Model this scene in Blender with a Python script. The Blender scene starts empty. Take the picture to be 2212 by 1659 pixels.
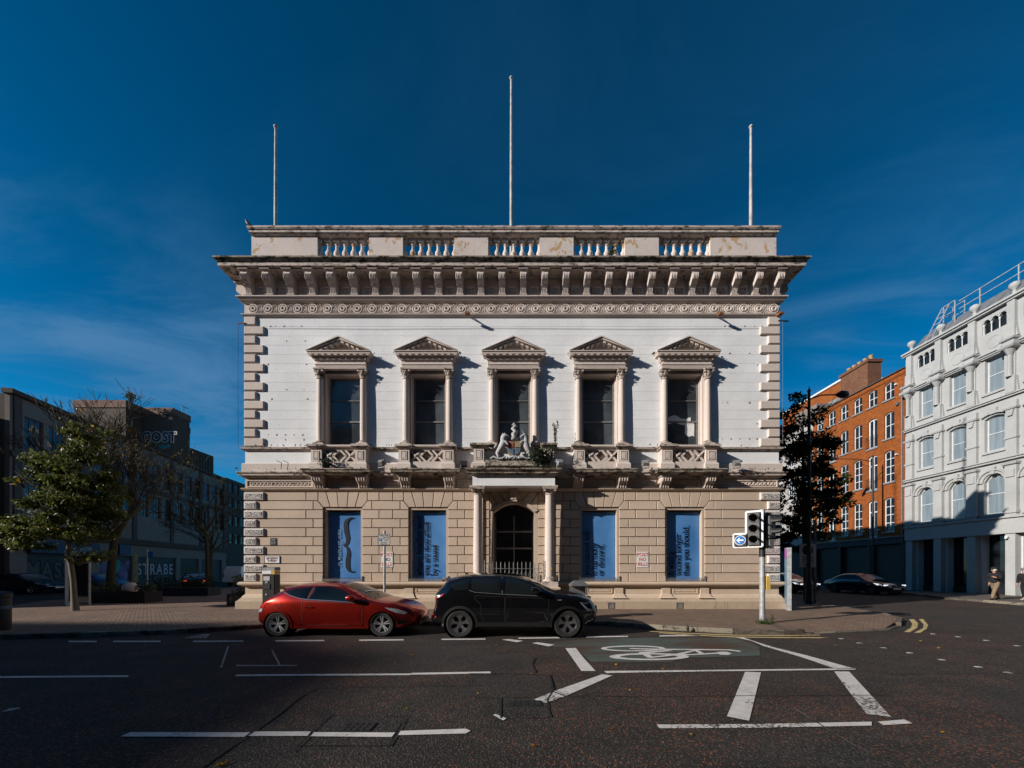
import bpy, bmesh, math, random
from mathutils import Vector, Matrix, noise as mnoise
from mathutils.geometry import delaunay_2d_cdt, tessellate_polygon
R = math.radians
PI = math.pi
rnd = random.Random(7)
SC = bpy.context.scene
COL = SC.collection

# ---------------------------------------------------------------- camera
H, F, CX, HY = 1.7, 800.0, 1118.0, 1230.0      # eye height; focal length and principal point in units of 1/2212 of the picture width
cam_d = bpy.data.cameras.new('camera')
cam = bpy.data.objects.new('camera', cam_d)
COL.objects.link(cam)
cam.location = (0, 0, H)
cam.rotation_euler = (R(90), 0, 0)
cam_d.sensor_fit = 'HORIZONTAL'
cam_d.sensor_width = 36
cam_d.lens = 36 * F / 2212
cam_d.shift_x = -(CX - 1106) / 2212
cam_d.shift_y = (HY - 829.5) / 2212
cam_d.clip_start = 0.05
cam_d.clip_end = 2000
SC.camera = cam

# ---------------------------------------------------------------- light
SUN = Vector((2.25, 1.0, -1.02)).normalized()          # the way the sunlight travels
EL = math.asin(-SUN.z)
AZ = math.atan2(-SUN.x, -SUN.y)                        # clockwise from +Y
world = bpy.data.worlds.new('World')
SC.world = world
world.use_nodes = True
wn, wl = world.node_tree.nodes, world.node_tree.links
wn.clear()
sky = wn.new('ShaderNodeTexSky')
sky.sky_type = 'NISHITA'
sky.sun_disc = False
sky.sun_elevation = EL
sky.sun_rotation = AZ
sky.altitude = 0
sky.air_density = 0.7
sky.dust_density = 0.25
sky.ozone_density = 4.0
hs = wn.new('ShaderNodeHueSaturation')
hs.inputs['Hue'].default_value = 0.470
hs.inputs['Saturation'].default_value = 1.32
hs.inputs['Value'].default_value = 1.05
wl.new(sky.outputs[0], hs.inputs['Color'])
gm = wn.new('ShaderNodeGamma')
gm.inputs['Gamma'].default_value = 1.35
wl.new(hs.outputs[0], gm.inputs['Color'])
# thin cirrus: noise on a flat layer high above
tc = wn.new('ShaderNodeTexCoord')
sep = wn.new('ShaderNodeSeparateXYZ')
wl.new(tc.outputs['Generated'], sep.inputs[0])
mz = wn.new('ShaderNodeMath'); mz.operation = 'MAXIMUM'; mz.inputs[1].default_value = 0.06
wl.new(sep.outputs['Z'], mz.inputs[0])
dx = wn.new('ShaderNodeMath'); dx.operation = 'DIVIDE'
dy = wn.new('ShaderNodeMath'); dy.operation = 'DIVIDE'
wl.new(sep.outputs['X'], dx.inputs[0]); wl.new(mz.outputs[0], dx.inputs[1])
wl.new(sep.outputs['Y'], dy.inputs[0]); wl.new(mz.outputs[0], dy.inputs[1])
cmb = wn.new('ShaderNodeCombineXYZ')
wl.new(dx.outputs[0], cmb.inputs[0]); wl.new(dy.outputs[0], cmb.inputs[1])
mp = wn.new('ShaderNodeMapping')
mp.inputs['Rotation'].default_value = (0, 0, R(28))
mp.inputs['Scale'].default_value = (0.50, 1.05, 1)
mp.inputs['Location'].default_value = (7.9, 2.2, 0)
wl.new(cmb.outputs[0], mp.inputs[0])
def sky_noise(scale, detail, rough, dist):
    n = wn.new('ShaderNodeTexNoise')
    for k, v in zip(('Scale', 'Detail', 'Roughness', 'Distortion'), (scale, detail, rough, dist)): n.inputs[k].default_value = v
    wl.new(mp.outputs[0], n.inputs['Vector'])
    return n.outputs[0]
big = sky_noise(0.55, 3, 0.5, 0.2)
fine = sky_noise(1.9, 10, 0.62, 0.9)
n1 = wn.new('ShaderNodeMath'); n1.operation = 'MULTIPLY_ADD'; n1.inputs[1].default_value = 0.55
wl.new(fine, n1.inputs[0])
hb = wn.new('ShaderNodeMath'); hb.operation = 'MULTIPLY'; hb.inputs[1].default_value = 0.55
wl.new(big, hb.inputs[0]); wl.new(hb.outputs[0], n1.inputs[2])
cr = wn.new('ShaderNodeMapRange')
cr.interpolation_type = 'SMOOTHERSTEP'
cr.inputs['From Min'].default_value = 0.44
cr.inputs['From Max'].default_value = 0.74
cr.inputs['To Max'].default_value = 0.85
wl.new(n1.outputs[0], cr.inputs['Value'])
mx = wn.new('ShaderNodeMixRGB')
mx.inputs['Color2'].default_value = (1.35, 3.7, 7.0, 1)
ce = wn.new('ShaderNodeMapRange')                     # the cirrus lies low over the roofs, the top of the sky is clear
ce.interpolation_type = 'SMOOTHSTEP'
ce.inputs['From Min'].default_value = 0.66
ce.inputs['From Max'].default_value = 0.34
ce.inputs['To Min'].default_value = 0.06
wl.new(sep.outputs['Z'], ce.inputs['Value'])
cm = wn.new('ShaderNodeMath'); cm.operation = 'MULTIPLY'
wl.new(cr.outputs[0], cm.inputs[0]); wl.new(ce.outputs[0], cm.inputs[1])
wl.new(cm.outputs[0], mx.inputs['Fac'])
wl.new(gm.outputs[0], mx.inputs['Color1'])
bg = wn.new('ShaderNodeBackground')
bg.inputs['Strength'].default_value = 0.05
wl.new(mx.outputs[0], bg.inputs['Color'])
wo = wn.new('ShaderNodeOutputWorld')
wl.new(bg.outputs[0], wo.inputs['Surface'])

sd = bpy.data.lights.new('sun', 'SUN')
sd.energy = 5.0
sd.angle = R(0.53)
sd.color = (1.0, 0.93, 0.85)
so = bpy.data.objects.new('sun', sd)
COL.objects.link(so)
so.location = (-60, -27, 40)
so.rotation_euler = SUN.to_track_quat('-Z', 'Y').to_euler()

SC.view_settings.view_transform = 'Standard'
SC.view_settings.look = 'None'
SC.view_settings.exposure = 0.30
SC.view_settings.gamma = 1.0
SC.view_settings.use_curve_mapping = False
SC.cycles.max_bounces = 6
SC.cycles.diffuse_bounces = 2
SC.cycles.glossy_bounces = 3
SC.cycles.transparent_max_bounces = 6

# ---------------------------------------------------------------- helpers
def P(px, py, Y):
    """measured picture point at a known distance -> world"""
    return Vector(((px - CX) * Y / F, Y, H - (py - HY) * Y / F))
def G(px, py, z=0.0):
    """measured picture point on the level z -> world"""
    Y = (H - z) * F / (py - HY)
    return Vector(((px - CX) * Y / F, Y, z))

def tag(o, label=None, cat=None, group=None, kind=None):
    if label: o['label'] = label
    if cat: o['category'] = cat
    if group: o['group'] = group
    if kind: o['kind'] = kind
    return o
def thing(name, loc, label, cat, group=None, rz=0.0):
    o = bpy.data.objects.new(name, None)
    o.empty_display_size = 0.3
    COL.objects.link(o)
    o.location = loc
    o.rotation_euler = (0, 0, rz)
    return tag(o, label, cat, group)
def link(name, me, parent=None, loc=(0, 0, 0), rz=0.0, rot=None, scale=None):
    o = bpy.data.objects.new(name, me)
    COL.objects.link(o)
    o.location = loc
    o.rotation_euler = rot if rot else (0, 0, rz)
    if scale: o.scale = scale
    if parent: o.parent = parent
    return o
def copy_tree(o, parent=None):
    c = o.copy()
    COL.objects.link(c)
    if parent: c.parent = parent
    for ch in list(o.children):
        copy_tree(ch, c)
    return c

class MB:
    def __init__(s):
        s.v, s.f, s.m = [], [], []
        s.mi = 0
    def add(s, vs, fs):
        b = len(s.v)
        s.v += [tuple(v) for v in vs]
        s.f += [tuple(i + b for i in f) for f in fs]
        s.m += [s.mi] * len(fs)
        return s
    def box(s, x0, x1, y0, y1, z0, z1):
        return s.add([(x0,y0,z0),(x1,y0,z0),(x1,y1,z0),(x0,y1,z0),(x0,y0,z1),(x1,y0,z1),(x1,y1,z1),(x0,y1,z1)],
                     [(0,3,2,1),(4,5,6,7),(0,1,5,4),(1,2,6,5),(2,3,7,6),(3,0,4,7)])
    def bevbox(s, x0, x1, y0, y1, z0, z1, b=0.012):
        """box whose front (-y) face is chamfered"""
        return s.add([(x0,y0+b,z0),(x1,y0+b,z0),(x1,y1,z0),(x0,y1,z0),(x0,y0+b,z1),(x1,y0+b,z1),(x1,y1,z1),(x0,y1,z1),
                      (x0+b,y0,z0+b),(x1-b,y0,z0+b),(x1-b,y0,z1-b),(x0+b,y0,z1-b)],
                     [(0,3,2,1),(4,5,6,7),(1,2,6,5),(2,3,7,6),(3,0,4,7),(8,9,10,11),(0,1,9,8),(1,5,10,9),(5,4,11,10),(4,0,8,11)])
    def bar(s, a, b, w, h=None, up=(0, 0, 1)):
        a, b = Vector(a), Vector(b)
        h = w if h is None else h
        d = (b - a).normalized()
        u = Vector(up)
        if abs(d.dot(u)) > 0.98: u = Vector((0, 1, 0))
        r = d.cross(u).normalized() * w / 2
        t = r.cross(d).normalized() * h / 2
        vs = [a-r-t, a+r-t, a+r+t, a-r+t, b-r-t, b+r-t, b+r+t, b-r+t]
        return s.add(vs, [(0,1,2,3),(7,6,5,4),(0,4,5,1),(1,5,6,2),(2,6,7,3),(3,7,4,0)])
    def tube(s, pts, rad, n=8, cap=True):
        pts = [Vector(p) for p in pts]
        if not isinstance(rad, (list, tuple)): rad = [rad] * len(pts)
        vs, fs = [], []
        d0 = (pts[1] - pts[0]).normalized()
        ref = Vector((0, 0, 1)) if abs(d0.z) < 0.9 else Vector((1, 0, 0))
        for i, p in enumerate(pts):
            d = (pts[min(i+1, len(pts)-1)] - pts[max(i-1, 0)]).normalized()
            u = d.cross(ref)
            if u.length < 1e-4: u = d.cross(Vector((0, 1, 0)))
            u.normalize()
            w = u.cross(d)
            for k in range(n):
                a = 2*PI*k/n
                vs.append(p + (u*math.cos(a) + w*math.sin(a))*rad[i])
        for i in range(len(pts)-1):
            for k in range(n):
                k2 = (k+1) % n
                fs.append((i*n+k, i*n+k2, (i+1)*n+k2, (i+1)*n+k))
        if cap:
            fs.append(tuple(range(n-1, -1, -1)))
            fs.append(tuple(range((len(pts)-1)*n, len(pts)*n)))
        return s.add(vs, fs)
    def lathe(s, prof, c=(0, 0, 0), n=16, axis='z', ang=2*PI, cap=True):
        """prof: list of (r, h)"""
        vs, fs = [], []
        full = abs(ang - 2*PI) < 1e-6
        cols = n if full else n + 1
        for r, h in prof:
            for k in range(cols):
                a = ang*k/n
                x, y = r*math.cos(a), r*math.sin(a)
                if axis == 'z': q = (x, y, h)
                elif axis == 'y': q = (x, h, y)
                else: q = (h, x, y)
                vs.append((c[0]+q[0], c[1]+q[1], c[2]+q[2]))
        for i in range(len(prof)-1):
            for k in range(n):
                k2 = (k+1) % cols
                fs.append((i*cols+k, i*cols+k2, (i+1)*cols+k2, (i+1)*cols+k))
        if cap and full:
            if prof[0][0] > 1e-5: fs.append(tuple(range(n-1, -1, -1)))
            if prof[-1][0] > 1e-5: fs.append(tuple(range((len(prof)-1)*n, len(prof)*n)))
        return s.add(vs, fs)
    def prism(s, poly, a, b, axis='y'):
        """poly: 2-D outline, counter-clockwise seen from the front; drawn in x,z and run along y from a (front) to b"""
        n = len(poly)
        def q(p, t):
            if axis == 'y': return (p[0], t, p[1])
            if axis == 'x': return (t, p[0], p[1])
            return (p[0], p[1], t)
        vs = [q(p, a) for p in poly] + [q(p, b) for p in poly]
        fs = [(i, i+n, (i+1) % n + n, (i+1) % n) for i in range(n)]
        tri = tessellate_polygon([[Vector((p[0], p[1], 0)) for p in poly]])
        fs += [t for t in tri] + [(t[2]+n, t[1]+n, t[0]+n) for t in tri]
        return s.add(vs, fs)
    def mould(s, x0, x1, prof, D, z=0.0, base=0.0):
        """moulding across the front with mitred returns; prof: (projection, height) upwards; D: how far back the returns run; base: projection that keeps to x0, x1"""
        n = len(prof)
        vs = []
        for p, h in prof:
            e = max(p-base, -.02)
            vs += [(x0-e, D, h+z), (x0-e, -p, h+z), (x1+e, -p, h+z), (x1+e, D, h+z)]
        fs = []
        for i in range(n-1):
            for k in range(3):
                fs.append((i*4+k, i*4+k+1, (i+1)*4+k+1, (i+1)*4+k))
        fs.append((3, 2, 1, 0))
        fs.append(tuple((n-1)*4+k for k in range(4)))
        return s.add(vs, fs)
    def torus(s, c, Rr, r, n=16, m=6, axis='y', half=False):
        prof = []
        vs, fs = [], []
        for i in range(n):
            a = 2*PI*i/n
            for j in range(m):
                b = 2*PI*j/m
                rr = Rr + r*math.cos(b)
                x, y, z = rr*math.cos(a), rr*math.sin(a), r*math.sin(b)
                q = (x, z, y) if axis == 'y' else ((x, y, z) if axis == 'z' else (z, x, y))
                vs.append((c[0]+q[0], c[1]+q[1], c[2]+q[2]))
        for i in range(n):
            for j in range(m):
                fs.append((i*m+j, i*m+(j+1) % m, ((i+1) % n)*m+(j+1) % m, ((i+1) % n)*m+j))
        return s.add(vs, fs)
    def mesh(s, name, mats, smooth=None):
        me = bpy.data.meshes.new(name)
        me.from_pydata(s.v, [], s.f)
        if not isinstance(mats, (list, tuple)): mats = [mats]
        for m in mats: me.materials.append(m)
        if len(mats) > 1:
            me.polygons.foreach_set('material_index', s.m)
        bm = bmesh.new(); bm.from_mesh(me)
        bmesh.ops.recalc_face_normals(bm, faces=bm.faces)
        if smooth is not None:
            lim = R(smooth)
            for f in bm.faces: f.smooth = True
            for e in bm.edges:
                if len(e.link_faces) == 2:
                    e.smooth = e.calc_face_angle(0) < lim
        bm.to_mesh(me); bm.free()
        me.update()
        return me
    def build(s, name, mats, parent=None, smooth=None, loc=(0, 0, 0), rz=0.0):
        return link(name, s.mesh(name, mats, smooth), parent, loc, rz)

def text_mesh(txt, size, mat, extrude=0.001, align='CENTER', bold=0.0, space=1.0, xs=1.0):
    """flat lettering lying in x,z with its face towards -y, starting at the origin"""
    cu = bpy.data.curves.new('lettering', 'FONT')
    cu.body = txt
    cu.size = size
    cu.extrude = extrude
    cu.offset = bold
    cu.align_x = align
    cu.align_y = 'CENTER'
    cu.space_character = space
    cu.resolution_u = 3
    ob = bpy.data.objects.new('lettering', cu)
    COL.objects.link(ob)
    dg = bpy.context.evaluated_depsgraph_get()
    me = bpy.data.meshes.new_from_object(ob.evaluated_get(dg))
    bpy.data.objects.remove(ob)
    bpy.data.curves.remove(cu)
    me.transform(Matrix.Diagonal((xs, 1, 1, 1)))
    me.transform(Matrix.Rotation(R(90), 4, 'X'))
    me.materials.clear(); me.materials.append(mat)
    me.name = 'lettering'
    return me
# ---------------------------------------------------------------- materials
class NT:
    def __init__(s, name):
        s.mat = bpy.data.materials.new(name)
        s.mat.use_nodes = True
        s.t = s.mat.node_tree
        s.t.nodes.clear()
        s.out = s.n('ShaderNodeOutputMaterial')
        s.b = s.n('ShaderNodeBsdfPrincipled')
        s.t.links.new(s.b.outputs[0], s.out.inputs[0])
    def n(s, t, **k):
        nd = s.t.nodes.new(t)
        for a, v in k.items(): setattr(nd, a, v)
        return nd
    def l(s, a, b): s.t.links.new(a, b)
    def pos(s, scale=(1, 1, 1), rot=(0, 0, 0), obj=False):
        if obj: src = s.n('ShaderNodeTexCoord').outputs['Object']
        else: src = s.n('ShaderNodeNewGeometry').outputs['Position']
        m = s.n('ShaderNodeMapping')
        m.inputs['Scale'].default_value = scale
        m.inputs['Rotation'].default_value = rot
        s.l(src, m.inputs[0])
        return m.outputs[0]
    def noise(s, vec, scale, detail=5, rough=0.55, dist=0.0):
        nd = s.n('ShaderNodeTexNoise')
        nd.inputs['Scale'].default_value = scale
        nd.inputs['Detail'].default_value = detail
        nd.inputs['Roughness'].default_value = rough
        nd.inputs['Distortion'].default_value = dist
        s.l(vec, nd.inputs['Vector'])
        return nd.outputs[0]
    def rng(s, v, a, b, c=0.0, d=1.0, smooth=True):
        nd = s.n('ShaderNodeMapRange')
        if smooth: nd.interpolation_type = 'SMOOTHSTEP'
        for i, x in zip(('From Min', 'From Max', 'To Min', 'To Max'), (a, b, c, d)): nd.inputs[i].default_value = x
        s.l(v, nd.inputs['Value'])
        return nd.outputs[0]
    def mix(s, fac, a, b, mode='MIX'):
        nd = s.n('ShaderNodeMixRGB', blend_type=mode)
        for i, x in ((0, fac), (1, a), (2, b)):
            if isinstance(x, (int, float)): nd.inputs[i].default_value = x
            elif isinstance(x, (tuple, list)): nd.inputs[i].default_value = (*x[:3], 1)
            else: s.l(x, nd.inputs[i])
        return nd.outputs[0]
    def math(s, op, a, b=None):
        nd = s.n('ShaderNodeMath', operation=op)
        for i, x in ((0, a), (1, b)):
            if x is None: continue
            if isinstance(x, (int, float)): nd.inputs[i].default_value = x
            else: s.l(x, nd.inputs[i])
        return nd.outputs[0]
    def bump(s, h, strength=0.3, dist=0.02):
        nd = s.n('ShaderNodeBump')
        nd.inputs['Strength'].default_value = strength
        nd.inputs['Distance'].default_value = dist
        s.l(h, nd.inputs['Height'])
        s.l(nd.outputs[0], s.b.inputs['Normal'])
    def set(s, col=None, rough=None, spec=None, metal=None, coat=None, emit=None):
        b = s.b.inputs
        if col is not None:
            if isinstance(col, (tuple, list)): b['Base Color'].default_value = (*col[:3], 1)
            else: s.l(col, b['Base Color'])
        if rough is not None:
            if isinstance(rough, (int, float)): b['Roughness'].default_value = rough
            else: s.l(rough, b['Roughness'])
        if spec is not None: b['Specular IOR Level'].default_value = spec
        if metal is not None: b['Metallic'].default_value = metal
        if coat is not None:
            b['Coat Weight'].default_value = coat
            b['Coat Roughness'].default_value = 0.03
        if emit is not None:
            b['Emission Color'].default_value = (*emit[:3], 1)
            b['Emission Strength'].default_value = emit[3]
        return s.mat

def plain(name, col, rough=0.6, var=0.12, scale=4.0, bump=0.0, bscale=40, spec=0.4, metal=0.0, coat=None, emit=None):
    t = NT(name)
    p = t.pos()
    f = t.noise(p, scale, 6)
    lo = tuple(c*(1-var) for c in col); hi = tuple(min(1, c*(1+var)) for c in col)
    c = t.mix(t.rng(f, 0.3, 0.7), lo, hi)
    if bump: t.bump(t.noise(p, bscale, 4), bump, 0.01)
    return t.set(c, rough, spec, metal, coat, emit)

def masonry(name, col, rough=0.85, grime=0.35, streak=0.3, chips=0.0, chipcol=(0.45, 0.30, 0.17), moss=0.0, fleck=0.0, bump=0.25, vary=0.02):
    """painted stone or stucco: uneven tone, dirt streaks that run down, chips and flaked paint"""
    t = NT(name)
    p = t.pos()
    big = t.noise(p, 0.9, 6, 0.6)
    fine = t.noise(p, 14, 6, 0.65)
    c = t.mix(t.rng(big, 0.3, 0.7), tuple(x*0.93 for x in col), tuple(min(1, x*1.05) for x in col))
    c = t.mix(t.rng(fine, 0.35, 0.7), c, t.mix(0.10, c, (0.05, 0.045, 0.04)))
    if grime:
        g = t.noise(p, 2.6, 8, 0.7)
        c = t.mix(t.rng(g, 0.56, 0.78, 0, grime), c, tuple(x*0.42 for x in col))
    if streak:
        sp = t.pos(scale=(7, 7, 0.55))
        g = t.noise(sp, 1.6, 6, 0.62)
        c = t.mix(t.rng(g, 0.56, 0.8, 0, streak), c, tuple(x*0.35 for x in col))
    if chips:
        g = t.noise(p, 2.1, 7, 0.66, 0.6)
        c = t.mix(t.rng(g, 0.64-chips*0.2, 0.655-chips*0.2), c, chipcol)
    if fleck:
        g = t.noise(p, 24, 3, 0.6, 0.8)
        g2 = t.noise(p, 1.5, 3)
        k = t.math('MULTIPLY', t.rng(g, 0.66, 0.69), t.rng(g2, 0.45, 0.6, 0, fleck))
        c = t.mix(k, c, (0.03, 0.027, 0.025))
    if moss:
        g = t.noise(t.pos(scale=(1, 1, 2.5)), 3.4, 9, 0.74)
        c = t.mix(t.rng(g, 0.50-moss*0.14, 0.66-moss*0.1), c, (0.028, 0.030, 0.020))
        g = t.noise(p, 6.3, 7, 0.7)
        c = t.mix(t.rng(g, 0.58, 0.70, 0, 0.7*moss), c, (0.10, 0.095, 0.03))
    oi = t.n('ShaderNodeObjectInfo')
    hsv = t.n('ShaderNodeHueSaturation'); t.l(c, hsv.inputs['Color'])
    t.l(t.rng(oi.outputs['Random'], 0, 1, 1-vary, 1+vary, False), hsv.inputs['Value'])
    t.bump(t.noise(p, 55, 6, 0.7), bump, 0.012)
    return t.set(hsv.outputs[0], rough, 0.25)

WHITE = masonry('white_paint', (0.77, 0.775, 0.78), grime=0.12, streak=0.16, fleck=0.45, bump=0.12, vary=0.012)
CREAM = masonry('cream_trim_paint', (0.60, 0.515, 0.46), grime=0.25, streak=0.22, fleck=0.5)
CREAMD = masonry('weathered_cream_paint', (0.56, 0.47, 0.41), grime=0.45, streak=0.45, moss=0.22, fleck=0.6)
LEDGE = masonry('mossy_ledge_stone', (0.44, 0.37, 0.30), grime=0.6, streak=0.5, moss=0.55)
PARAPET = masonry('flaking_parapet_paint', (0.62, 0.54, 0.49), grime=0.25, streak=0.3, chips=0.30, fleck=0.6)
TAN = masonry('tan_stucco', (0.535, 0.42, 0.325), grime=0.32, streak=0.28, fleck=0.35, bump=0.35, vary=0.07)
TANL = masonry('tan_plinth_stucco', (0.54, 0.425, 0.32), grime=0.5, streak=0.45, fleck=0.5, bump=0.4)
TANB = masonry('damp_plinth_foot', (0.42, 0.325, 0.235), grime=0.75, streak=0.7, fleck=0.2, bump=0.5)
JOINT = plain('recessed_joint', (0.16, 0.115, 0.08), 0.95, 0.2)
JOINTW = plain('shallow_joint_white', (0.45, 0.45, 0.46), 0.95, 0.3, 3)
DARK = plain('dark_interior', (0.012, 0.012, 0.013), 0.9, 0.2)
SLATE = plain('slate_roof', (0.06, 0.06, 0.065), 0.8, 0.3, 5)
LEAD = plain('lead_grey', (0.14, 0.15, 0.16), 0.55, 0.15, 3)
IRON = plain('black_iron', (0.02, 0.02, 0.022), 0.5, 0.3, 20)
GREYIRON = plain('grey_painted_iron', (0.17, 0.165, 0.16), 0.55, 0.25, 12)
RUST = plain('rusty_steel', (0.22, 0.09, 0.03), 0.85, 0.45, 18)
GALV = plain('galvanised_steel', (0.36, 0.37, 0.38), 0.5, 0.22, 9, metal=0.3)
FLAGW = plain('weathered_white_pole', (0.40, 0.37, 0.34), 0.6, 0.25, 3)
PLASTB = plain('black_plastic', (0.018, 0.018, 0.019), 0.45, 0.2, 8)
PLASTG = plain('grey_plastic', (0.10, 0.10, 0.105), 0.5, 0.15, 8)
WHITEP = plain('white_enamel', (0.78, 0.78, 0.77), 0.4, 0.05, 6)
YELLOWP = plain('yellow_enamel', (0.62, 0.42, 0.10), 0.45, 0.1, 6)
GREYSIGN = plain('grey_sign_face', (0.48, 0.47, 0.45), 0.5, 0.1, 6)
BLUEP = plain('sign_blue', (0.015, 0.13, 0.38), 0.4, 0.08, 6)
REDP = plain('sign_red', (0.42, 0.03, 0.03), 0.45, 0.1, 6)
MAGENTA = plain('magenta_panel', (0.34, 0.06, 0.33), 0.45, 0.06, 6)
SLATEBL = plain('slate_blue_panel', (0.11, 0.19, 0.26), 0.4, 0.06, 6)
BLACKT = plain('black_lettering', (0.012, 0.013, 0.02), 0.6, 0.1, 6)
NAVYT = plain('banner_ink', (0.006, 0.010, 0.022), 0.45, 0.1, 6)
WHITET = plain('white_lettering', (0.72, 0.73, 0.74), 0.5, 0.06, 6)
PALEBL = plain('pale_blue_lettering', (0.13, 0.24, 0.40), 0.45, 0.06, 6)
REDT = plain('red_lettering', (0.50, 0.05, 0.05), 0.6, 0.2, 12)
PAPER = plain('white_paper', (0.70, 0.69, 0.67), 0.8, 0.1, 9)
TILES = plain('dark_clay', (0.07, 0.04, 0.03), 0.8, 0.3, 6)

def glass(name, col, rough=0.04, spec=0.5):
    t = NT(name)
    p = t.pos()
    f = t.noise(p, 0.7, 4)
    c = t.mix(t.rng(f, 0.35, 0.65), tuple(x*0.6 for x in col), tuple(x*1.5 for x in col))
    n2 = t.noise(p, 1.1, 2)
    t.bump(n2, 0.02, 0.05)
    return t.set(c, rough, spec)
GLASS = glass('dark_window_glass', (0.010, 0.013, 0.016), 0.05)
GLASSB = glass('blind_backed_glass', (0.055, 0.066, 0.076), 0.06)
GLASSC = glass('curtained_window_glass', (0.17, 0.20, 0.22), 0.06)
GLASSD = glass('car_window_glass', (0.006, 0.008, 0.009), 0.02)
def curtain():
    t = NT('pale_curtain_cloth')
    w = t.noise(t.pos(scale=(5, 5, 0.35)), 1.0, 4, 0.6)
    c = t.mix(t.rng(w, 0.3, 0.7), (0.145, 0.185, 0.21), (0.225, 0.265, 0.29))
    return t.set(c, 0.22, 0.6)
CURTAIN = curtain()

def banner():
    t = NT('blue_vinyl_banner')
    p = t.pos()
    f = t.noise(p, 0.7, 3, 0.5)
    c = t.mix(t.rng(f, 0.3, 0.7), (0.045, 0.16, 0.40), (0.085, 0.235, 0.50))
    t.bump(t.noise(p, 2.2, 3), 0.10, 0.05)
    return t.set(c, 0.36, 0.45)
BANNER = banner()

def verm():
    t = NT('vermiculated_stone')
    p = t.pos()
    v = t.n('ShaderNodeTexVoronoi', feature='DISTANCE_TO_EDGE')
    v.inputs['Scale'].default_value = 15
    wob = t.noise(p, 8, 3)
    mp_ = t.n('ShaderNodeMixRGB', blend_type='ADD'); mp_.inputs[0].default_value = 0.12
    t.l(p, mp_.inputs[1])
    nc = t.n('ShaderNodeTexNoise'); nc.inputs['Scale'].default_value = 9
    t.l(p, nc.inputs['Vector']); t.l(nc.outputs['Color'], mp_.inputs[2])
    t.l(mp_.outputs[0], v.inputs['Vector'])
    k = t.rng(v.outputs['Distance'], 0.04, 0.13)
    c = t.mix(k, (0.16, 0.14, 0.125), (0.66, 0.62, 0.585))
    t.bump(k, 0.9, 0.04)
    return t.set(c, 0.85, 0.2)
VERM = verm()
QUOIN = masonry('pale_quoin_paint', (0.68, 0.63, 0.59), grime=0.12, streak=0.15, fleck=0.3)

def asphalt(name, base=(0.028, 0.0235, 0.0205), red=(0.24, 0.078, 0.034), redness=0.52, patch=0.5):
    t = NT(name)
    p = t.pos(scale=(1, 1, 0))
    v = t.n('ShaderNodeTexVoronoi')
    v.inputs['Scale'].default_value = 48
    t.l(p, v.inputs['Vector'])
    sepc = t.n('ShaderNodeSeparateColor')
    t.l(v.outputs['Color'], sepc.inputs[0])
    big = t.noise(p, 0.22, 6, 0.6)
    mid = t.noise(p, 1.3, 6, 0.62)
    lanes = t.noise(t.pos(scale=(0.035, 0.30, 0), rot=(0, 0, R(2))), 1.0, 4, 0.5)
    dens = t.math('ADD', t.math('ADD', t.rng(big, 0.3, 0.7, -0.22, 0.14), t.rng(lanes, 0.35, 0.65, -0.16, 0.10)), t.rng(mid, 0.3, 0.7, -0.14, 0.12))
    isred = t.rng(t.math('ADD', sepc.outputs[0], dens), 1.10-redness*0.62, 1.12-redness*0.62)
    chip = t.rng(v.outputs['Distance'], 0.010, 0.0045, smooth=False)
    chip = t.rng(v.outputs['Distance'], 0.62, 0.30)
    col0 = t.mix(t.rng(mid, 0.3, 0.7), tuple(x*0.72 for x in base), tuple(x*1.25 for x in base))
    grey = t.mix(t.rng(sepc.outputs[1], 0.15, 0.95), tuple(x*0.55 for x in base), (0.095, 0.085, 0.078))
    chipc = t.mix(isred, grey, t.mix(sepc.outputs[2], tuple(x*0.6 for x in red), tuple(x*1.5 for x in red)))
    c = t.mix(t.math('MULTIPLY', chip, 0.85), col0, chipc)
    # dark worn lanes and sealed patches
    wear = t.noise(t.pos(scale=(0.10, 0.55, 0), rot=(0, 0, R(1.5))), 1.0, 5, 0.55)
    c = t.mix(t.rng(wear, 0.50, 0.70, 0, patch), c, tuple(x*0.55 for x in base))
    oil = t.noise(p, 0.55, 7, 0.68, 0.4)
    c = t.mix(t.rng(oil, 0.58, 0.74, 0, 0.55), c, tuple(x*0.5 for x in base))
    pale = t.noise(t.pos(scale=(0.5, 1.2, 0)), 0.7, 6, 0.65)
    c = t.mix(t.rng(pale, 0.56, 0.76, 0, 0.28), c, (0.085, 0.075, 0.066))
    t.bump(t.rng(v.outputs['Distance'], 0.7, 0.0), 0.55, 0.010)
    return t.set(c, 0.85, 0.25)
ROAD = asphalt('red_chip_asphalt')
PATCH = asphalt('dark_patch_asphalt', (0.025, 0.022, 0.020), (0.12, 0.042, 0.022), 0.30, 0.3)
PATCH2 = asphalt('rough_patch_asphalt', (0.030, 0.025, 0.023), (0.15, 0.052, 0.026), 0.40, 0.2)

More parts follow.
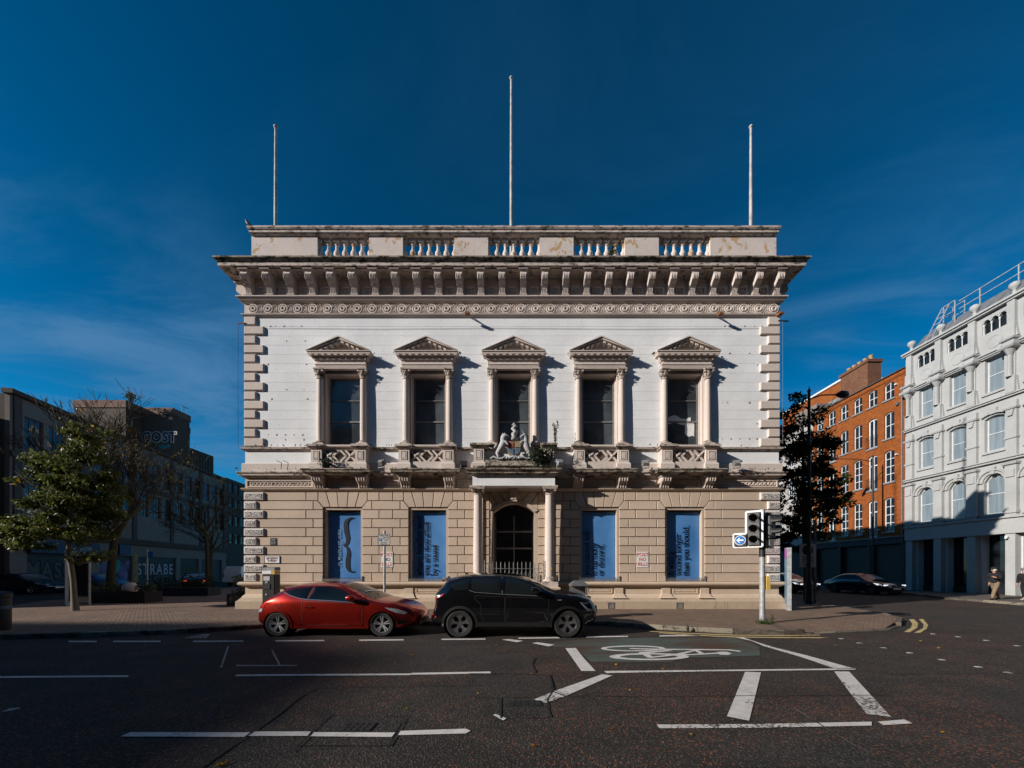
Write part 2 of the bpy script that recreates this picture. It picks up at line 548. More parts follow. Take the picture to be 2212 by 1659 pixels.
def roadpaint(name, col, wear=0.5):
    t = NT(name)
    p = t.pos(scale=(1, 1, 0))
    n_ = t.noise(p, 26, 5, 0.7)
    n2 = t.noise(p, 1.2, 4)
    k = t.rng(t.math('ADD', n_, t.rng(n2, 0.3, 0.7, -0.10*wear*2, 0.10*wear)), 0.50+0.07*(1-wear)+0.03, 0.60+0.07*(1-wear))
    c = t.mix(t.rng(t.noise(p, 9, 4), 0.3, 0.7), tuple(x*0.82 for x in col), col)
    c = t.mix(k, c, (0.045, 0.036, 0.031))
    t.bump(n_, 0.3, 0.006)
    return t.set(c, 0.75, 0.3)
PAINT = roadpaint('worn_white_road_paint', (0.60, 0.575, 0.55), 0.55)
PAINTW = roadpaint('badly_worn_road_paint', (0.57, 0.545, 0.52), 0.95)
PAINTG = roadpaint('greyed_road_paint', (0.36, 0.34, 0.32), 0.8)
PAINTY = roadpaint('worn_yellow_road_paint', (0.52, 0.40, 0.19), 0.7)
def greenbox():
    t = NT('faded_green_cycle_surface')
    p = t.pos(scale=(1, 1, 0))
    a = t.noise(p, 34, 5, 0.7)
    b = t.noise(t.pos(scale=(0.35, 1.1, 0)), 1.6, 5, 0.6)
    c = t.mix(t.rng(a, 0.3, 0.7), (0.050, 0.068, 0.060), (0.088, 0.110, 0.098))
    k = t.rng(t.math('ADD', t.math('MULTIPLY', a, 0.5), b), 0.66, 0.90)
    c = t.mix(k, c, t.mix(t.rng(t.noise(p, 90, 2), 0.4, 0.6), (0.034, 0.028, 0.026), (0.095, 0.046, 0.028)))
    t.bump(a, 0.4, 0.008)
    return t.set(c, 0.85, 0.2)
GREENB = greenbox()

def paving(name, c1=(0.245, 0.165, 0.118), c2=(0.17, 0.115, 0.085), rot=0.0):
    t = NT(name)
    b = t.n('ShaderNodeTexBrick')
    b.inputs['Scale'].default_value = 1.0
    b.inputs['Brick Width'].default_value = 0.2
    b.inputs['Row Height'].default_value = 0.1
    b.inputs['Mortar Size'].default_value = 0.006
    b.inputs['Mortar Smooth'].default_value = 0.3
    b.inputs['Color1'].default_value = (*c1, 1)
    b.inputs['Color2'].default_value = (*c2, 1)
    b.inputs['Mortar'].default_value = (0.045, 0.035, 0.028, 1)
    t.l(t.pos(scale=(1, 1, 0), rot=(0, 0, rot)), b.inputs['Vector'])
    p = t.pos(scale=(1, 1, 0))
    c = t.mix(t.rng(t.noise(p, 0.8, 6, 0.6), 0.35, 0.7, 0, 0.5), b.outputs['Color'], (0.10, 0.075, 0.06))
    c = t.mix(t.rng(t.noise(p, 40, 4, 0.7), 0.55, 0.75, 0, 0.5), c, (0.08, 0.06, 0.05))
    gum = t.n('ShaderNodeTexVoronoi'); gum.inputs['Scale'].default_value = 2.2
    t.l(p, gum.inputs['Vector'])
    c = t.mix(t.rng(gum.outputs['Distance'], 0.075, 0.05, 0, 0.55), c, (0.05, 0.045, 0.042))
    t.bump(t.math('SUBTRACT', t.noise(p, 60, 4), t.math('MULTIPLY', b.outputs['Fac'], 0.8)), 0.5, 0.010)
    return t.set(c, 0.85, 0.2)
PAVING = paving('brown_block_paving', rot=R(45))
PAVING2 = paving('grey_block_paving', (0.16, 0.14, 0.125), (0.12, 0.105, 0.095))
KERB = masonry('granite_kerb', (0.235, 0.20, 0.155), grime=0.6, streak=0.0, moss=0.15, bump=0.6)
KERBD = masonry('dark_granite_kerb', (0.13, 0.105, 0.085), grime=0.7, streak=0.0, moss=0.35, bump=0.7)

def brick(name, c1, c2, mortar, sx=0.225, sz=0.075, plane='yz', dirt=0.4):
    t = NT(name)
    b = t.n('ShaderNodeTexBrick')
    b.inputs['Scale'].default_value = 1.0
    b.inputs['Brick Width'].default_value = sx
    b.inputs['Row Height'].default_value = sz
    b.inputs['Mortar Size'].default_value = 0.008
    b.inputs['Color1'].default_value = (*c1, 1)
    b.inputs['Color2'].default_value = (*c2, 1)
    b.inputs['Mortar'].default_value = (*mortar, 1)
    src = t.n('ShaderNodeNewGeometry').outputs['Position']
    sp = t.n('ShaderNodeSeparateXYZ'); t.l(src, sp.inputs[0])
    cb = t.n('ShaderNodeCombineXYZ')
    t.l(t.math('ADD', sp.outputs['X'], sp.outputs['Y']), cb.inputs[0]); t.l(sp.outputs['Z'], cb.inputs[1])
    t.l(cb.outputs[0], b.inputs['Vector'])
    p = t.pos()
    c = t.mix(t.rng(t.noise(p, 0.8, 6, 0.6), 0.35, 0.7, 0, dirt), b.outputs['Color'], tuple(x*0.45 for x in c1))
    c = t.mix(t.rng(t.noise(t.pos(scale=(4, 4, 9)), 1.2, 5, 0.7), 0.52, 0.72, 0, 0.75), c, tuple(x*0.30 for x in c1))
    c = t.mix(t.rng(t.noise(t.pos(scale=(3, 3, 8)), 1.7, 5, 0.7), 0.6, 0.75, 0, 0.5), c, tuple(min(1, x*1.7) for x in c1))
    t.bump(b.outputs['Fac'], -0.5, 0.01)
    return t.set(c, 0.9, 0.2)
BRICK = brick('orange_brick', (0.335, 0.088, 0.014), (0.20, 0.046, 0.008), (0.22, 0.10, 0.04))
BRICKD = brick('brown_brick', (0.20, 0.085, 0.045), (0.13, 0.055, 0.03), (0.15, 0.10, 0.07))
GREYP = masonry('pale_grey_stucco', (0.375, 0.38, 0.375), grime=0.22, streak=0.28, bump=0.1)
GREYW = plain('grey_building_window_white', (0.50, 0.52, 0.53), 0.45, 0.05)
WINW = plain('white_window_frame', (0.62, 0.63, 0.64), 0.45, 0.08, 6)
SILL = plain('grey_stone_sill', (0.20, 0.21, 0.22), 0.8, 0.15, 8)
CONC = masonry('soot_stained_concrete', (0.095, 0.076, 0.064), grime=0.8, streak=0.8, bump=0.4)
CONC2 = masonry('brown_concrete', (0.085, 0.062, 0.046), grime=0.7, streak=0.6, bump=0.4)
CONC3 = masonry('pale_stained_stone', (0.20, 0.168, 0.148), grime=0.9, streak=0.8, bump=0.4)
SHUT = plain('dark_roller_shutter', (0.028, 0.027, 0.028), 0.6, 0.25, 3)
SHOPD = plain('dark_shopfront', (0.012, 0.012, 0.013), 0.5, 0.3, 3)
WOODR = plain('dull_red_window_frame', (0.16, 0.07, 0.07), 0.7, 0.2)

def carpaint(name, c, dirt=0.08, rough=0.28, metal=0.5):
    t = NT(name)
    p = t.pos()
    f = t.noise(p, 2.2, 5)
    cc = t.mix(t.rng(f, 0.3, 0.7), tuple(x*0.92 for x in c), tuple(x*1.05 for x in c))
    dust = t.noise(p, 7, 6, 0.7)
    cc = t.mix(t.rng(dust, 0.5, 0.85, 0, dirt), cc, (0.12, 0.10, 0.09))
    t.b.inputs['Coat Weight'].default_value = 0.9
    t.b.inputs['Coat Roughness'].default_value = 0.04
    return t.set(cc, rough, 0.5, metal)
RED = carpaint('metallic_red_paint', (0.47, 0.024, 0.012), 0.05, rough=0.26, metal=0.85)
BLACKC = carpaint('black_car_paint', (0.004, 0.004, 0.005), 0.004, rough=0.06, metal=0.0)
NAVYC = carpaint('navy_car_paint', (0.008, 0.016, 0.038), 0.01, rough=0.1, metal=0.2)
BLUEC = carpaint('blue_car_paint', (0.03, 0.12, 0.26), metal=0.2)
VANW = carpaint('white_van_paint', (0.78, 0.79, 0.80), metal=0.0)
TYRE = plain('tyre_rubber', (0.018, 0.017, 0.016), 0.85, 0.3, 30, bump=0.2)
ALLOY = plain('silver_alloy', (0.55, 0.55, 0.56), 0.32, 0.08, 8, metal=0.75)
ALLOYD = plain('dark_grey_alloy', (0.10, 0.10, 0.105), 0.42, 0.15, 8, metal=0.5)
TRIM = plain('satin_black_trim', (0.012, 0.012, 0.013), 0.45, 0.2, 8)
CHROME = plain('bright_trim', (0.55, 0.56, 0.58), 0.2, 0.05, 6, metal=0.9)
LAMPC = plain('clear_lamp_glass', (0.28, 0.31, 0.35), 0.12, 0.3, 30, spec=0.8)
LAMPR = plain('red_lamp_glass', (0.38, 0.02, 0.015), 0.15, 0.3, 25, spec=0.8)
LAMPLIT = plain('lit_tail_lamp', (0.5, 0.02, 0.01), 0.2, 0.1, emit=(1.0, 0.07, 0.01, 0.55))
DRL = plain('lit_running_lamp', (0.8, 0.85, 0.9), 0.2, 0.1, emit=(0.9, 0.95, 1.0, 0.9))
REDLIT = plain('lit_red_signal', (0.5, 0.02, 0.02), 0.2, 0.1, emit=(1.0, 0.03, 0.03, 0.7))
PLATE = plain('white_number_plate', (0.60, 0.60, 0.58), 0.5, 0.05)
PLATEY = plain('yellow_number_plate', (0.60, 0.42, 0.05), 0.5, 0.05)

def leafmat(name, a, b, gloss=0.35):
    t = NT(name)
    p = t.pos()
    n_ = t.n('ShaderNodeTexWhiteNoise')
    v = t.n('ShaderNodeTexVoronoi'); v.inputs['Scale'].default_value = 7
    t.l(p, v.inputs['Vector'])
    sc_ = t.n('ShaderNodeSeparateColor'); t.l(v.outputs['Color'], sc_.inputs[0])
    c = t.mix(sc_.outputs[0], a, b)
    c = t.mix(t.rng(t.noise(p, 1.1, 4), 0.4, 0.65), c, tuple(x*0.7 for x in a))
    tr = t.n('ShaderNodeBsdfTranslucent'); t.l(c, tr.inputs[0])
    mxs = t.n('ShaderNodeMixShader'); mxs.inputs[0].default_value = 0.38
    t.l(t.b.outputs[0], mxs.inputs[1]); t.l(tr.outputs[0], mxs.inputs[2]); t.l(mxs.outputs[0], t.out.inputs[0])
    return t.set(c, gloss, 0.3 if gloss < .5 else .15)
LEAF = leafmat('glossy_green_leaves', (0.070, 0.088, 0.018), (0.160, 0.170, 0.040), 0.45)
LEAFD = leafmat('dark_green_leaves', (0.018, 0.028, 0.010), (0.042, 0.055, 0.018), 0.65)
LEAFY = leafmat('yellow_autumn_leaves', (0.32, 0.17, 0.012), (0.42, 0.26, 0.02), 0.5)
LEAFI = leafmat('grey_green_ivy', (0.028, 0.042, 0.022), (0.060, 0.075, 0.040), 0.4)
LEAFG = leafmat('weed_green', (0.05, 0.085, 0.02), (0.10, 0.13, 0.03), 0.5)
LEAFV = leafmat('variegated_shrub', (0.06, 0.08, 0.02), (0.26, 0.25, 0.13), 0.45)
BARK = masonry('grey_bark', (0.10, 0.085, 0.065), grime=0.8, streak=0.6, bump=0.8)
BARKL = masonry('mottled_pale_bark', (0.17, 0.155, 0.125), grime=0.9, streak=0.4, bump=0.8)
BARKG = masonry('mossy_bark', (0.050, 0.044, 0.026), grime=0.8, streak=0.6, bump=0.8)
STATUE = masonry('weathered_white_statue', (0.40, 0.40, 0.40), grime=0.8, streak=0.7, bump=0.3)
GILT = masonry('worn_gilt_paint', (0.30, 0.24, 0.14), grime=0.7, streak=0.5)
SHRED = plain('flaking_red_paint', (0.30, 0.07, 0.045), 0.8, 0.3, 20)
SHBLUE = plain('flaking_blue_paint', (0.085, 0.13, 0.19), 0.8, 0.3, 20)
SKIN = plain('skin', (0.42, 0.22, 0.15), 0.6, 0.08, 8)
HAIRW = plain('white_hair', (0.50, 0.46, 0.42), 0.8, 0.1, 20)
CLOTHB = plain('black_wool', (0.012, 0.012, 0.014), 0.95, 0.3, 12)
CLOTHK = plain('khaki_cotton', (0.20, 0.145, 0.095), 0.9, 0.15, 9)
CLOTHN = plain('navy_denim', (0.010, 0.011, 0.015), 0.9, 0.2, 9)
SHOE = plain('brown_shoe', (0.06, 0.04, 0.03), 0.6, 0.2, 9)
SHOEG = plain('pale_trainer', (0.32, 0.30, 0.28), 0.7, 0.1, 9)
CAPG = plain('grey_tweed', (0.20, 0.17, 0.17), 0.95, 0.25, 30)
GRAFW = plain('white_spray_paint', (0.34, 0.33, 0.34), 0.7, 0.25, 6)
GRAFB = plain('black_spray_paint', (0.008, 0.008, 0.009), 0.7, 0.2, 6)
GRAFT = plain('teal_spray_paint', (0.02, 0.20, 0.21), 0.7, 0.4, 2)
GRAFP = plain('violet_spray_paint', (0.13, 0.10, 0.20), 0.7, 0.4, 2)
GRAFO = plain('ochre_spray_paint', (0.28, 0.16, 0.02), 0.7, 0.4, 2)
GRAFG = plain('olive_spray_paint', (0.07, 0.08, 0.03), 0.7, 0.4, 2)
SHOPBL = plain('navy_shop_fascia', (0.010, 0.018, 0.065), 0.5, 0.1)
SIGNCR = plain('cream_shop_lettering', (0.34, 0.32, 0.25), 0.6, 0.1)
# ---------------------------------------------------------------- ground
PZ = 0.12                                              # pavement level above the road
def sheet(name, pts, z, m, kind='structure', parent=None):
    """flat polygon on the level z"""
    me = bpy.data.meshes.new(name)
    tri = tessellate_polygon([[Vector((p[0], p[1], 0)) for p in pts]])
    me.from_pydata([(p[0], p[1], z) for p in pts], [], [tuple(t) for t in tri])
    bm = bmesh.new(); bm.from_mesh(me)
    for f in bm.faces:
        f.normal_update()
        if f.normal.z < 0: f.normal_flip()
    bm.to_mesh(me); bm.free()
    me.materials.append(m)
    o = link(name, me, parent)
    if kind and not parent: o['kind'] = kind
    return o
_mk = [0]
def mark(pts, m, name='road_marking', dz=0.0):
    """painted marking given by measured picture points of its corners"""
    _mk[0] += 1
    return sheet(name, [G(x, y) for x, y in pts], 0.009 + dz, m)
z6 = lambda L: [(1040.2+x*.4455, 1303+y*.4455) for x, y in L]
z8 = lambda L: [(1423.5+x*.3564, 1303+y*.3564) for x, y in L]
z7 = lambda L: [(x*.4702, 1303+y*.4702) for x, y in L]
zb = lambda L: [(1177.1+x*.21036, 1357.8+y*.21036) for x, y in L]

sheet('road', [(-600, -400), (600, -400), (600, 900), (-600, 900)], 0.0, ROAD)

def pavement(name, outline, low=(), m=PAVING):
    """pavement slab; corners of the outline that lie in LOW are dropped to the road"""
    n = len(outline)
    pts = [Vector(p[:2]) for p in outline]
    extra = []
    edges = [(i, (i+1) % n) for i in range(n)]
    inner = []
    for i in low:
        a, b, c = pts[i-1], pts[i], pts[(i+1) % n]
        t = (c - a).normalized(); nr = Vector((-t.y, t.x))
        inner.append(b + nr*0.9)
    allp = pts + inner
    r = delaunay_2d_cdt(allp, edges, [list(range(n))], 1, 1e-4)
    vs = []
    for k, p in enumerate(r[0]):
        z = PZ
        for i in low:
            if (p - pts[i]).length < 1e-3: z = 0.022
        vs.append((p.x, p.y, z))
    fs = [tuple(f) for f in r[2]]
    b = len(vs)
    vs += [(p.x, p.y, -0.15) for p in pts]
    top = [min(range(b), key=lambda k: (Vector(vs[k][:2]) - p).length) for p in pts]
    for i in range(n):
        j = (i+1) % n
        fs.append((top[i], top[j], b+j, b+i))
    me = bpy.data.meshes.new(name)
    me.from_pydata(vs, [], fs)
    bm = bmesh.new(); bm.from_mesh(me)
    bmesh.ops.recalc_face_normals(bm, faces=bm.faces)
    for f in bm.faces:
        if abs(f.normal.z) > 0.5 and f.normal.z < 0: f.normal_flip()
    bm.to_mesh(me); bm.free()
    me.materials.append(m)
    o = link(name, me); o['kind'] = 'structure'
    return o

KL = [(-60, 8.6), (-20, 8.75), (-12.5, 8.95), (-10.1, 9.38), (-8.8, 9.86), (-7.4, 10.6), (-6.6, 11.05), (-5.5, 11.2),
      (2.0, 11.3), (2.9, 11.15), (4.1, 10.4), (5.7, 9.8), (6.9, 9.6), (7.54, 9.71), (8.65, 9.93), (10.35, 10.3),
      (11.4, 11.0), (12.6, 12.1), (13.3, 13.4), (13.9, 15.5), (14.2, 18), (14.2, 60)]
KB = [(-27, 60), (-25, 24), (-23.5, 18), (-22, 16.2), (-60, 15.9)]
KR = [(22, -30), (23.3, 10), (23.8, 17.3), (24.3, 21), (25.8, 24), (27.0, 28), (27.3, 90)]
def inset(line, d):
    out = []
    for i, p in enumerate(line):
        a = Vector(line[max(i-1, 0)]); c = Vector(line[min(i+1, len(line)-1)])
        t = (c - a).normalized()
        out.append((p[0] - t.y*d, p[1] + t.x*d))
    return out
KW = 0.135
kl_in = inset(KL, KW)
kb_in = inset(KB, KW)
pavement('pavement', kl_in + kb_in, low=(13, 14, 15))
pavement('pavement', [(70, -30), (70, 90)] + list(reversed([(p[0]+KW, p[1]) for p in KR])), m=PAVING2)
pavement('pavement', [(-80, -40), (22, -40), (22, 1.0), (-80, 1.0)], m=PAVING2)
pavement('pavement', [(-80, 26.6), (-37.0, 26.6), (-43.5, 60), (-80, 60)], m=PAVING2)

def kerbs(line, inward, lo=(), hgt=PZ + 0.006, first=0, last=None, mats=(KERB, KERBD)):
    """a row of kerb stones, each one an object of its own"""
    root = bpy.data.objects.new('kerb', None); COL.objects.link(root); root['kind'] = 'structure'
    L = [Vector((p[0], p[1], 0)) for p in line]
    for i in range(first, (last or len(L)-1)):
        a, b = L[i], L[i+1]
        ln = (b - a).length
        k = max(1, round(ln/0.92))
        if ln > 12: k = max(1, round(ln/2.4))
        t = (b - a)/ln
        nr = Vector((-t.y, t.x, 0))*inward
        for j in range(k):
            p0 = a + t*(ln*j/k + 0.006); p1 = a + t*(ln*(j+1)/k - 0.006)
            h0 = h1 = hgt + rnd.uniform(-0.004, 0.004)
            if i in lo: h0 = h1 = 0.028
            w = KW - 0.004
            vs = []
            for q, h in ((p0, h0), (p1, h1)):
                vs += [q + Vector((0, 0, -.12)), q + Vector((0, 0, h-.018)), q + nr*0.018 + Vector((0, 0, h)), q + nr*w + Vector((0, 0, h)), q + nr*w + Vector((0, 0, -.12))]
            fs = [(i2, (i2+1) % 5, (i2+1) % 5 + 5, i2+5) for i2 in range(5)] + [(4, 3, 2, 1, 0), (5, 6, 7, 8, 9)]
            mm = mats[0] if (p0.x > 2.5 and p0.x < 5.65) or rnd.random() < 0.35 else mats[1]
            MB().add(vs, fs).build('kerb_stone', mm, root)
    return root
kerbs(KL, 1, lo=(13, 14, 15), first=1, last=20)
kerbs(KB, 1, first=1, last=4)
kerbs([(p[0], p[1]) for p in KR], -1, first=1, last=5)

# ---------------------------------------------------------------- road patches, joints and covers
def patch(pts, m, name='road_patch', dz=0.0):
    return sheet(name, [G(x, y) for x, y in pts], 0.004 + dz, m)
patch(z7([(1425, 612), (1510, 520), (1862, 523), (1800, 628)]), PATCH)
patch(z6([(-60, 345), (335, 348), (352, 420), (318, 470), (330, 560), (95, 560), (95, 462), (-90, 455)]), PATCH)
patch(z6([(-240, 165), (250, 268), (262, 340), (-60, 343), (-420, 335)]), PATCH2)
patch(z8([(520, 868), (1180, 862), (1420, 960), (1500, 1000), (470, 1000)]), PATCH)
patch(z8([(1860, 520), (2400, 470), (2700, 800), (2250, 830)]), PATCH2)
def crack(pts, w=0.022, m=None):
    """tarred joint that follows a broken line"""
    L = [Vector(G(x, y)) for x, y in pts]
    D = []
    for a, b in zip(L[:-1], L[1:]):
        n = max(1, int((b-a).length/0.25))
        for k in range(n): D.append(a.lerp(b, k/n))
    D.append(L[-1])
    D = [p + Vector((rnd.uniform(-.012, .012), rnd.uniform(-.012, .012), 0)) for p in D]
    vs, fs = [], []
    for i, p in enumerate(D):
        t = (D[min(i+1, len(D)-1)] - D[max(i-1, 0)]).normalized()
        nr = Vector((-t.y, t.x, 0))*w/2*rnd.uniform(.5, 1.4)
        vs += [p + nr, p - nr]
    fs = [(2*i, 2*i+1, 2*i+3, 2*i+2) for i in range(len(D)-1)]
    me = bpy.data.meshes.new('road_joint')
    me.from_pydata([(v.x, v.y, 0.013) for v in vs], [], fs)
    bm = bmesh.new(); bm.from_mesh(me)
    for f in bm.faces:
        f.normal_update()
        if f.normal.z < 0: f.normal_flip()
    bm.to_mesh(me); bm.free()
    me.materials.append(m or TARJ)
    o = link('road_joint', me); o['kind'] = 'structure'
TARJ = plain('tarred_joint', (0.010, 0.009, 0.009), 0.7, 0.2, 9)
crack(z7([(930, 757), (1120, 620), (1290, 500), (1420, 405), (1470, 392)]), 0.03)
crack(z7([(1340, 690), (1420, 610), (1520, 515)]), 0.022)
crack(z7([(1785, 660), (1830, 590), (1862, 525)]), 0.022)
crack(z7([(1510, 520), (1862, 523)]), 0.012)
crack(z7([(1340, 660), (1790, 660)]), 0.012)
crack(z7([(1470, 392), (2212, 380)]), 0.012)
crack(z6([(-60, 345), (300, 348), (335, 352), (352, 425), (318, 470), (332, 555)]), 0.02)
crack(z6([(95, 462), (240, 460)]), 0.014)
crack(z6([(95, 560), (95, 462)]), 0.014)
crack(z6([(262, 268), (250, 300), (264, 340)]), 0.02)
crack(z6([(352, 425), (420, 452), (800, 458), (1200, 452), (1980, 448)]), 0.014)
crack(z8([(820, 640), (900, 690), (1080, 800), (1180, 862), (1420, 985)]), 0.02, KERBD)
crack(z8([(1060, 215), (1300, 262), (1900, 400)]), 0.012)
crack(z8([(1600, 130), (2212, 128)]), 0.012)
crack(z8([(1190, 405), (1400, 432), (2212, 425)]), 0.014)
def cover(cx, cy, w, d, label):
    r = thing('manhole_cover', (cx, cy, 0), label, 'manhole cover', 'small iron covers in the road')
    m = MB().box(-w/2, w/2, -d/2, d/2, -0.05, 0.010)
    m.build('frame', IRON, r)
    m = MB()
    for i in range(5):
        for j in range(3):
            x = -w/2 + w*(i+.5)/5; y = -d/2 + d*(j+.5)/3
            m.box(x-w*.07, x+w*.07, y-d*.11, y+d*.11, 0.010, 0.017)
    o = m.build('raised_pattern', IRON, r); o['kind'] = 'stuff'
c = G(*z6([(213, 489)])[0]); cover(c.x, c.y, 0.42, 0.20, 'small iron cover beside the worn slanting white dash')
c = G(*z7([(1645, 572)])[0]); cover(c.x, c.y, 0.34, 0.22, 'small iron cover in the dark patch behind the near white line')

# ---------------------------------------------------------------- painted markings
def hline(xa, ya, xb, yb, th, m=PAINT, slant=0.0):
    return mark([(xa, ya+th/2), (xb, yb+th/2), (xb+slant, yb-th/2), (xa+slant, ya-th/2)], m)
for a in ((148, 1386.4, 209, 1386.4), (244.5, 1386.3, 347, 1386.2), (417.5, 1386.2, 525.7, 1385.6), (595, 1385, 700.6, 1384.4),
          (775.8, 1383.6, 872, 1382.8), (953.7, 1381.8, 1049, 1381.3), (1120, 1379.4, 1209, 1378.2), (1267, 1376.5, 1356.5, 1375.3), (1424.7, 1374.2, 1512, 1373.2)):
    hline(*a, 2.6, PAINT)
hline(-300, 1466, 277, 1461.6, 3.6)
hline(506, 1460, 886, 1457.6, 3.6, slant=6); hline(888, 1456.6, 1060, 1453.6, 4.0)
mark(z7([(553, 616), (600, 596), (1155, 597), (1120, 618)]), PAINT)
mark(z7([(1128, 614), (1160, 593), (1428, 593), (1412, 613)]), PAINT)
mark(z7([(1420, 615), (1440, 596), (1815, 598), (1800, 618)]), PAINT)
mark(z7([(1822, 610), (1842, 590), (2140, 580), (2162, 590), (2140, 602)]), PAINT)
mark(z6([(594, 331), (1090, 326), (1813, 318), (1813, 325), (1090, 333), (605, 341)]), PAINT)
mark(z6([(406, 220), (457, 219), (500, 273), (553, 331), (484, 331), (452, 285)]), PAINT)
mark(z6([(98, 178), (130, 175), (202, 184), (172, 191)]), PAINT)
mark(z6([(243, 195), (272, 191), (354, 203), (325, 211)]), PAINT)
mark(z6([(585, 347), (634, 353), (410, 452), (350, 430)]), PAINTW)
mark(z6([(345, 433), (402, 455), (314, 486), (254, 470)]), PAINTW)
mark(z6([(1278, 335), (1355, 338), (1298, 573), (1190, 552)]), PAINTW)
mark(z6([(1710, 333), (1783, 334), (1986, 555), (1868, 540), (1800, 455)]), PAINTW)
mark(z6([(850, 592), (1320, 590), (1892, 578), (1892, 597), (1320, 608), (862, 610)]), PAINTW)
mark(z6([(1920, 578), (2050, 567), (2088, 586), (1950, 595)]), PAINT)
mark(z8([(466, 210), (512, 210), (600, 240), (700, 270), (900, 320), (1194, 402), (1075, 402), (860, 328), (640, 264), (560, 230)]), PAINT)
mark(z6([(815, 136), (1000, 146), (1225, 154), (1450, 156.5), (1640, 154), (1640, 158), (1450, 160.5), (1225, 158.5), (1000, 150), (815, 139)]), PAINTY)
mark(z6([(860, 143), (1000, 153), (1225, 163), (1450, 166), (1688, 167), (1640, 171), (1450, 170.5), (1225, 167.5), (1000, 157), (860, 146)]), PAINTY)
mark(z8([(1485, 176), (1528, 150), (1535, 125), (1516, 99), (1545, 98), (1572, 125), (1565, 150), (1520, 178)]), PAINTY)
mark(z8([(1545, 181), (1598, 155), (1605, 130), (1574, 98), (1601, 97), (1632, 135), (1622, 157), (1582, 182)]), PAINTY)
mark([(1838, 1319), (1872, 1319.5), (1868, 1322), (1850, 1322)], PAINTY)
for i in range(5):
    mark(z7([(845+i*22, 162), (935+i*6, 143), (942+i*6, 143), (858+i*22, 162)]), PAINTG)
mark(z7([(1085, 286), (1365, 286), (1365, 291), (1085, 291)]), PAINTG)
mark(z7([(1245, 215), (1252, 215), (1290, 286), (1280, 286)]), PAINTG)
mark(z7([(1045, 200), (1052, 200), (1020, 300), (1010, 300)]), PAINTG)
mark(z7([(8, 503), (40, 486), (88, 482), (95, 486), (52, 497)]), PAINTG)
mark(z6([(55, 545), (70, 541), (120, 562), (105, 572)]), PAINTW)
# cycle box ground and cycle symbol
sheet('cycle_box_surface', [G(x, y) for x, y in zb([(-60, 165), (420, 108), (1150, 95), (1960, 97), (2200, 190), (2212, 280), (1500, 300), (1300, 345), (480, 350), (330, 215), (90, 190)])], 0.005, GREENB)
cyc = bpy.data.objects.new('cycle_symbol', None); COL.objects.link(cyc); cyc['kind'] = 'structure'
def symb(name, pts, k=0): return sheet(name, [G(x, y) for x, y in zb(pts)], 0.0095 + k*0.0006, PAINT, parent=cyc)
def wheel_ring(name, cx, cy, rx, ry, tx, ty, k):
    vs, n = [], 40
    for i in range(n):
        a = 2*PI*i/n
        for q in (1, 0):
            p = G(*zb([(cx+(rx-q*tx)*math.cos(a), cy+(ry-q*ty)*math.sin(a))])[0])
            vs.append((p.x, p.y, 0.0095 + k*0.0006))
    fs = [(2*i, 2*i+1, 2*((i+1) % n)+1, 2*((i+1) % n)) for i in range(n)]
    o = MB().add(vs, fs).build(name, PAINT, cyc)
    return o
wheel_ring('wheel', 905, 208, 330, 30, 55, 11, 0)
wheel_ring('wheel', 1070, 293, 410, 36, 115, 14, 1)
symb('frame_bar', [(870, 205), (1180, 212), (1560, 214), (1900, 219), (2020, 236), (1990, 243), (1890, 228), (1560, 226), (1180, 222), (870, 215)], 2)
symb('frame_bar', [(955, 248), (1250, 226), (1320, 232), (1010, 262)], 3)
symb('frame_bar', [(955, 248), (1030, 246), (1110, 295), (1060, 306)], 4)
symb('frame_bar', [(1060, 300), (1330, 268), (1530, 226), (1560, 230), (1400, 275), (1090, 308)], 5)
symb('frame_bar', [(1030, 255), (1480, 270), (1800, 252), (1800, 264), (1470, 280), (1030, 268)], 6)
symb('frame_bar', [(1520, 225), (1565, 225), (1640, 262), (1590, 264)], 7)
symb('handlebar', [(1760, 252), (1800, 244), (1870, 246), (1920, 264), (1880, 278), (1800, 275)], 8)
# reflecting road studs across the junction
sp_ = MB().add([(-.06, -.05, 0), (.06, -.05, 0), (.06, .05, 0), (-.06, .05, 0), (-.04, -.03, .018), (.04, -.03, .018), (.04, .03, .018), (-.04, .03, .018)],
               [(0, 3, 2, 1), (4, 5, 6, 7), (0, 1, 5, 4), (1, 2, 6, 5), (2, 3, 7, 6), (3, 0, 4, 7)])
sp_.v = [(a*.8, b*.7, c_*.6) for a, b, c_ in sp_.v]
stud_me = sp_.mesh('road_stud', GALV)
ORD = ('first', 'second', 'third', 'fourth', 'fifth', 'sixth', 'seventh')
for i, (x, y) in enumerate(z8([(1105, 217), (1215, 243), (1360, 272), (1520, 303), (1715, 345), (1935, 388), (2115, 423)])):
    p = G(x, y)
    tag(link('road_stud', stud_me, None, (p.x, p.y, 0.004)), ORD[i] + ' silver stud from the yellow corner lines in the nearer line of crossing studs', 'road stud', 'crossing studs set in the junction')
for i, (x, y) in enumerate(z8([(1660, 188), (1813, 205), (1983, 227), (2170, 260)])):
    p = G(x, y)
    tag(link('road_stud', stud_me, None, (p.x, p.y, 0.004)), ORD[i] + ' silver stud from the yellow corner lines in the farther line of crossing studs', 'road stud', 'crossing studs set in the junction, farther row')
# ---------------------------------------------------------------- the classical building (local frame: x along the front, -y out of the front, z up)
YF = 15.0
X0, X1 = -11.03, 10.58
BX = [-7.08, -3.615, -0.15, 3.315, 6.78]                 # bay centres
HALL = thing('classical_building', (0, YF, 0), 'old two-storey white and tan assembly building with pediment windows and a heavy bracketed cornice', 'building')

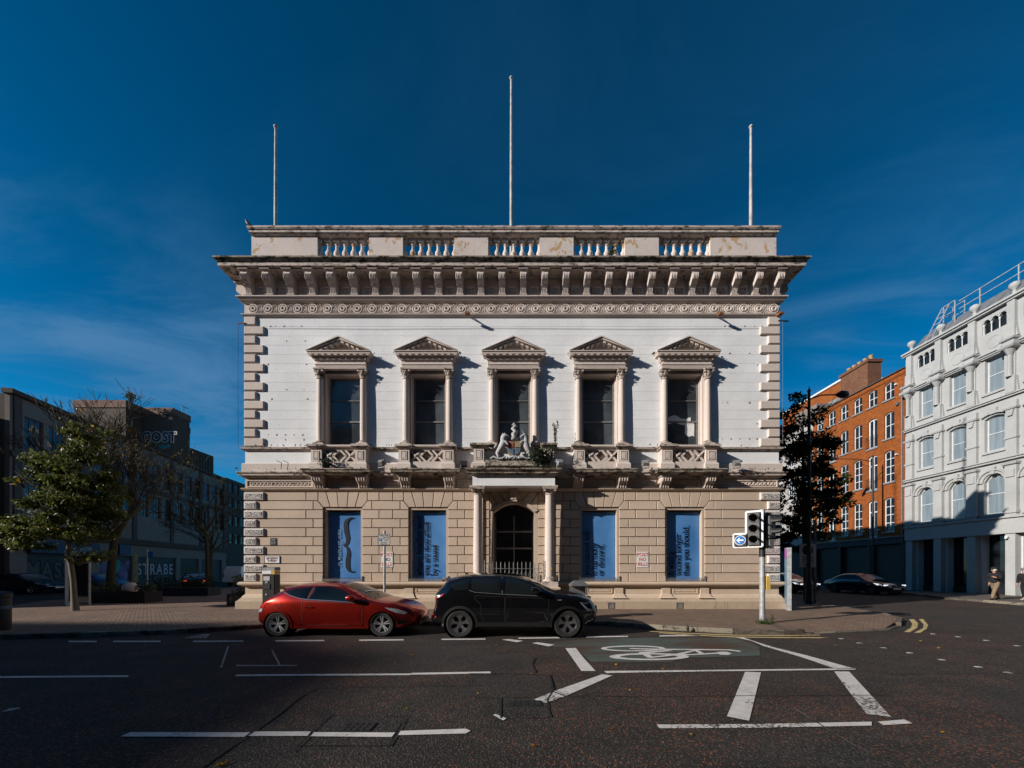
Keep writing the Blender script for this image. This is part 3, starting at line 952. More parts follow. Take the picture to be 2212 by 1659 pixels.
# --- walls behind the facing
def wall_core():
    m = MB()
    t0, t1 = 0.028, 0.5
    m.box(X0, X1, t0, t1, -0.1, 1.20)
    m.box(X0, X1, t0, t1, 4.85, 6.62)
    m.box(X0, X1, t0, t1, 9.74, 13.5)
    gx = [X0]
    for k, c in enumerate(BX):
        w = 0.79 if k != 2 else 0.98
        gx += [c-w, c+w]
    gx.append(X1)
    for i in range(0, len(gx), 2): m.box(gx[i], gx[i+1], t0, t1, 1.20, 4.85)
    ux = [X0]
    for c in BX: ux += [c-0.76, c+0.76]
    ux.append(X1)
    for i in range(0, len(ux), 2): m.box(ux[i], ux[i+1], t0, t1, 6.62, 9.74)
    for k, c in enumerate(BX):
        if k != 2: m.box(c-0.79, c+0.79, t0, t1, 4.21, 4.85)
    return m
wall_core().build('wall', JOINT, HALL)
m = MB()
m.box(X0, X0+0.4, 0.5, 22, -0.1, 13.5); m.box(X1-0.4, X1, 0.5, 22, -0.1, 13.5); m.box(X0, X1, 21.6, 22, -0.1, 13.5)
m.build('side_wall', TAN, HALL)
MB().box(X0+.01, X1-.01, 0.3, 21.9, 13.5, 13.6).build('roof', LEAD, HALL)
m = MB(); m.box(X0+.5, X1-.5, 1.6, 1.7, 0.1, 13.4); m.box(X0+.5, X1-.5, 0.51, 1.6, 5.4, 5.5)
m.build('room_partition', DARK, HALL)

def put(name, me, x=0.0, z=0.0, p=0.0, parent=None, rz=0.0):
    return link(name, me, parent or HALL, (x, -p, z), rz)

# --- plinth
m = MB()
m.mould(X0+.0, X1-.0, [(-.02, 0.50), (0.10, 0.56), (0.06, 0.64), (0.0, 0.70), (0.0, 1.02)], 22)
m.build('plinth', TANL, HALL)
MB().mould(X0, X1, [(0.22, -0.1), (0.24, 0.10), (0.23, 0.42), (0.17, 0.47), (0.10, 0.56)], 22).build('plinth_foot', TANB, HALL)
MB().mould(X0, X1, [(0.0, 1.0), (0.08, 1.015), (0.10, 1.05), (0.16, 1.06), (0.19, 1.10), (0.19, 1.15), (0.15, 1.20), (-.03, 1.205)], 22).build('plinth_cap', TANL, HALL)
# plinth pilasters and sunk panels below the windows
pil = MB(); pil.mould(-0.17, 0.17, [(0.20, 0.55), (0.13, 0.60), (0.08, 0.70), (0.05, 0.72), (0.05, 1.0)], 0.0, base=.05)
pil_me = pil.mesh('plinth_pilaster', TANL)
pan = MB()
for (a, b, c_, d) in ((-.52, .52, .92, .97), (-.52, .52, .72, .77), (-.52, -.46, .77, .92), (.46, .52, .77, .92)): pan.box(a, b, -.035, 0.01, c_, d)
pan.bevbox(-.43, .43, -.025, 0.01, .79, .90, .015)
pan_me = pan.mesh('plinth_panel', TANL)
vent = MB(); vent.box(-.13, .13, -.255, -.2, .14, .17); vent.box(-.13, .13, -.255, -.2, .36, .39); vent.box(-.13, -.1, -.255, -.2, .17, .36); vent.box(.1, .13, -.255, -.2, .17, .36)
for i in range(4): vent.box(-.1, .1, -.25, -.2, .195+i*.042, .21+i*.042)
vent_me = vent.mesh('air_vent', GREYIRON)
for k, c in enumerate(BX):
    if k == 2: continue
    put('plinth_pilaster', pil_me, c-0.78); put('plinth_pilaster', pil_me, c+0.78); put('plinth_panel', pan_me, c)
for x in (-2.75, 3.72, 6.45): put('air_vent', vent_me, x)

# --- ground-floor stonework
CH, CT = 0.3645, 4.84                                    # course height, top of the courses
J = 0.013                                                # half joint
def stone(poly, name='stone_block'):
    """ashlar block with chamfered face from an outline (x, z), counter-clockwise"""
    c = Vector((sum(p[0] for p in poly)/len(poly), sum(p[1] for p in poly)/len(poly)))
    n = len(poly)
    def shrink(d):
        out = []
        for i in range(n):
            a, b, e = Vector(poly[i-1]), Vector(poly[i]), Vector(poly[(i+1) % n])
            t1 = (b-a).normalized(); t2 = (e-b).normalized()
            n1 = Vector((-t1.y, t1.x)); n2 = Vector((-t2.y, t2.x))
            s = n1 + n2
            s = s/max(0.25, (1 + n1.dot(n2)))
            out.append(b + s*d)
        return out
    o1, o2 = shrink(J), shrink(J+0.012)
    fr = rnd.uniform(-0.003, 0.003)
    vs = [(p.x, 0.035, p.y) for p in o1] + [(p.x, 0.004+fr, p.y) for p in o1] + [(p.x, -0.008+fr, p.y) for p in o2]
    fs = [(i, (i+1) % n, (i+1) % n+n, i+n) for i in range(n)] + [(i+n, (i+1) % n+n, (i+1) % n+2*n, i+2*n) for i in range(n)]
    tri = tessellate_polygon([[Vector((p.x, p.y, 0)) for p in o2]])
    fs += [tuple(q+2*n for q in t) for t in tri]
    return MB().add(vs, fs).build(name, TAN, HALL)
def rect(x0, x1, z0, z1): return [(x0, z0), (x1, z0), (x1, z1), (x0, z1)]
def row(i): return CT - CH*(i+1), CT - CH*i
VT = [-.998, -.677, -.232, .232, .673, .998]
VB = [-.789, -.501, -.172, .176, .501, .789]
VZ = 4.21
for k, c in enumerate(BX):
    if k == 2: continue
    for j in range(5):
        p = [(c+VB[j], VZ), (c+VB[j+1], VZ), (c+VT[j+1], CT), (c+VT[j], CT)]
        if j == 0: p = [(c+VB[0], VZ), (c+VB[1], VZ), (c+VT[1], CT), (c+VT[0], CT), (c+VT[0], CT-CH)]
        if j == 4: p = [(c+VB[4], VZ), (c+VB[5], VZ), (c+VT[5], CT-CH), (c+VT[5], CT), (c+VT[4], CT)]
        stone(p, 'voussoir')
def pier(xl, xr, jo, je, cutl=True, cutr=True):
    """courses of a pier between the window edges xl and xr; jo / je: joints of the odd and even courses"""
    for i in range(10):
        z0, z1 = row(i)
        cuts = jo if i % 2 == 0 else je
        el = [xl + (0.209 if cutl and i == 0 else 0)] + list(cuts) + [xr - (0.209 if cutr and i == 0 else 0)]
        for a, b in zip(el[:-1], el[1:]):
            poly = rect(a, b, z0, z1)
            if i == 1:
                if cutl and a == el[0]: poly = [(a, z0), (b, z0), (b, z1), (a+.209, z1), (a, VZ)]
                if cutr and b == el[-1]: poly = [(a, z0), (b, z0), (b, VZ), (b-.209, z1), (a, z1)]
            stone(poly)
for k in (0, 3):
    c = BX[k]
    pier(c+.789, BX[k+1]-.789, (c+1.476, c+2.028), (c+1.183, c+2.33))
c = BX[1]; pier(c+.789, BX[2]-.98, (c+1.476, c+2.02), (c+1.183, c+2.15), True, False)
c = BX[3]; pier(BX[2]+.98, c-.789, (c-2.02, c-1.476), (c-2.15, c-1.183), False, True)
c = BX[0]; pier(X0+.02, c-.789, (c-1.485,), (c-1.193,), False, True)
c = BX[4]; pier(c+.789, X1-.02, (c+1.485,), (c+1.193,), True, False)
# stones above the doorway arch
c = BX[2]
AR = [(-.98, 4.09), (-.66, 4.31), (-.33, 4.45), (-.11, 4.50), (.11, 4.50), (.33, 4.45), (.66, 4.31), (.98, 4.09)]
TP = [-.98, -.98, -.62, -.16, .16, .62, .98, .98]
for j in range(7):
    a, b = AR[j], AR[j+1]
    ta, tb = TP[j], TP[j+1]
    if j == 3:
        m = MB(); m.prism([(c-.13, 4.42), (c+.13, 4.42), (c+.17, 4.93), (c-.17, 4.93)], -.22, .03)
        m.box(c-.21, c+.21, -.27, .02, 4.93, 4.99); m.box(c-.10, c-.015, -.245, -.22, 4.50, 4.86); m.box(c+.015, c+.10, -.245, -.22, 4.50, 4.86)
        m.build('keystone', TAN, HALL)
        continue
    if j == 0: p = [(c+a[0], a[1]), (c+b[0], b[1]), (c-.98, 4.84)]
    elif j == 6: p = [(c+a[0], a[1]), (c+b[0], b[1]), (c+.98, 4.84)]
    else: p = [(c+a[0], a[1]), (c+b[0], b[1]), (c+tb, CT), (c+ta, CT)]
    stone(p, 'voussoir')
# quoins with a worm-eaten face
def quoin_mesh(w, h, side):
    m = MB(); x0, x1 = (0, w) if side < 0 else (-w, 0)
    m.bevbox(x0, x1, -.075, .01, 0, h, .025)
    return m.mesh('quoin', QUOIN), MB().box(x0+.07, x1-.07, -.088, -.07, .065, h-.065).mesh('vermiculated_face', VERM)
for side, xe in ((-1, X0-.015), (1, X1+.015)):
    W = quoin_mesh(.80, CH-.055, side); N = quoin_mesh(.50, CH-.055, side)
    for i in range(10):
        q, f = W if i % 2 == 0 else N
        z0, z1 = row(i)
        o = put('quoin', q, xe, z0+.025)
        put('vermiculated_face', f, 0, 0, 0, o)

# --- entablature between the storeys
MB().mould(X0, X1, [(0.0, 4.85), (0.05, 4.87), (0.10, 4.92), (0.12, 4.97), (0.02, 5.00)], 22).build('string_course', TAN, HALL)
MB().box(X0, X1, -.002, .03, 4.99, 5.40).build('frieze_band', TAN, HALL)
MB().mould(X0, X1, [(0.0, 5.40), (0.06, 5.41), (0.09, 5.46), (0.17, 5.47), (0.18, 5.54), (0.22, 5.57), (0.22, 5.61), (0.0, 5.66)], 22).build('main_string_course', CREAMD, HALL)
MB().mould(X0, X1, [(0.09, 5.62), (0.09, 5.95), (0.06, 5.985), (0.0, 5.99)], 22).build('base_band', CREAM, HALL)
MB().box(X0, X1, -.001, .03, 5.98, 6.50).build('white_band', WHITE, HALL)
MB().mould(X0, X1, [(0.0, 6.49), (0.05, 6.50), (0.07, 6.54), (0.11, 6.55), (0.13, 6.62), (0.0, 6.66)], 22).build('sill_course', CREAMD, HALL)
ring_me = MB().torus((0, 0, 0), .058, .016, 14, 5).mesh('ring', CREAM, 60)
cons = MB()
# console: scrolled bracket below the balconies
prof = [(0, 4.97), (.10, 4.97), (.13, 5.03), (.15, 5.12), (.22, 5.18), (.33, 5.22), (.38, 5.30), (.36, 5.37), (0, 5.37)]
cons.prism([(-p, z) for p, z in reversed(prof)], -.20, .20, 'x')
for i in range(4):
    x = -.15 + i*.1
    cons.tube([(x, -.12, 4.99), (x, -.165, 5.10), (x, -.25, 5.18), (x, -.36, 5.23), (x, -.40, 5.32)], [.03, .032, .034, .036, .03], 6)
cons.box(-.24, .24, -.42, 0, 5.37, 5.44)
cons_me = cons.mesh('console', CREAM, 50)
cx_ = []
for k, c in enumerate(BX):
    if k == 2: continue
    cx_ += [c-.88, c+.88]
    put('console', cons_me, c-.88); put('console', cons_me, c+.88)
edges = [X0+.02] + [e for x in cx_ for e in (x-.26, x+.26)] + [X1-.02]
edges = edges[:8] + [-.15-1.75, -.15+1.75] + edges[8:] if False else edges
segs = [(edges[i], edges[i+1]) for i in range(0, len(edges), 2)]
for a, b in segs:
    if a < -.15 < b:
        parts_ = [(a, -1.75), (1.45, b)]
    else: parts_ = [(a, b)]
    for u, v in parts_:
        m = MB(); m.box(u+.05, v-.05, -.035, 0.0, 5.03, 5.065); m.box(u+.05, v-.05, -.035, 0.0, 5.275, 5.31)
        m.box(u+.05, u+.085, -.035, 0, 5.065, 5.275); m.box(v-.085, v-.05, -.035, 0, 5.065, 5.275)
        m.build('frieze_panel', CREAM, HALL)
        n = max(1, int((v-u-.24)/.15))
        for i in range(n):
            put('ring', ring_me, (u+v)/2 + (i-(n-1)/2)*.15, 5.17, .012)

# --- upper wall: scored courses
UP, UZ = .3765, 6.64
breaks = [X0+.02]
for c in BX: breaks += [c-.77, c+.77]
breaks.append(X1-.02)
for i in range(14):
    z0, z1 = UZ + i*UP, UZ + (i+1)*UP
    if z1 > 9.76:
        sp = [(X0+.02, X1-.02)] if i != 8 else None
        if z0 < 9.74: sp = None
    else: sp = None
    if sp is None: sp = [(breaks[j], breaks[j+1]) for j in range(0, 12, 2)]
    for a, b in sp:
        g = 0.0018
        MB().bevbox(a, b, 0.0+rnd.uniform(-.001, .001), .035, z0+g, z1-g if i < 13 else 11.95, .003).build('wall_course', WHITE, HALL)
for a, b in [(breaks[j], breaks[j+1]) for j in range(0, 12, 2)]: MB().box(a+.01, b-.01, .006, .03, 6.66, 9.8).build('wall_backing', WHITE, HALL)
MB().box(X0+.03, X1-.03, .006, .03, 9.8, 11.9).build('wall_backing', WHITE, HALL)
for c in BX: MB().box(c-.77, c+.77, 0.0, .035, 9.66, 9.76).build('lintel', WHITE, HALL)
for side, xe in ((-1, X0-.012), (1, X1+.012)):
    for i in range(14):
        wide = i % 2 == 0
        w = .80 if wide else .48
        x0, x1 = (xe, xe+w) if side < 0 else (xe-w, xe)
        z0 = UZ + i*UP
        MB().bevbox(x0, x1, -.075, .01, z0+.022, z0+UP-.022 if i < 13 else 11.9, .03).build('quoin', CREAM, HALL)

# --- small drill holes and scars left by removed lettering
m = MB()
for (xs, z) in (((-10.0, -9.8, -9.45, -9.1, -8.75), 11.55), ((-9.35, -8.6), 10.95), ((-10.1, -8.55), 10.0), ((-9.35, -8.65), 8.98), ((-9.95, -8.5), 8.6),
                ((-10.1, -9.75, -9.4, -9.05, -8.7), 7.15), ((-9.4, -8.65), 6.95), ((8.4, 8.8, 9.2, 9.6, 9.9), 11.55), ((8.3, 8.5, 9.4, 9.9), 8.45),
                ((8.3, 8.65, 9.0, 9.4, 9.7), 6.98), ((8.6, 9.4), 10.45), ((9.72,), 9.98), ((9.7,), 7.6)):
    for x in xs:
        w, h = rnd.uniform(.02, .055), rnd.uniform(.015, .04)
        m.prism([(x-w, z), (x-w*.3, z-h), (x+w*.8, z-h*.5), (x+w*.6, z+h), (x-w*.2, z+h*.6)], -.004, .0)
o = m.build('fixing_scars', plain('dark_scar', (0.10, 0.085, 0.075), .9), HALL); o['kind'] = 'stuff'

# --- frieze of roundels, bed mould, brackets, cornice
MB().mould(X0, X1, [(0.0, 11.90), (0.05, 11.91), (0.10, 11.96), (0.11, 11.995), (0.02, 12.02)], 22).build('frieze_foot', CREAM, HALL)
MB().mould(X0, X1, [(0.02, 12.01), (0.02, 12.44)], 22).build('roundel_frieze', CREAM, HALL)
MB().mould(X0, X1, [(0.02, 12.43), (0.07, 12.45), (0.14, 12.50), (0.20, 12.58), (0.23, 12.60), (0.23, 12.64), (0.12, 12.68)], 22).build('bed_mould', CREAM, HALL)
def roundel():
    m = MB()
    m.torus((0, -.012, 0), .172, .034, 22, 6)
    m.torus((0, -.02, 0), .082, .046, 16, 6)
    return m.mesh('roundel', CREAM, 60)
ro_me = roundel()
sm = MB(); sm.torus((0, -.01, 0), .060, .022, 14, 5); sm.lathe([(0, -.035), (.025, -.02), (.03, .01)], (0, 0, 0), 8, 'y')
sm_me = sm.mesh('small_roundel', CREAM, 60)
lf = MB()
for sx in (-1, 1):
    for sz in (-1, 1):
        for (x, z, r) in ((.05, .10, .030), (.10, .135, .026), (.02, .155, .026), (.085, .075, .020), (.13, .165, .018)):
            lf.lathe([(0, -.05), (r*.75, -.035), (r, .005)], (sx*x*.9, 0, sz*z), 6, 'y')
lf_me = lf.mesh('carved_foliage', CREAM, 50)
x = X0 + .36
for i in range(36):
    xx = -10.67 + i*.6005
    put('roundel', ro_me, xx, 12.225, .025)
    if i < 35:
        put('small_roundel', sm_me, xx+.30, 12.225, .025)
        o = put('carved_foliage', lf_me, xx+.30, 12.225, .02); o['kind'] = 'stuff'
br = MB()
bp = [(0, 12.68), (.17, 12.68), (.20, 12.72), (.205, 12.80), (.23, 12.88), (.29, 12.955), (.33, 12.98), (.335, 13.0), (.40, 13.03), (.47, 13.09), (.515, 13.17), (.52, 13.27), (.49, 13.36), (.48, 13.41), (0, 13.41)]
br.prism([(-p, z) for p, z in reversed(bp)], -.125, .125, 'x')
for i in range(4):
    xx = -.09 + i*.06
    br.tube([(xx, -.485, 13.10), (xx, -.525, 13.18), (xx, -.53, 13.27)], [.018, .022, .018], 5)
    br.tube([(xx, -.19, 12.73), (xx, -.215, 12.82), (xx, -.25, 12.90)], [.02, .022, .014], 5)
br.box(-.15, .15, -.24, 0, 12.655, 12.69)
br.box(-.155, .155, -.535, 0, 13.41, 13.435); br.box(-.19, .19, -.57, 0, 13.435, 13.48)
br_me = br.mesh('cornice_bracket', CREAM, 35)
tl = MB()
for (a, b, c_, d) in ((-.17, .17, 13.06, 13.10), (-.17, .17, 12.76, 12.80), (-.17, -.13, 12.80, 13.06), (.13, .17, 12.80, 13.06)): tl.box(a, b, -.05, 0.01, c_, d)
for i in range(5):
    a = 2*PI*i/5
    tl.lathe([(0, -.03), (.025, -.025), (.038, .01)], (.055*math.cos(a), -.0, 12.93+.055*math.sin(a)), 6, 'y')
tl.lathe([(0, -.05), (.02, -.03), (.025, .01)], (0, 0, 12.93), 6, 'y')
tl_me = tl.mesh('rosette_panel', CREAM, 50)
cf = MB()
for (a, b, c_, d) in ((-.21, .21, -.50, -.46), (-.21, .21, -.12, -.08), (-.21, -.17, -.46, -.12), (.17, .21, -.46, -.12)): cf.box(a, b, c_, d, 13.45, 13.505)
cf_me = cf.mesh('soffit_coffer', CREAM)
NB = 26
for i in range(NB):
    xx = -10.74 + i*(21.09/(NB-1))
    put('cornice_bracket', br_me, xx)
    if i < NB-1:
        put('rosette_panel', tl_me, xx+.42, 0, .02); put('soffit_coffer', cf_me, xx+.42)
for side, xe in ((-1, X0), (1, X1)):                       # brackets along the two returns
    for i in range(6):
        o = link('cornice_bracket', br_me, HALL, (xe, .32+i*.85, 0), R(-90) if side < 0 else R(90))
MB().box(X0, X1, -.012, .03, 12.66, 13.5).build('bracket_frieze', CREAM, HALL)
MB().mould(X0, X1, [(0.0, 13.48), (.59, 13.50), (.62, 13.505), (.62, 13.645), (.60, 13.65)], 22).build('cornice_fascia', CREAMD, HALL)
MB().mould(X0, X1, [(0.58, 13.65), (.655, 13.652), (.665, 13.685), (.69, 13.70), (.70, 13.725), (.74, 13.735), (.75, 13.78), (.0, 13.86), (-.4, 13.87)], 22).build('cornice_top', LEDGE, HALL)

# --- parapet with balusters
PX0, PX1, PP = -10.85, 10.55, -.10
MB().box(PX0, PX1, -PP, -PP+.42, 13.85, 14.43).build('parapet_plinth', PARAPET, HALL)
bal = MB()
bal.box(-.115, .115, -.115, .115, 0, .06)
bal.lathe([(.085, .06), (.095, .08), (.07, .11), (.075, .14), (.125, .23), (.132, .28), (.115, .34), (.075, .42), (.062, .52), (.06, .60), (.085, .62), (.085, .65), (.06, .67), (.09, .74)], (0, 0, 0), 10)
bal.box(-.12, .12, -.12, .12, .74, .86)
bal_me = bal.mesh('baluster', PARAPET, 40)
gaps = [(c-1.05, c+1.05) for c in [-.15-6.96, -.15-3.48, -.15, -.15+3.48, -.15+6.96]]
solid = [PX0] + [e for g in gaps for e in g] + [PX1]
for i in range(0, len(solid), 2):
    MB().box(solid[i], solid[i+1], -PP, -PP+.42, 14.43, 15.29).build('parapet_pier', PARAPET, HALL)
for a, b in gaps:
    c = (a+b)/2
    for j in range(7):
        put('baluster', bal_me, c + (j-3)*.349, 14.43, PP-.2)
MB().mould(PX0, PX1, [(-.0-.1, 15.28), (-.03, 15.30), (.0, 15.34), (.02, 15.35), (.02, 15.43), (.05, 15.45), (.08, 15.50), (.08, 15.56), (-.1, 15.60)], .55).build('parapet_coping', CREAMD, HALL)

# --- upper windows: one bay built, then copied
def bay_parts():
    L = []
    # jambs and soffit of the opening
    m = MB()
    m.box(-.77, -.70, .0, .34, 6.66, 9.66); m.box(.70, .77, .0, .34, 6.66, 9.66); m.box(-.77, .77, .0, .34, 9.60, 9.74)
    m.box(-.70, -.66, .18, .26, 6.66, 9.56); m.box(.66, .70, .18, .26, 6.66, 9.56); m.box(-.70, .70, .18, .26, 9.56, 9.60)
    L.append(('window_surround', m.mesh('window_surround', CREAM), []))
    # sash frame and panes
    m = MB()
    zb0, zb1 = 6.70, 9.56
    for (a, b, c_, d) in ((-.66, -.60, zb0, zb1), (.60, .66, zb0, zb1), (-.60, .60, zb0, zb0+.09), (-.60, .60, zb1-.06, zb1), (-.60, .60, 7.74, 7.80), (-.60, .60, 8.62, 8.65)):
        m.box(a, b, .24, .30, c_, d)
    gl = [MB().box(-.60, .60, .275, .285, a, b).mesh('pane', GLASSB) for a, b in ((6.79, 7.74), (7.80, 8.62), (8.65, 9.50))]
    L.append(('sash_window', m.mesh('sash_window', GREYIRON), [('pane', g) for g in gl]))
    # columns with pilasters behind them
    for s in (-1, 1):
        m = MB(); m.lathe([(.125, 6.84), (.128, 7.4), (.120, 8.6), (.108, 9.33)], (s*.87, -.085, 0), 18)
        cap = MB()
        cap.lathe([(.115, 9.33), (.135, 9.345), (.135, 9.365), (.108, 9.38), (.112, 9.5), (.15, 9.64), (.17, 9.68)], (s*.87, -.085, 0), 14)
        for tier, (z, rr, hh, n) in enumerate(((9.38, .118, .13, 8), (9.48, .128, .15, 8))):
            for i in range(n):
                a = 2*PI*(i+.5*tier)/n
                d = Vector((math.cos(a), math.sin(a), 0)); sd_ = Vector((-d.y, d.x, 0))
                b = Vector((s*.87, -.085, z))
                q = [b+d*rr-sd_*.045, b+d*rr+sd_*.045, b+d*(rr+.02)+sd_*.045+Vector((0, 0, hh*.7)), b+d*(rr+.02)-sd_*.045+Vector((0, 0, hh*.7)),
                     b+d*(rr+.085)+sd_*.03+Vector((0, 0, hh)), b+d*(rr+.085)-sd_*.03+Vector((0, 0, hh)), b+d*(rr+.075)+Vector((0, 0, hh*.72))]
                cap.add(q, [(0, 1, 2, 3), (3, 2, 4, 5), (5, 4, 6)])
        for dx_ in (-1, 1):
            for dy_ in (-1, 1):
                cap.lathe([(0, -.028), (.04, -.022), (.045, .022), (0, .028)], (s*.87+dx_*.155, -.085+dy_*.14, 9.63), 8, 'y')
        cap.box(s*.87-.19, s*.87+.19, -.27, .0, 9.69, 9.74)
        bs = MB()
        bs.lathe([(.185, 6.75), (.19, 6.775), (.175, 6.80), (.15, 6.805), (.15, 6.82), (.165, 6.835), (.145, 6.85), (.125, 6.86)], (s*.87, -.085, 0), 16)
        bs.box(s*.87-.20, s*.87+.20, -.285, .0, 6.66, 6.75)
        L.append(('column', m.mesh('column', CREAM, 50), [('capital', cap.mesh('capital', CREAMD, 50)), ('column_base', bs.mesh('column_base', CREAMD, 50))]))
        L.append(('pilaster', MB().box(s*.87-.115, s*.87+.115, -.03, .01, 6.70, 9.70).mesh('pilaster', CREAM), []))
    # entablature and pediment
    m = MB()
    m.mould(-.985, .985, [(.165, 9.74), (.175, 9.80), (.185, 9.81), (.185, 9.87), (.215, 9.89), (.215, 9.915), (.165, 9.92), (.165, 10.05)], .0, base=.165)
    m.box(-.985, .985, .0, .05, 9.74, 10.05)
    L.append(('window_entablature', m.mesh('window_entablature', CREAM), []))
    m = MB()
    m.mould(-1.03, 1.03, [(.17, 10.04), (.20, 10.08), (.24, 10.13), (.25, 10.19), (.26, 10.195), (.36, 10.235), (.37, 10.30), (.40, 10.32), (.40, 10.35), (.0, 10.36)], .0, base=.165)
    # raking cornices
    ax, az, ex, ez = 0.0, 10.93, 1.265, 10.355
    for s in (-1, 1):
        d = Vector((s*(ax-ex)*-1, ez-az)).normalized()     # from the apex outwards and down
        nrm = Vector((-d.y, d.x)) if s < 0 else Vector((d.y, -d.x))
        if nrm.y > 0: nrm = -nrm
        for (u, v, p) in ((0, .045, .41), (.045, .115, .37), (.115, .15, .25)):
            a0 = Vector((0, az)); e0 = Vector((s*ex, ez))
            A = Vector((0, az - u/abs(nrm.y))); B = Vector((0, az - v/abs(nrm.y)))
            sl = (az-ez)/ex
            E1 = e0 + nrm*u; E2 = e0 + nrm*v
            xe1 = s*(ex - 0.0); 
            poly = [(A.x, A.y), (B.x, B.y), (xe1, B.y - sl*ex), (xe1, A.y - sl*ex)]
            poly = [(px_, max(pz_, 10.352)) for px_, pz_ in poly]
            if s > 0: poly = poly[::1]
            m.prism(poly if s < 0 else poly[::-1], -p, .0)
    ped = m.mesh('pediment', CREAM)
    ty = MB(); ty.prism([(-1.05, 10.35), (1.05, 10.35), (0, 10.82)], -.09, .0)
    mods = []
    for i in range(10):
        xx = -1.14 + i*.2533
        mods.append(('modillion', MB().box(xx-.06, xx+.06, -.355, -.22, 10.19, 10.25).mesh('modillion', CREAM)))
    for s in (-1, 1):
        for i in range(5):
            xx = .13 + i*.20
            zz = 10.93 - xx*(.575/1.265) - .20
            md = MB(); md.add([(s*(xx-.055), -.33, zz+.023), (s*(xx+.055), -.33, zz-.023), (s*(xx+.055), -.33, zz+.05), (s*(xx-.055), -.33, zz+.095),
                    (s*(xx-.055), -.05, zz+.023), (s*(xx+.055), -.05, zz-.023), (s*(xx+.055), -.05, zz+.05), (s*(xx-.055), -.05, zz+.095)],
                   [(0, 1, 2, 3), (4, 7, 6, 5), (0, 4, 5, 1), (1, 5, 6, 2), (2, 6, 7, 3), (3, 7, 4, 0)])
            mods.append(('modillion', md.mesh('modillion', CREAM)))
    dn = MB()
    for i in range(24):
        xx = -1.0 + i*(2.0/23)
        dn.box(xx-.025, xx+.025, -.235, -.17, 10.075, 10.125)
    L.append(('pediment', ped, [('tympanum', ty.mesh('tympanum', CREAM)), ('dentils', dn.mesh('dentils', CREAM))] + mods))
    return L
def balcony_parts():
    L = []
    for s in (-1, 1):
        x = s*.87
        m = MB(); m.mould(x-.21, x+.21, [(.44, 5.64), (.44, 5.86), (.41, 5.92), (.38, 5.94), (.38, 6.46)], 0.0, base=.38)
        fr = MB()
        for (a, b, c_, d) in ((-.12, .12, 6.36, 6.385), (-.12, .12, 6.035, 6.06), (-.12, -.095, 6.06, 6.36), (.095, .12, 6.06, 6.36)): fr.box(x+a, x+b, -.40, -.375, c_, d)
        fr.bevbox(x-.075, x+.075, -.395, -.375, 6.08, 6.34, .012)
        cp = MB().mould(x-.22, x+.22, [(.38, 6.45), (.43, 6.47), (.47, 6.52), (.50, 6.54), (.50, 6.62), (.40, 6.66)], .0, base=.38)
        L.append(('pedestal', m.mesh('pedestal', CREAM), [('pedestal_panel', fr.mesh('pedestal_panel', CREAM)), ('pedestal_cap', cp.mesh('pedestal_cap', CREAMD))]))
    m = MB(); m.mould(-.66, .66, [(.30, 6.50), (.36, 6.53), (.40, 6.55), (.40, 6.62), (.3, 6.65)], .0, base=.30)
    m.box(-.66, .66, -.32, .0, 5.64, 5.98); m.box(-.66, .66, -.30, -.20, 6.44, 6.50)
    L.append(('balcony_rail', m.mesh('balcony_rail', CREAM), []))
    m = MB()
    for s in (-1, 1):
        # pierced lattice: crosses and a lozenge
        cx2 = s*.44
        for (a, b) in (((-.20, 5.99), (.20, 6.43)), ((-.20, 6.43), (.20, 5.99))): m.bar((cx2+a[0], -.25, a[1]), (cx2+b[0], -.25, b[1]), .075, .09, (0, 1, 0))
    for (a, b) in (((-.26, 6.21), (0, 6.47)), ((0, 6.47), (.26, 6.21)), ((.26, 6.21), (0, 5.95)), ((0, 5.95), (-.26, 6.21))):
        m.bar((a[0], -.25, a[1]), (b[0], -.25, b[1]), .075, .085, (0, 1, 0))
    for xx in (-.44, .44): m.lathe([(0, -.33), (.05, -.31), (.06, -.25)], (xx, 0, 6.21), 8, 'y')
    L.append(('lattice_panel', m.mesh('lattice_panel', CREAM), []))
    L.append(('lattice_back', MB().box(-.66, .66, -.14, -.10, 5.98, 6.50).mesh('lattice_back', CREAMD), []))
    L.append(('balcony_slab', MB().mould(-1.24, 1.24, [(.44, 5.445), (.50, 5.455), (.54, 5.49), (.58, 5.50), (.60, 5.56), (.63, 5.59), (.63, 5.63), (.0, 5.66)], 0, base=.51).mesh('balcony_slab', LEDGE), []))
    return L
BP, BL = bay_parts(), balcony_parts()
for k, c in enumerate(BX):
    for (nm, me, subs) in BP + (BL if k != 2 else []):
        o = put(nm, me, c)
        for sn, sme in subs: 
            so_ = put(sn, sme, 0, 0, 0, o)
            if sn == 'dentils': so_['kind'] = 'stuff'
        if nm == 'sash_window' and k == 4: o['label'] = 'sash window with torn white sheeting hanging behind its glass'
# torn sheet inside the last window
m = MB()
g = 9
for j, (x0, x1, zt, zb_) in enumerate(((-.58, .35, 8.0, 7.72), (.12, .50, 7.78, 7.25))):
    vs = []
    for a in range(g):
        for b in range(5):
            u, v = a/(g-1), b/4
            z = zt*(1-v) + zb_*v + .07*math.sin(u*7+j*2)*(1-v*.4) - (.12*abs(u-.4) if j == 0 else .10*u)
            vs.append((x0+(x1-x0)*u, .262+.010*math.sin(u*15+v*7), z))
    m.add(vs, [(a*5+b, (a+1)*5+b, (a+1)*5+b+1, a*5+b+1) for a in range(g-1) for b in range(4)])
o = m.build('torn_sheet', PAPER, HALL, 60, loc=(BX[4], 0, 0))

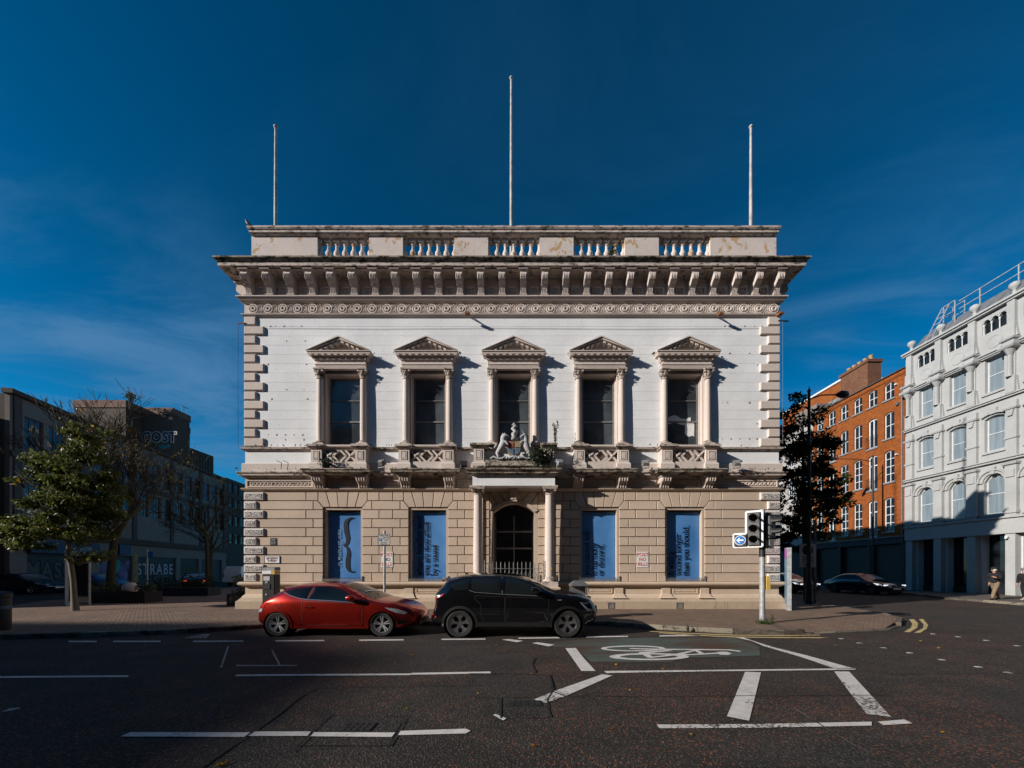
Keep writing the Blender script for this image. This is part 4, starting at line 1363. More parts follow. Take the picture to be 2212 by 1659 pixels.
# --- ground-floor windows
m = MB()
m.box(-.79, -.71, .05, .40, 1.225, 4.21); m.box(.71, .79, .05, .40, 1.225, 4.21); m.box(-.71, .71, .05, .40, 4.12, 4.21); m.box(-.79, .79, -.02, .40, 1.195, 1.225)
wf_me = m.mesh('window_frame', TAN)
sp = MB()
sp.bar((-.80, -.03, 1.30), (.80, -.03, 1.30), .022); sp.bar((-.80, -.03, 1.24), (.80, -.03, 1.24), .018)
for i in range(27):
    xx = -.76 + i*1.52/26
    sp.bar((xx, -.03, 1.22), (xx, -.03, 1.35), .014)
    sp.bar((xx-.025, -.045, 1.34), (xx+.025, -.015, 1.37), .012)
for s in (-1, 1): sp.tube([(s*.80, -.03, 1.20), (s*.80, -.03, 1.40)], .022, 6); sp.lathe([(0, 1.38), (.035, 1.41), (.0, 1.45)], (s*.80, -.03, 0), 8)
sp_me = sp.mesh('spike_rail', GREYIRON)
for k, c in enumerate(BX):
    if k == 2: continue
    put('window_frame', wf_me, c); put('spike_rail', sp_me, c)
    MB().box(c-.71, c+.71, .36, .38, 1.23, 4.12).build('pane', GLASS, HALL)

# --- doorway
c = BX[2]
m = MB()
m.box(c-.98, c-.82, .02, .42, .4, 4.10); m.box(c+.82, c+.98, .02, .42, .4, 4.10)
n = 12
AO = [(c-.98 + 1.96*i/n, 4.09 + .41*(1-((i/n-.5)*2)**2)) for i in range(n+1)]
AI = [(c-.82 + 1.64*i/n, 4.02 + .36*(1-((i/n-.5)*2)**2)) for i in range(n+1)]
for i in range(n):
    m.prism([AI[i], AI[i+1], AO[i+1], AO[i]], -.045, .42)
m.build('door_arch', TAN, HALL)
m = MB(); m.prism([(c-.82, .45), (c+.82, .45)] + [AI[i] for i in range(n, -1, -1)], .62, .66)
dr = m.build('door', GLASS, HALL)
m = MB()
for xx in (-.80, -.02, .76): m.box(c+xx, c+xx+.05, .59, .62, .45, 3.95)
for zz in (.45, 1.0, 2.55, 3.25): m.box(c-.75, c+.76, .595, .62, zz, zz+.07)
m.build('door_frame', GREYIRON, dr)
m = MB(); m.box(c-.74, c-.04, .60, .62, .52, .98); m.box(c+.04, c+.74, .60, .62, .52, .98); m.build('door_panel', WOODR, dr)
m = MB()
for i in range(3): m.box(c-1.35, c+1.35, -1.75+i*.3, .4, PZ-.05 if i == 0 else PZ+i*.15-.02, PZ+(i+1)*.15)
m.build('doorstep', TANL, HALL)
# --- porch
for s in (-1, 1):
    x = c + s*1.41
    m = MB(); m.lathe([(.185, 1.41), (.188, 2.2), (.175, 3.6), (.158, 4.62)], (x, -.40, 0), 24)
    cp = MB(); cp.lathe([(.158, 4.62), (.182, 4.635), (.182, 4.66), (.160, 4.675), (.160, 4.74), (.20, 4.76), (.24, 4.81), (.255, 4.83)], (x, -.40, 0), 22)
    cp.box(x-.28, x+.28, -.68, -.12, 4.83, 4.89); cp.box(x-.30, x+.30, -.70, -.10, 4.89, 4.948)
    for a in (-.2, .2): cp.lathe([(0, -.25), (.05, -.245), (.05, .245), (0, .25)], (x+a, -.40, 4.79), 8, 'y')
    bs = MB(); bs.lathe([(.27, 1.23), (.285, 1.26), (.265, 1.31), (.23, 1.315), (.22, 1.35), (.24, 1.38), (.215, 1.40), (.188, 1.425)], (x, -.40, 0), 22)
    bs.box(x-.31, x+.31, -.71, -.09, 1.02, 1.235)
    o = m.build('porch_column', CREAM, HALL, 50)
    cp.build('capital', CREAMD, o, 50); bs.build('column_base', CREAMD, o, 50)
    m = MB(); m.mould(x-.31, x+.31, [(.70, .1), (.70, .84), (.72, .87), (.78, .90), (.78, .99), (.72, 1.02)], 0, base=.70)
    m.build('porch_pedestal', TANL, HALL)
    m = MB(); m.box(x-.16, x+.16, -.07, .02, 1.2, 4.94)
    m.build('porch_pilaster', TAN, HALL)
MB().box(c-1.60, c+1.60, -.63, -.012, 4.95, 5.42).build('porch_beam', WHITE, HALL)
MB().mould(c-1.60, c+1.60, [(.63, 5.36), (.68, 5.38), (.74, 5.405), (.80, 5.41), (.80, 5.47), (.83, 5.49), (.86, 5.51), (.88, 5.52), (.90, 5.575), (0, 5.64)], 0, base=.63).build('porch_cornice', LEDGE, HALL)
MB().box(c-1.14, c+1.14, -.58, -.1, 5.60, 5.97).build('porch_attic', LEDGE, HALL)
for s in (-1, 1):
    x = c + s*1.37
    m = MB(); m.mould(x-.20, x+.20, [(.60, 5.6), (.60, 5.84), (.57, 5.89), (.53, 5.91), (.53, 6.45)], 0, base=.53)
    o = m.build('attic_pedestal', CREAM, HALL)
    fr = MB()
    for (a, b, c_, d) in ((-.12, .12, 6.36, 6.385), (-.12, .12, 6.015, 6.04), (-.12, -.095, 6.04, 6.36), (.095, .12, 6.04, 6.36)): fr.box(x+a, x+b, -.55, -.525, c_, d)
    fr.bevbox(x-.075, x+.075, -.545, -.525, 6.06, 6.34, .012)
    fr.build('pedestal_panel', CREAM, o)
    MB().mould(x-.21, x+.21, [(.53, 6.44), (.58, 6.46), (.62, 6.51), (.65, 6.53), (.65, 6.61), (.55, 6.65)], 0, base=.53).build('pedestal_cap', LEDGE, o)
# ---------------------------------------------------------------- serif lettering drawn with a broad nib
GL = {
 'a': (.50, [[(.08,.40),(.20,.49),(.33,.44),(.35,.34),(.35,.08),(.42,.0),(.47,.05)], [(.35,.28),(.18,.24),(.07,.12),(.14,.0),(.26,.02),(.35,.12)]]),
 'b': (.56, [[(.10,.74),(.10,.02)], [(.10,.36),(.26,.49),(.42,.42),(.47,.25),(.42,.07),(.26,.0),(.10,.08)], [(.02,.74),(.10,.74)]]),
 'c': (.46, [[(.40,.38),(.32,.49),(.18,.47),(.08,.36),(.07,.16),(.16,.02),(.30,.0),(.41,.10)]]),
 'd': (.57, [[(.44,.74),(.44,.02)], [(.44,.36),(.28,.49),(.12,.42),(.07,.25),(.12,.07),(.28,.0),(.44,.08)], [(.36,.74),(.44,.74)], [(.44,.01),(.53,.01)]]),
 'e': (.48, [[(.08,.26),(.41,.26),(.38,.42),(.26,.49),(.12,.43),(.07,.25),(.12,.07),(.27,.0),(.42,.09)]]),
 'f': (.36, [[(.36,.70),(.27,.74),(.17,.66),(.15,.5),(.15,.01)], [(.04,.48),(.32,.48)], [(.05,.01),(.28,.01)]]),
 'g': (.52, [[(.25,.49),(.11,.44),(.09,.30),(.17,.20),(.30,.21),(.37,.32),(.33,.44),(.25,.49)], [(.17,.20),(.10,.10),(.18,.04),(.40,.0),(.45,-.12),(.32,-.22),(.12,-.20),(.07,-.09),(.18,.02)], [(.36,.44),(.50,.49)]]),
 'h': (.58, [[(.11,.74),(.11,.01)], [(.11,.34),(.26,.48),(.40,.45),(.44,.33),(.44,.01)], [(.03,.74),(.11,.74)], [(.02,.01),(.20,.01)], [(.36,.01),(.54,.01)]]),
 'i': (.29, [[(.14,.48),(.14,.01)], [(.05,.48),(.14,.48)], [(.04,.01),(.24,.01)], [(.13,.68),(.14,.66)]]),
 'k': (.55, [[(.11,.74),(.11,.01)], [(.11,.2),(.40,.48)], [(.22,.29),(.46,.01)], [(.02,.01),(.20,.01)]]),
 'l': (.29, [[(.14,.74),(.14,.01)], [(.05,.74),(.14,.74)], [(.04,.01),(.24,.01)]]),
 'm': (.86, [[(.11,.48),(.11,.01)], [(.11,.34),(.25,.48),(.38,.44),(.42,.33),(.42,.01)], [(.42,.34),(.56,.48),(.69,.44),(.73,.33),(.73,.01)], [(.03,.48),(.11,.48)], [(.02,.01),(.20,.01)], [(.34,.01),(.50,.01)], [(.65,.01),(.82,.01)]]),
 'n': (.58, [[(.11,.48),(.11,.01)], [(.11,.34),(.26,.48),(.40,.45),(.44,.33),(.44,.01)], [(.03,.48),(.11,.48)], [(.02,.01),(.20,.01)], [(.36,.01),(.54,.01)]]),
 'o': (.52, [[(.26,.49),(.12,.42),(.07,.25),(.12,.07),(.26,.0),(.40,.07),(.45,.25),(.40,.42),(.26,.49)]]),
 'r': (.44, [[(.11,.48),(.11,.01)], [(.11,.32),(.22,.46),(.34,.48),(.38,.42)], [(.03,.48),(.11,.48)], [(.02,.01),(.22,.01)]]),
 's': (.42, [[(.34,.40),(.24,.49),(.11,.45),(.09,.34),(.20,.27),(.33,.20),(.35,.08),(.22,.0),(.08,.07)]]),
 't': (.36, [[(.15,.62),(.15,.12),(.22,.01),(.33,.06)], [(.04,.48),(.31,.48)]]),
 'u': (.58, [[(.11,.48),(.11,.14),(.18,.01),(.32,.03),(.43,.14)], [(.43,.48),(.43,.01)], [(.03,.48),(.11,.48)], [(.35,.48),(.43,.48)], [(.43,.01),(.53,.01)]]),
 'w': (.76, [[(.08,.48),(.22,.02)], [(.22,.02),(.38,.44)], [(.36,.48),(.50,.02)], [(.50,.02),(.67,.48)], [(.0,.48),(.18,.48)], [(.58,.48),(.75,.48)]]),
 'y': (.54, [[(.09,.48),(.27,.02)], [(.46,.48),(.22,-.14),(.11,-.22),(.05,-.17)], [(.01,.48),(.19,.48)], [(.37,.48),(.53,.48)]]),
 'A': (.72, [[(.06,.01),(.34,.70)], [(.34,.72),(.60,.01)], [(.17,.24),(.50,.24)], [(.0,.01),(.16,.01)], [(.50,.01),(.70,.01)]]),
 ',': (.24, [[(.11,.03),(.13,-.02),(.07,-.14)]]),
 '.': (.22, [[(.09,.03),(.10,.02)]]),
 ';': (.26, [[(.12,.40),(.13,.39)], [(.12,.03),(.14,-.02),(.08,-.14)]]),
 '&': (.72, [[(.60,.34),(.50,.14),(.34,.0),(.16,.02),(.08,.16),(.16,.30),(.36,.44),(.42,.58),(.33,.70),(.22,.66),(.20,.54),(.34,.28),(.52,.06),(.64,.03)]]),
 ' ': (.26, []),
}
def nib_text(txt, length, height, mat, thick=.125, thin=.032, slant=0.0):
    """flat letters in x,z, baseline on z = 0, starting at x = 0, as wide as length"""
    w = sum(GL[ch][0] for ch in txt)
    sx = length/w
    m = MB(); x = 0; k = 0
    for ch in txt:
        adv, strokes = GL[ch]
        for st in strokes:
            P_ = []
            if len(st) > 2:                                  # smooth the skeleton
                n = len(st)
                for i in range(n-1):
                    p0, p1, p2, p3 = (Vector(st[max(i-1, 0)]), Vector(st[i]), Vector(st[i+1]), Vector(st[min(i+2, n-1)]))
                    for q in range(3):
                        t = q/3
                        P_.append(.5*((2*p1) + (p2-p0)*t + (2*p0-5*p1+4*p2-p3)*t*t + (3*p1-p0-3*p2+p3)*t**3))
                P_.append(Vector(st[-1]))
            else: P_ = [Vector(q) for q in st]
            for a, b in zip(P_[:-1], P_[1:]):
                pts = [(q.x+ux, q.y+uz) for q in (a, b) for ux in (-thick/2, thick/2) for uz in (-thin/2, thin/2)]
                hull = convex([((x+u)*sx + v*height*slant, v*height) for u, v in pts])
                dpt = -0.002 - .00025*(k % 9); k += 1
                n = len(hull)
                m.add([(q[0], dpt, q[1]) for q in hull], [tuple(range(n))])
        x += adv
    return m.mesh('lettering', mat)
def convex(pts):
    pts = sorted(set((round(p[0], 5), round(p[1], 5)) for p in pts))
    def half(it):
        h = []
        for p in it:
            while len(h) > 1 and (h[-1][0]-h[-2][0])*(p[1]-h[-2][1]) - (h[-1][1]-h[-2][1])*(p[0]-h[-2][0]) <= 0: h.pop()
            h.append(p)
        return h
    a, b = half(pts), half(reversed(pts))
    return a[:-1] + b[:-1]

# ---------------------------------------------------------------- blue banners in the ground-floor windows
BY = YF + .25
def bannerthing(k, label, lines, extra=None):
    c = BX[k]
    r = thing('window_banner', (c, BY, 1.2), label, 'banner', 'blue vinyl banners in the ground-floor windows')
    m = MB(); n = 14; vs = []
    for i in range(n+1):
        for j in range(n+1):
            u, v = i/n, j/n
            vs.append((-.69+1.38*u, .012*math.sin(u*5+v*2+k)*math.sin(v*4+k*2) , .0 + 2.88*v - (.035*math.sin(u*3.1) if j == n else 0)))
    m.add(vs, [(i*(n+1)+j, (i+1)*(n+1)+j, (i+1)*(n+1)+j+1, i*(n+1)+j+1) for i in range(n) for j in range(n)])
    m.build('vinyl_sheet', BANNER, r, 60)
    for (txt, x, z, L, mat, sl) in lines:
        me = nib_text(txt, L, .335, mat, slant=sl)
        link('lettering', me, r, (x, -.022, z), rot=(0, R(-90), 0))
    if extra: extra(r)
    return r
def brace(r):
    """big curly brace"""
    C = [(.36, 2.62), (.18, 2.60), (.02, 2.42), (.04, 2.05), (.10, 1.78), (.06, 1.56), (-.06, 1.47), (.08, 1.40), (.14, 1.16), (.10, .90), (.10, .60), (.20, .42), (.40, .40)]
    Wd = [.03, .07, .16, .18, .17, .12, .035, .10, .16, .18, .17, .09, .03]
    m = MB(); vs = []
    n = len(C)
    D, E = [], []
    for i in range(n-1):
        p0, p1, p2, p3 = (Vector(C[max(i-1, 0)]), Vector(C[i]), Vector(C[i+1]), Vector(C[min(i+2, n-1)]))
        for q in range(4):
            t = q/4
            D.append(.5*((2*p1) + (p2-p0)*t + (2*p0-5*p1+4*p2-p3)*t*t + (3*p1-p0-3*p2+p3)*t**3)); E.append(Wd[i]*(1-t)+Wd[i+1]*t)
    D.append(Vector(C[-1])); E.append(Wd[-1])
    for i, p in enumerate(D):
        t = (D[min(i+1, len(D)-1)] - D[max(i-1, 0)]).normalized(); nr = Vector((-t.y, t.x))
        for s in (-1, 1):
            q = p + nr*s*E[i]*.5
            vs.append((q.x, -.024, q.y))
    m.add(vs, [(2*i, 2*i+1, 2*i+3, 2*i+2) for i in range(len(D)-1)])
    m.build('curly_brace', NAVYT, r)
bannerthing(0, 'blue window banner with one large black curly brace and faint sideways italic words', [('A walking tour', -.18, .62, 1.55, PALEBL, .3)], brace)
bannerthing(1, 'blue window banner reading where, heading west. you are distracted by a sound', [('where, heading west.', -.31, .24, 2.54, NAVYT, 0), ('you are distracted', -.02, .24, 2.22, NAVYT, 0), ('by a sound', .32, .24, 1.27, NAVYT, 0)])
bannerthing(3, 'blue window banner reading you cannot tell is harmony or discord,', [('you cannot tell', -.36, .24, 1.84, NAVYT, 0), ('is harmony', -.06, .24, 1.36, NAVYT, 0), ('or discord,', .22, .24, 1.30, NAVYT, 0)])
bannerthing(4, 'blue window banner reading & wait a second longer than you should;', [('& wait a', -.36, .24, .98, NAVYT, 0), ('second longer', -.07, .24, 1.74, NAVYT, 0), ('than you should;', .26, .24, 2.07, NAVYT, 0)])

# ---------------------------------------------------------------- royal arms above the porch
ARMS = thing('royal_arms_sculpture', (-.13, 14.55, 5.97), 'weathered white royal arms sculpture with lion, unicorn and shield above the porch', 'sculpture')
ARMS.scale = (.94, .95, .74)
def blob(path, n=9):
    m = MB()
    for pts, rad in path: m.tube(pts, rad, n)
    return m
m = MB()
SH = [(-.27, 1.02), (-.30, .70), (-.26, .38), (-.12, .20), (.0, .15), (.12, .20), (.26, .38), (.30, .70), (.27, 1.02), (.0, .96)]
m.prism(SH, -.10, .06)
sh = m.build('shield', GILT, ARMS)
for (poly, mt, nm) in (([(-.25, .98), (-.27, .68), (-.03, .66), (-.03, .93)], SHRED, 'red_quarter'), ([(.03, .93), (.03, .66), (.27, .68), (.25, .98)], GILT, 'gold_quarter'),
                       ([(-.27, .62), (-.22, .38), (-.03, .24), (-.03, .62)], SHBLUE, 'blue_quarter'), ([(.03, .62), (.03, .24), (.22, .38), (.27, .62)], SHRED if False else SHBLUE, 'blue_quarter')):
    MB().prism(poly, -.125, -.10).build(nm, mt, sh)
m = MB(); m.torus((0, -.09, .58), .25, .03, 20, 6); m.build('garter', SHBLUE, sh, 60)
m = MB(); m.lathe([(.11, 1.05), (.16, 1.10), (.17, 1.18), (.09, 1.22), (.05, 1.28)], (0, -.02, 0), 12)
m.tube([(0, -.02, 1.25), (-.02, -.06, 1.40), (.07, -.08, 1.52), (-.06, -.10, 1.66), (.06, -.10, 1.80), (-.03, -.10, 1.90), (-.09, -.14, 1.83)], [.10, .11, .10, .085, .09, .075, .03], 9)
m.build('crest', STATUE, ARMS, 60)
# lion on the left, rearing towards the shield
lion = blob([([(-.62, -.02, .52), (-.52, -.04, .72), (-.45, -.05, .92), (-.44, -.06, 1.10), (-.42, -.08, 1.24), (-.36, -.10, 1.32)], [.12, .15, .15, .14, .14, .11]),
             ([(-.42, -.09, 1.27), (-.32, -.12, 1.25), (-.23, -.13, 1.20)], [.12, .09, .045]),
             ([(-.44, -.10, 1.00), (-.34, -.16, .92), (-.27, -.16, .80), (-.29, -.17, .68)], [.085, .065, .05, .055]),
             ([(-.46, .06, .98), (-.34, .04, 1.02), (-.25, .02, .98)], [.08, .055, .05]),
             ([(-.62, -.05, .52), (-.70, -.08, .34), (-.66, -.08, .20), (-.70, -.10, .08), (-.62, -.12, .05)], [.12, .085, .05, .05, .04]),
             ([(-.58, .05, .50), (-.50, .06, .34), (-.44, .05, .20), (-.42, .0, .10)], [.11, .075, .05, .045]),
             ([(-.68, .02, .46), (-.80, .03, .52), (-.84, .03, .68), (-.74, .03, .86), (-.78, .03, 1.04)], [.045, .035, .035, .045, .02]),
             ([(-.46, -.09, 1.36), (-.50, -.09, 1.42)], [.03, .012]), ([(-.38, -.13, 1.36), (-.40, -.14, 1.42)], [.03, .012])])
lion.build('lion', STATUE, ARMS, 70)
uni = blob([([(.60, -.02, .50), (.52, -.04, .72), (.47, -.05, .92), (.49, -.06, 1.10), (.46, -.08, 1.24), (.40, -.10, 1.34)], [.11, .14, .13, .105, .09, .08]),
            ([(.44, -.09, 1.33), (.34, -.12, 1.26), (.26, -.13, 1.16)], [.085, .065, .045]),
            ([(.46, -.10, .94), (.34, -.14, .98), (.26, -.15, .86)], [.075, .05, .035]), ([(.48, .05, .90), (.36, .03, .82), (.30, .0, .70)], [.07, .045, .03]),
            ([(.58, -.04, .50), (.66, -.06, .34), (.62, -.06, .18), (.68, -.08, .04)], [.105, .07, .04, .045]),
            ([(.56, .05, .48), (.48, .06, .32), (.44, .05, .16), (.46, .02, .06)], [.10, .065, .04, .04]),
            ([(.40, -.12, 1.40), (.30, -.16, 1.58)], [.022, .006]), ([(.46, -.08, 1.40), (.48, -.08, 1.47)], [.028, .008]),
            ([(.68, .02, .50), (.78, .02, .62), (.74, .02, .80), (.84, .02, .92)], [.03, .035, .035, .02])])
uni.build('unicorn', STATUE, ARMS, 70)
m = MB()
for i in range(6): m.lathe([(0, -.035), (.04, -.02), (.04, .02), (0, .035)], (.56-.02*i*(i-3)*.15, -.03, 1.30-i*.09), 7, 'y')
m.build('mane', STATUE, ARMS, 60)
m = MB()
m.tube([(-.98, -.10, .06), (-.86, -.14, .15), (-.72, -.12, .06), (-.52, -.14, .04), (-.38, -.15, .14), (-.26, -.14, .04), (-.12, -.15, .12), (.05, -.15, .15), (.18, -.15, .05), (.34, -.15, .13), (.52, -.14, .04), (.70, -.13, .08)],
       [.05, .07, .06, .07, .075, .06, .08, .08, .06, .07, .06, .05], 8)
for xx in (-.30, .02, .22): m.lathe([(0, -.22), (.06, -.20), (.08, -.12), (.0, -.05)], (xx, 0, .08), 9, 'y')
m.build('scroll', STATUE, ARMS, 60)
MB().box(-.9, .75, -.12, .10, 0, .03).build('sculpture_base', GILT, ARMS)

# ---------------------------------------------------------------- flagpoles
for (x, zt, lab) in ((-10.45, 20.75, 'tall white flagpole above the left end of the parapet'), (-.27, 22.85, 'tallest bare flagpole, above the middle of the parapet'), (10.08, 20.75, 'tall white flagpole above the right end of the parapet')):
    r = thing('flagpole', (x, 16.0, 13.6), lab, 'flagpole', 'bare flagpoles on the roof of the old building')
    h = zt - 13.6
    m = MB(); m.lathe([(.075, 0), (.07, h*.5), (.048, h)], (0, 0, 0), 10); m.build('pole', FLAGW, r, 60)
    m = MB(); m.lathe([(.0, h), (.075, h+.03), (.085, h+.08), (.05, h+.13), (0, h+.15)], (0, 0, 0), 10); m.build('finial', RUST if False else FLAGW, r, 60)

# ---------------------------------------------------------------- floodlights and brackets on the front
def floodlight(x, p, z, rz, tilt, lab, mt=GREYIRON):
    r = thing('floodlight', (x, YF-p, z), lab, 'floodlight', 'floodlights on the ledges of the old building', rz)
    m = MB(); m.tube([(-.12, 0, 0), (-.12, 0, .16)], .015, 6); m.tube([(.12, 0, 0), (.12, 0, .16)], .015, 6); m.box(-.14, .14, -.03, .03, -.01, .015)
    m.build('bracket', mt, r)
    m = MB()
    m.add([(-.15, -.08, -.11), (.15, -.08, -.11), (.15, -.08, .11), (-.15, -.08, .11), (-.09, .10, -.07), (.09, .10, -.07), (.09, .10, .07), (-.09, .10, .07)],
          [(0, 1, 2, 3), (4, 7, 6, 5), (0, 4, 5, 1), (1, 5, 6, 2), (2, 6, 7, 3), (3, 7, 4, 0)])
    o = m.build('lamp_housing', mt, r, loc=(0, 0, .18)); o.rotation_euler = (R(tilt), 0, 0)
    g = MB().box(-.13, .13, -.09, -.082, -.09, .09).build('lamp_glass', GLASSC, o)
    return r
floodlight(-5.35, .45, 5.70, R(160), -35, 'small floodlight on the ledge between the two left pedimented windows')
floodlight(-2.12, .42, 5.66, R(185), -62, 'dark floodlight tipped back beside the left end of the porch roof', IRON)
floodlight(1.62, .75, 5.62, R(200), -40, 'white floodlight on the right end of the mossy porch roof', GALV)
floodlight(5.05, .40, 5.70, R(165), -40, 'floodlight on the ledge right of the fourth window balcony')
floodlight(8.65, .40, 5.70, R(165), -40, 'floodlight on the ledge near the right corner of the old building')
def hanger(x, z, lab):
    r = thing('rusty_bracket', (x, YF, z), lab, 'bracket', 'rusty lamp brackets under the roundel frieze')
    m = MB(); m.bar((0, 0, .10), (0, -.33, .02), .035); m.bar((0, -.04, .17), (0, -.30, .03), .02); m.build('arm', RUST, r)
    MB().box(-.09, .09, -.42, -.26, -.05, .02).build('base_plate', RUST, r)
for x, l in ((-1.98, 'rusty iron bracket high on the white wall above the second window gap'), (8.05, 'rusty iron bracket high on the white wall near the right quoins'), (10.42, 'rusty iron bracket at the top of the right corner quoins')):
    hanger(x, 11.84, l)
r = thing('cable_bar', (-11.05, YF-.04, 11.62), 'thin rusty bar with hanging cable sticking out at the left corner', 'bracket')
MB().bar((.1, -.04, 0), (-.22, -.04, 0), .035).build('bar', RUST, r)
MB().tube([(-.2, -.04, 0), (-.21, -.04, -2.5), (-.2, -.04, -5.0)], .006, 4).build('cable', IRON, r)
r = thing('cable_bar', (10.6, YF-.04, 11.72), 'thin rusty bar with hanging cable sticking out at the right corner', 'bracket')
MB().bar((-.1, -.04, 0), (.32, -.04, -.02), .035).build('bar', IRON, r)
MB().tube([(.08, -.04, 0), (.08, -.04, -5.0)], .008, 4).build('cable', IRON, r)
r = thing('metal_rods', (-9.35, YF-.36, 5.66), 'two bent dark rods on the ledge near the left corner', 'metal rods')
for i in range(2): MB().tube([(.26*i, 0, .0), (.02+.26*i, 0, .26), (-.16+.26*i, -.02, .33)], .014, 5).build('rod', IRON, r)
# wire strung across the white wall
m = MB()
for a, b, z in ((-10.1, -1.0, 11.46), (-1.0, 10.0, 11.46)): m.tube([(a, YF-.02, z), ((a+b)/2, YF-.02, z-.04), (b, YF-.02, z)], .006, 4)
o = m.build('wall_cable', IRON); tag(o, 'thin dark cable strung along the top of the white wall', 'cable')

# pigeon on the left end of the coping
r = thing('pigeon', (-10.95, YF+.05, 15.60), 'dark pigeon perched on the left end of the roof coping', 'bird')
m = MB(); m.tube([(.16, 0, .03), (.06, 0, .10), (-.02, 0, .17), (-.06, 0, .25), (-.09, 0, .30), (-.13, 0, .31)], [.02, .06, .075, .05, .04, .012], 9)
m.build('pigeon_body', IRON, r, 70)
MB().tube([(0, .02, 0), (0, .02, .12)], .01, 5).build('leg', RUST, r)
MB().tube([(0, -.02, 0), (0, -.02, .12)], .01, 5).build('leg', RUST, r)

# ---------------------------------------------------------------- weeds growing on the ledges
def leaf_mesh(pts_dirs, size, mat, name='foliage'):
    """many small folded leaves; pts_dirs: list of (point, direction)"""
    m = MB()
    for p, d in pts_dirs:
        d = Vector(d).normalized()
        u = d.cross(Vector((rnd.uniform(-1, 1), rnd.uniform(-1, 1), rnd.uniform(-1, 1))))
        if u.length < .05: continue
        u.normalize()
        nrm = d.cross(u)
        s = size*rnd.uniform(.6, 1.3)
        b = Vector(p)
        m.add([b, b+d*s*.5+u*s*.30+nrm*s*.08, b+d*s, b+d*s*.5-u*s*.30+nrm*s*.08], [(0, 1, 2), (0, 2, 3)])
    return m.mesh(name, mat)
def rv(): 
    while True:
        v = Vector((rnd.uniform(-1, 1), rnd.uniform(-1, 1), rnd.uniform(-1, 1)))
        if .1 < v.length < 1: return v
def weed(x, y, z, w, h, n, size, mat, lab, name='weed', stems=5, droop=0.3, cat='plant'):
    r = thing(name, (x, y, z), lab, cat)
    m = MB(); L = []
    for i in range(stems):
        e = Vector((rnd.uniform(-w, w), rnd.uniform(-w*.7, w*.3), h*rnd.uniform(.5, 1)))
        mid = e*.5 + Vector((0, 0, h*.12))
        m.tube([(0, 0, -.02), mid, e], [.012, .009, .004], 4)
        for k in range(n//stems):
            t = rnd.uniform(.15, 1)
            q = (mid*2*t if t < .5 else mid.lerp(e, (t-.5)*2)) + rv()*w*.38
            q.z = max(q.z, 0.0)
            L.append((q, rv() + Vector((0, -.3, -droop))))
    m.build('stem', BARKG, r)
    link('foliage', leaf_mesh(L, size, mat), r)
    return r
weed(-7.45, YF-.50, 5.66, .38, .42, 260, .10, LEAFI, 'grey-green weed sprouting from the leftmost balcony lattice')
weed(-.13+.98, 14.32, 5.66, .42, .75, 620, .10, LEAFI, 'thick ivy bush beside the unicorn on the porch roof', 'ivy_bush', 9)
weed(-.13+1.32, 14.30, 5.7, .32, .95, 240, .08, LEAFI, 'straggling ivy climbing the right porch pedestal', 'ivy_bush', 6)
weed(-.13+1.62, 14.55, 6.62, .10, .95, 170, .07, LEAFG, 'upright weed growing on top of the right porch pedestal', stems=4)
weed(3.62, YF-.62, 13.80, .20, .45, 200, .075, LEAFG, 'green weed rooted in the cornice below the fourth baluster group', stems=5)
weed(-9.35, YF+.02, 13.86, .12, .20, 34, .05, LEAFD, 'small dark weed at the foot of the left parapet')
weed(7.2, 10.82, PZ, .32, .10, 240, .05, LEAFG, 'green weeds round the foot of the traffic signal pole', stems=8)
weed(7.45, 10.85, PZ, .05, .30, 40, .05, LEAFG, 'tall single weed beside the traffic signal pole', stems=2)
weed(4.62, 10.05, .02, .06, .16, 40, .05, LEAFG, 'small green weed growing from the kerb joint', stems=3)
for i in range(60):
    pass
# tufts along the ledges: too small to count
L = []
for i in range(900):
    x = rnd.uniform(X0, X1)
    if rnd.random() < .45: x = rnd.choice(BX) + rnd.uniform(-1.2, 1.2)
    z, p = rnd.choice(((5.64, .36), (5.64, .50), (6.66, .18), (13.86, .55), (10.36, .15)))
    if z == 10.36:
        k = rnd.choice(BX); x = k + rnd.choice((-1, 1))*rnd.uniform(.9, 1.35)
    d = Vector((rnd.uniform(-.5, .5), rnd.uniform(-.6, .1), 1))
    L.append(((x, YF-p+rnd.uniform(-.02, .1), z-.02), d))
o = link('ledge_weeds', leaf_mesh(L, .085, LEAFY if False else plain('dry_weed', (.10, .085, .045), .9, .3, 5))); tag(o, 'dry weeds and grass sprouting along the ledges of the old building', 'weeds', None, 'stuff')
L = []
for i in range(2600):
    x = rnd.gauss(-.15, .75)
    if abs(x+.15) > 1.6: continue
    L.append(((x, rnd.uniform(14.12, 14.45), 5.60 + rnd.uniform(0, .03)), Vector((rnd.uniform(-.6, .6), rnd.uniform(-.6, .6), .8))))
o = link('moss', leaf_mesh(L, .055, plain('moss', (.045, .050, .018), .95, .4, 8))); tag(o, 'moss and dead ivy lying on the porch roof', 'moss', None, 'stuff')

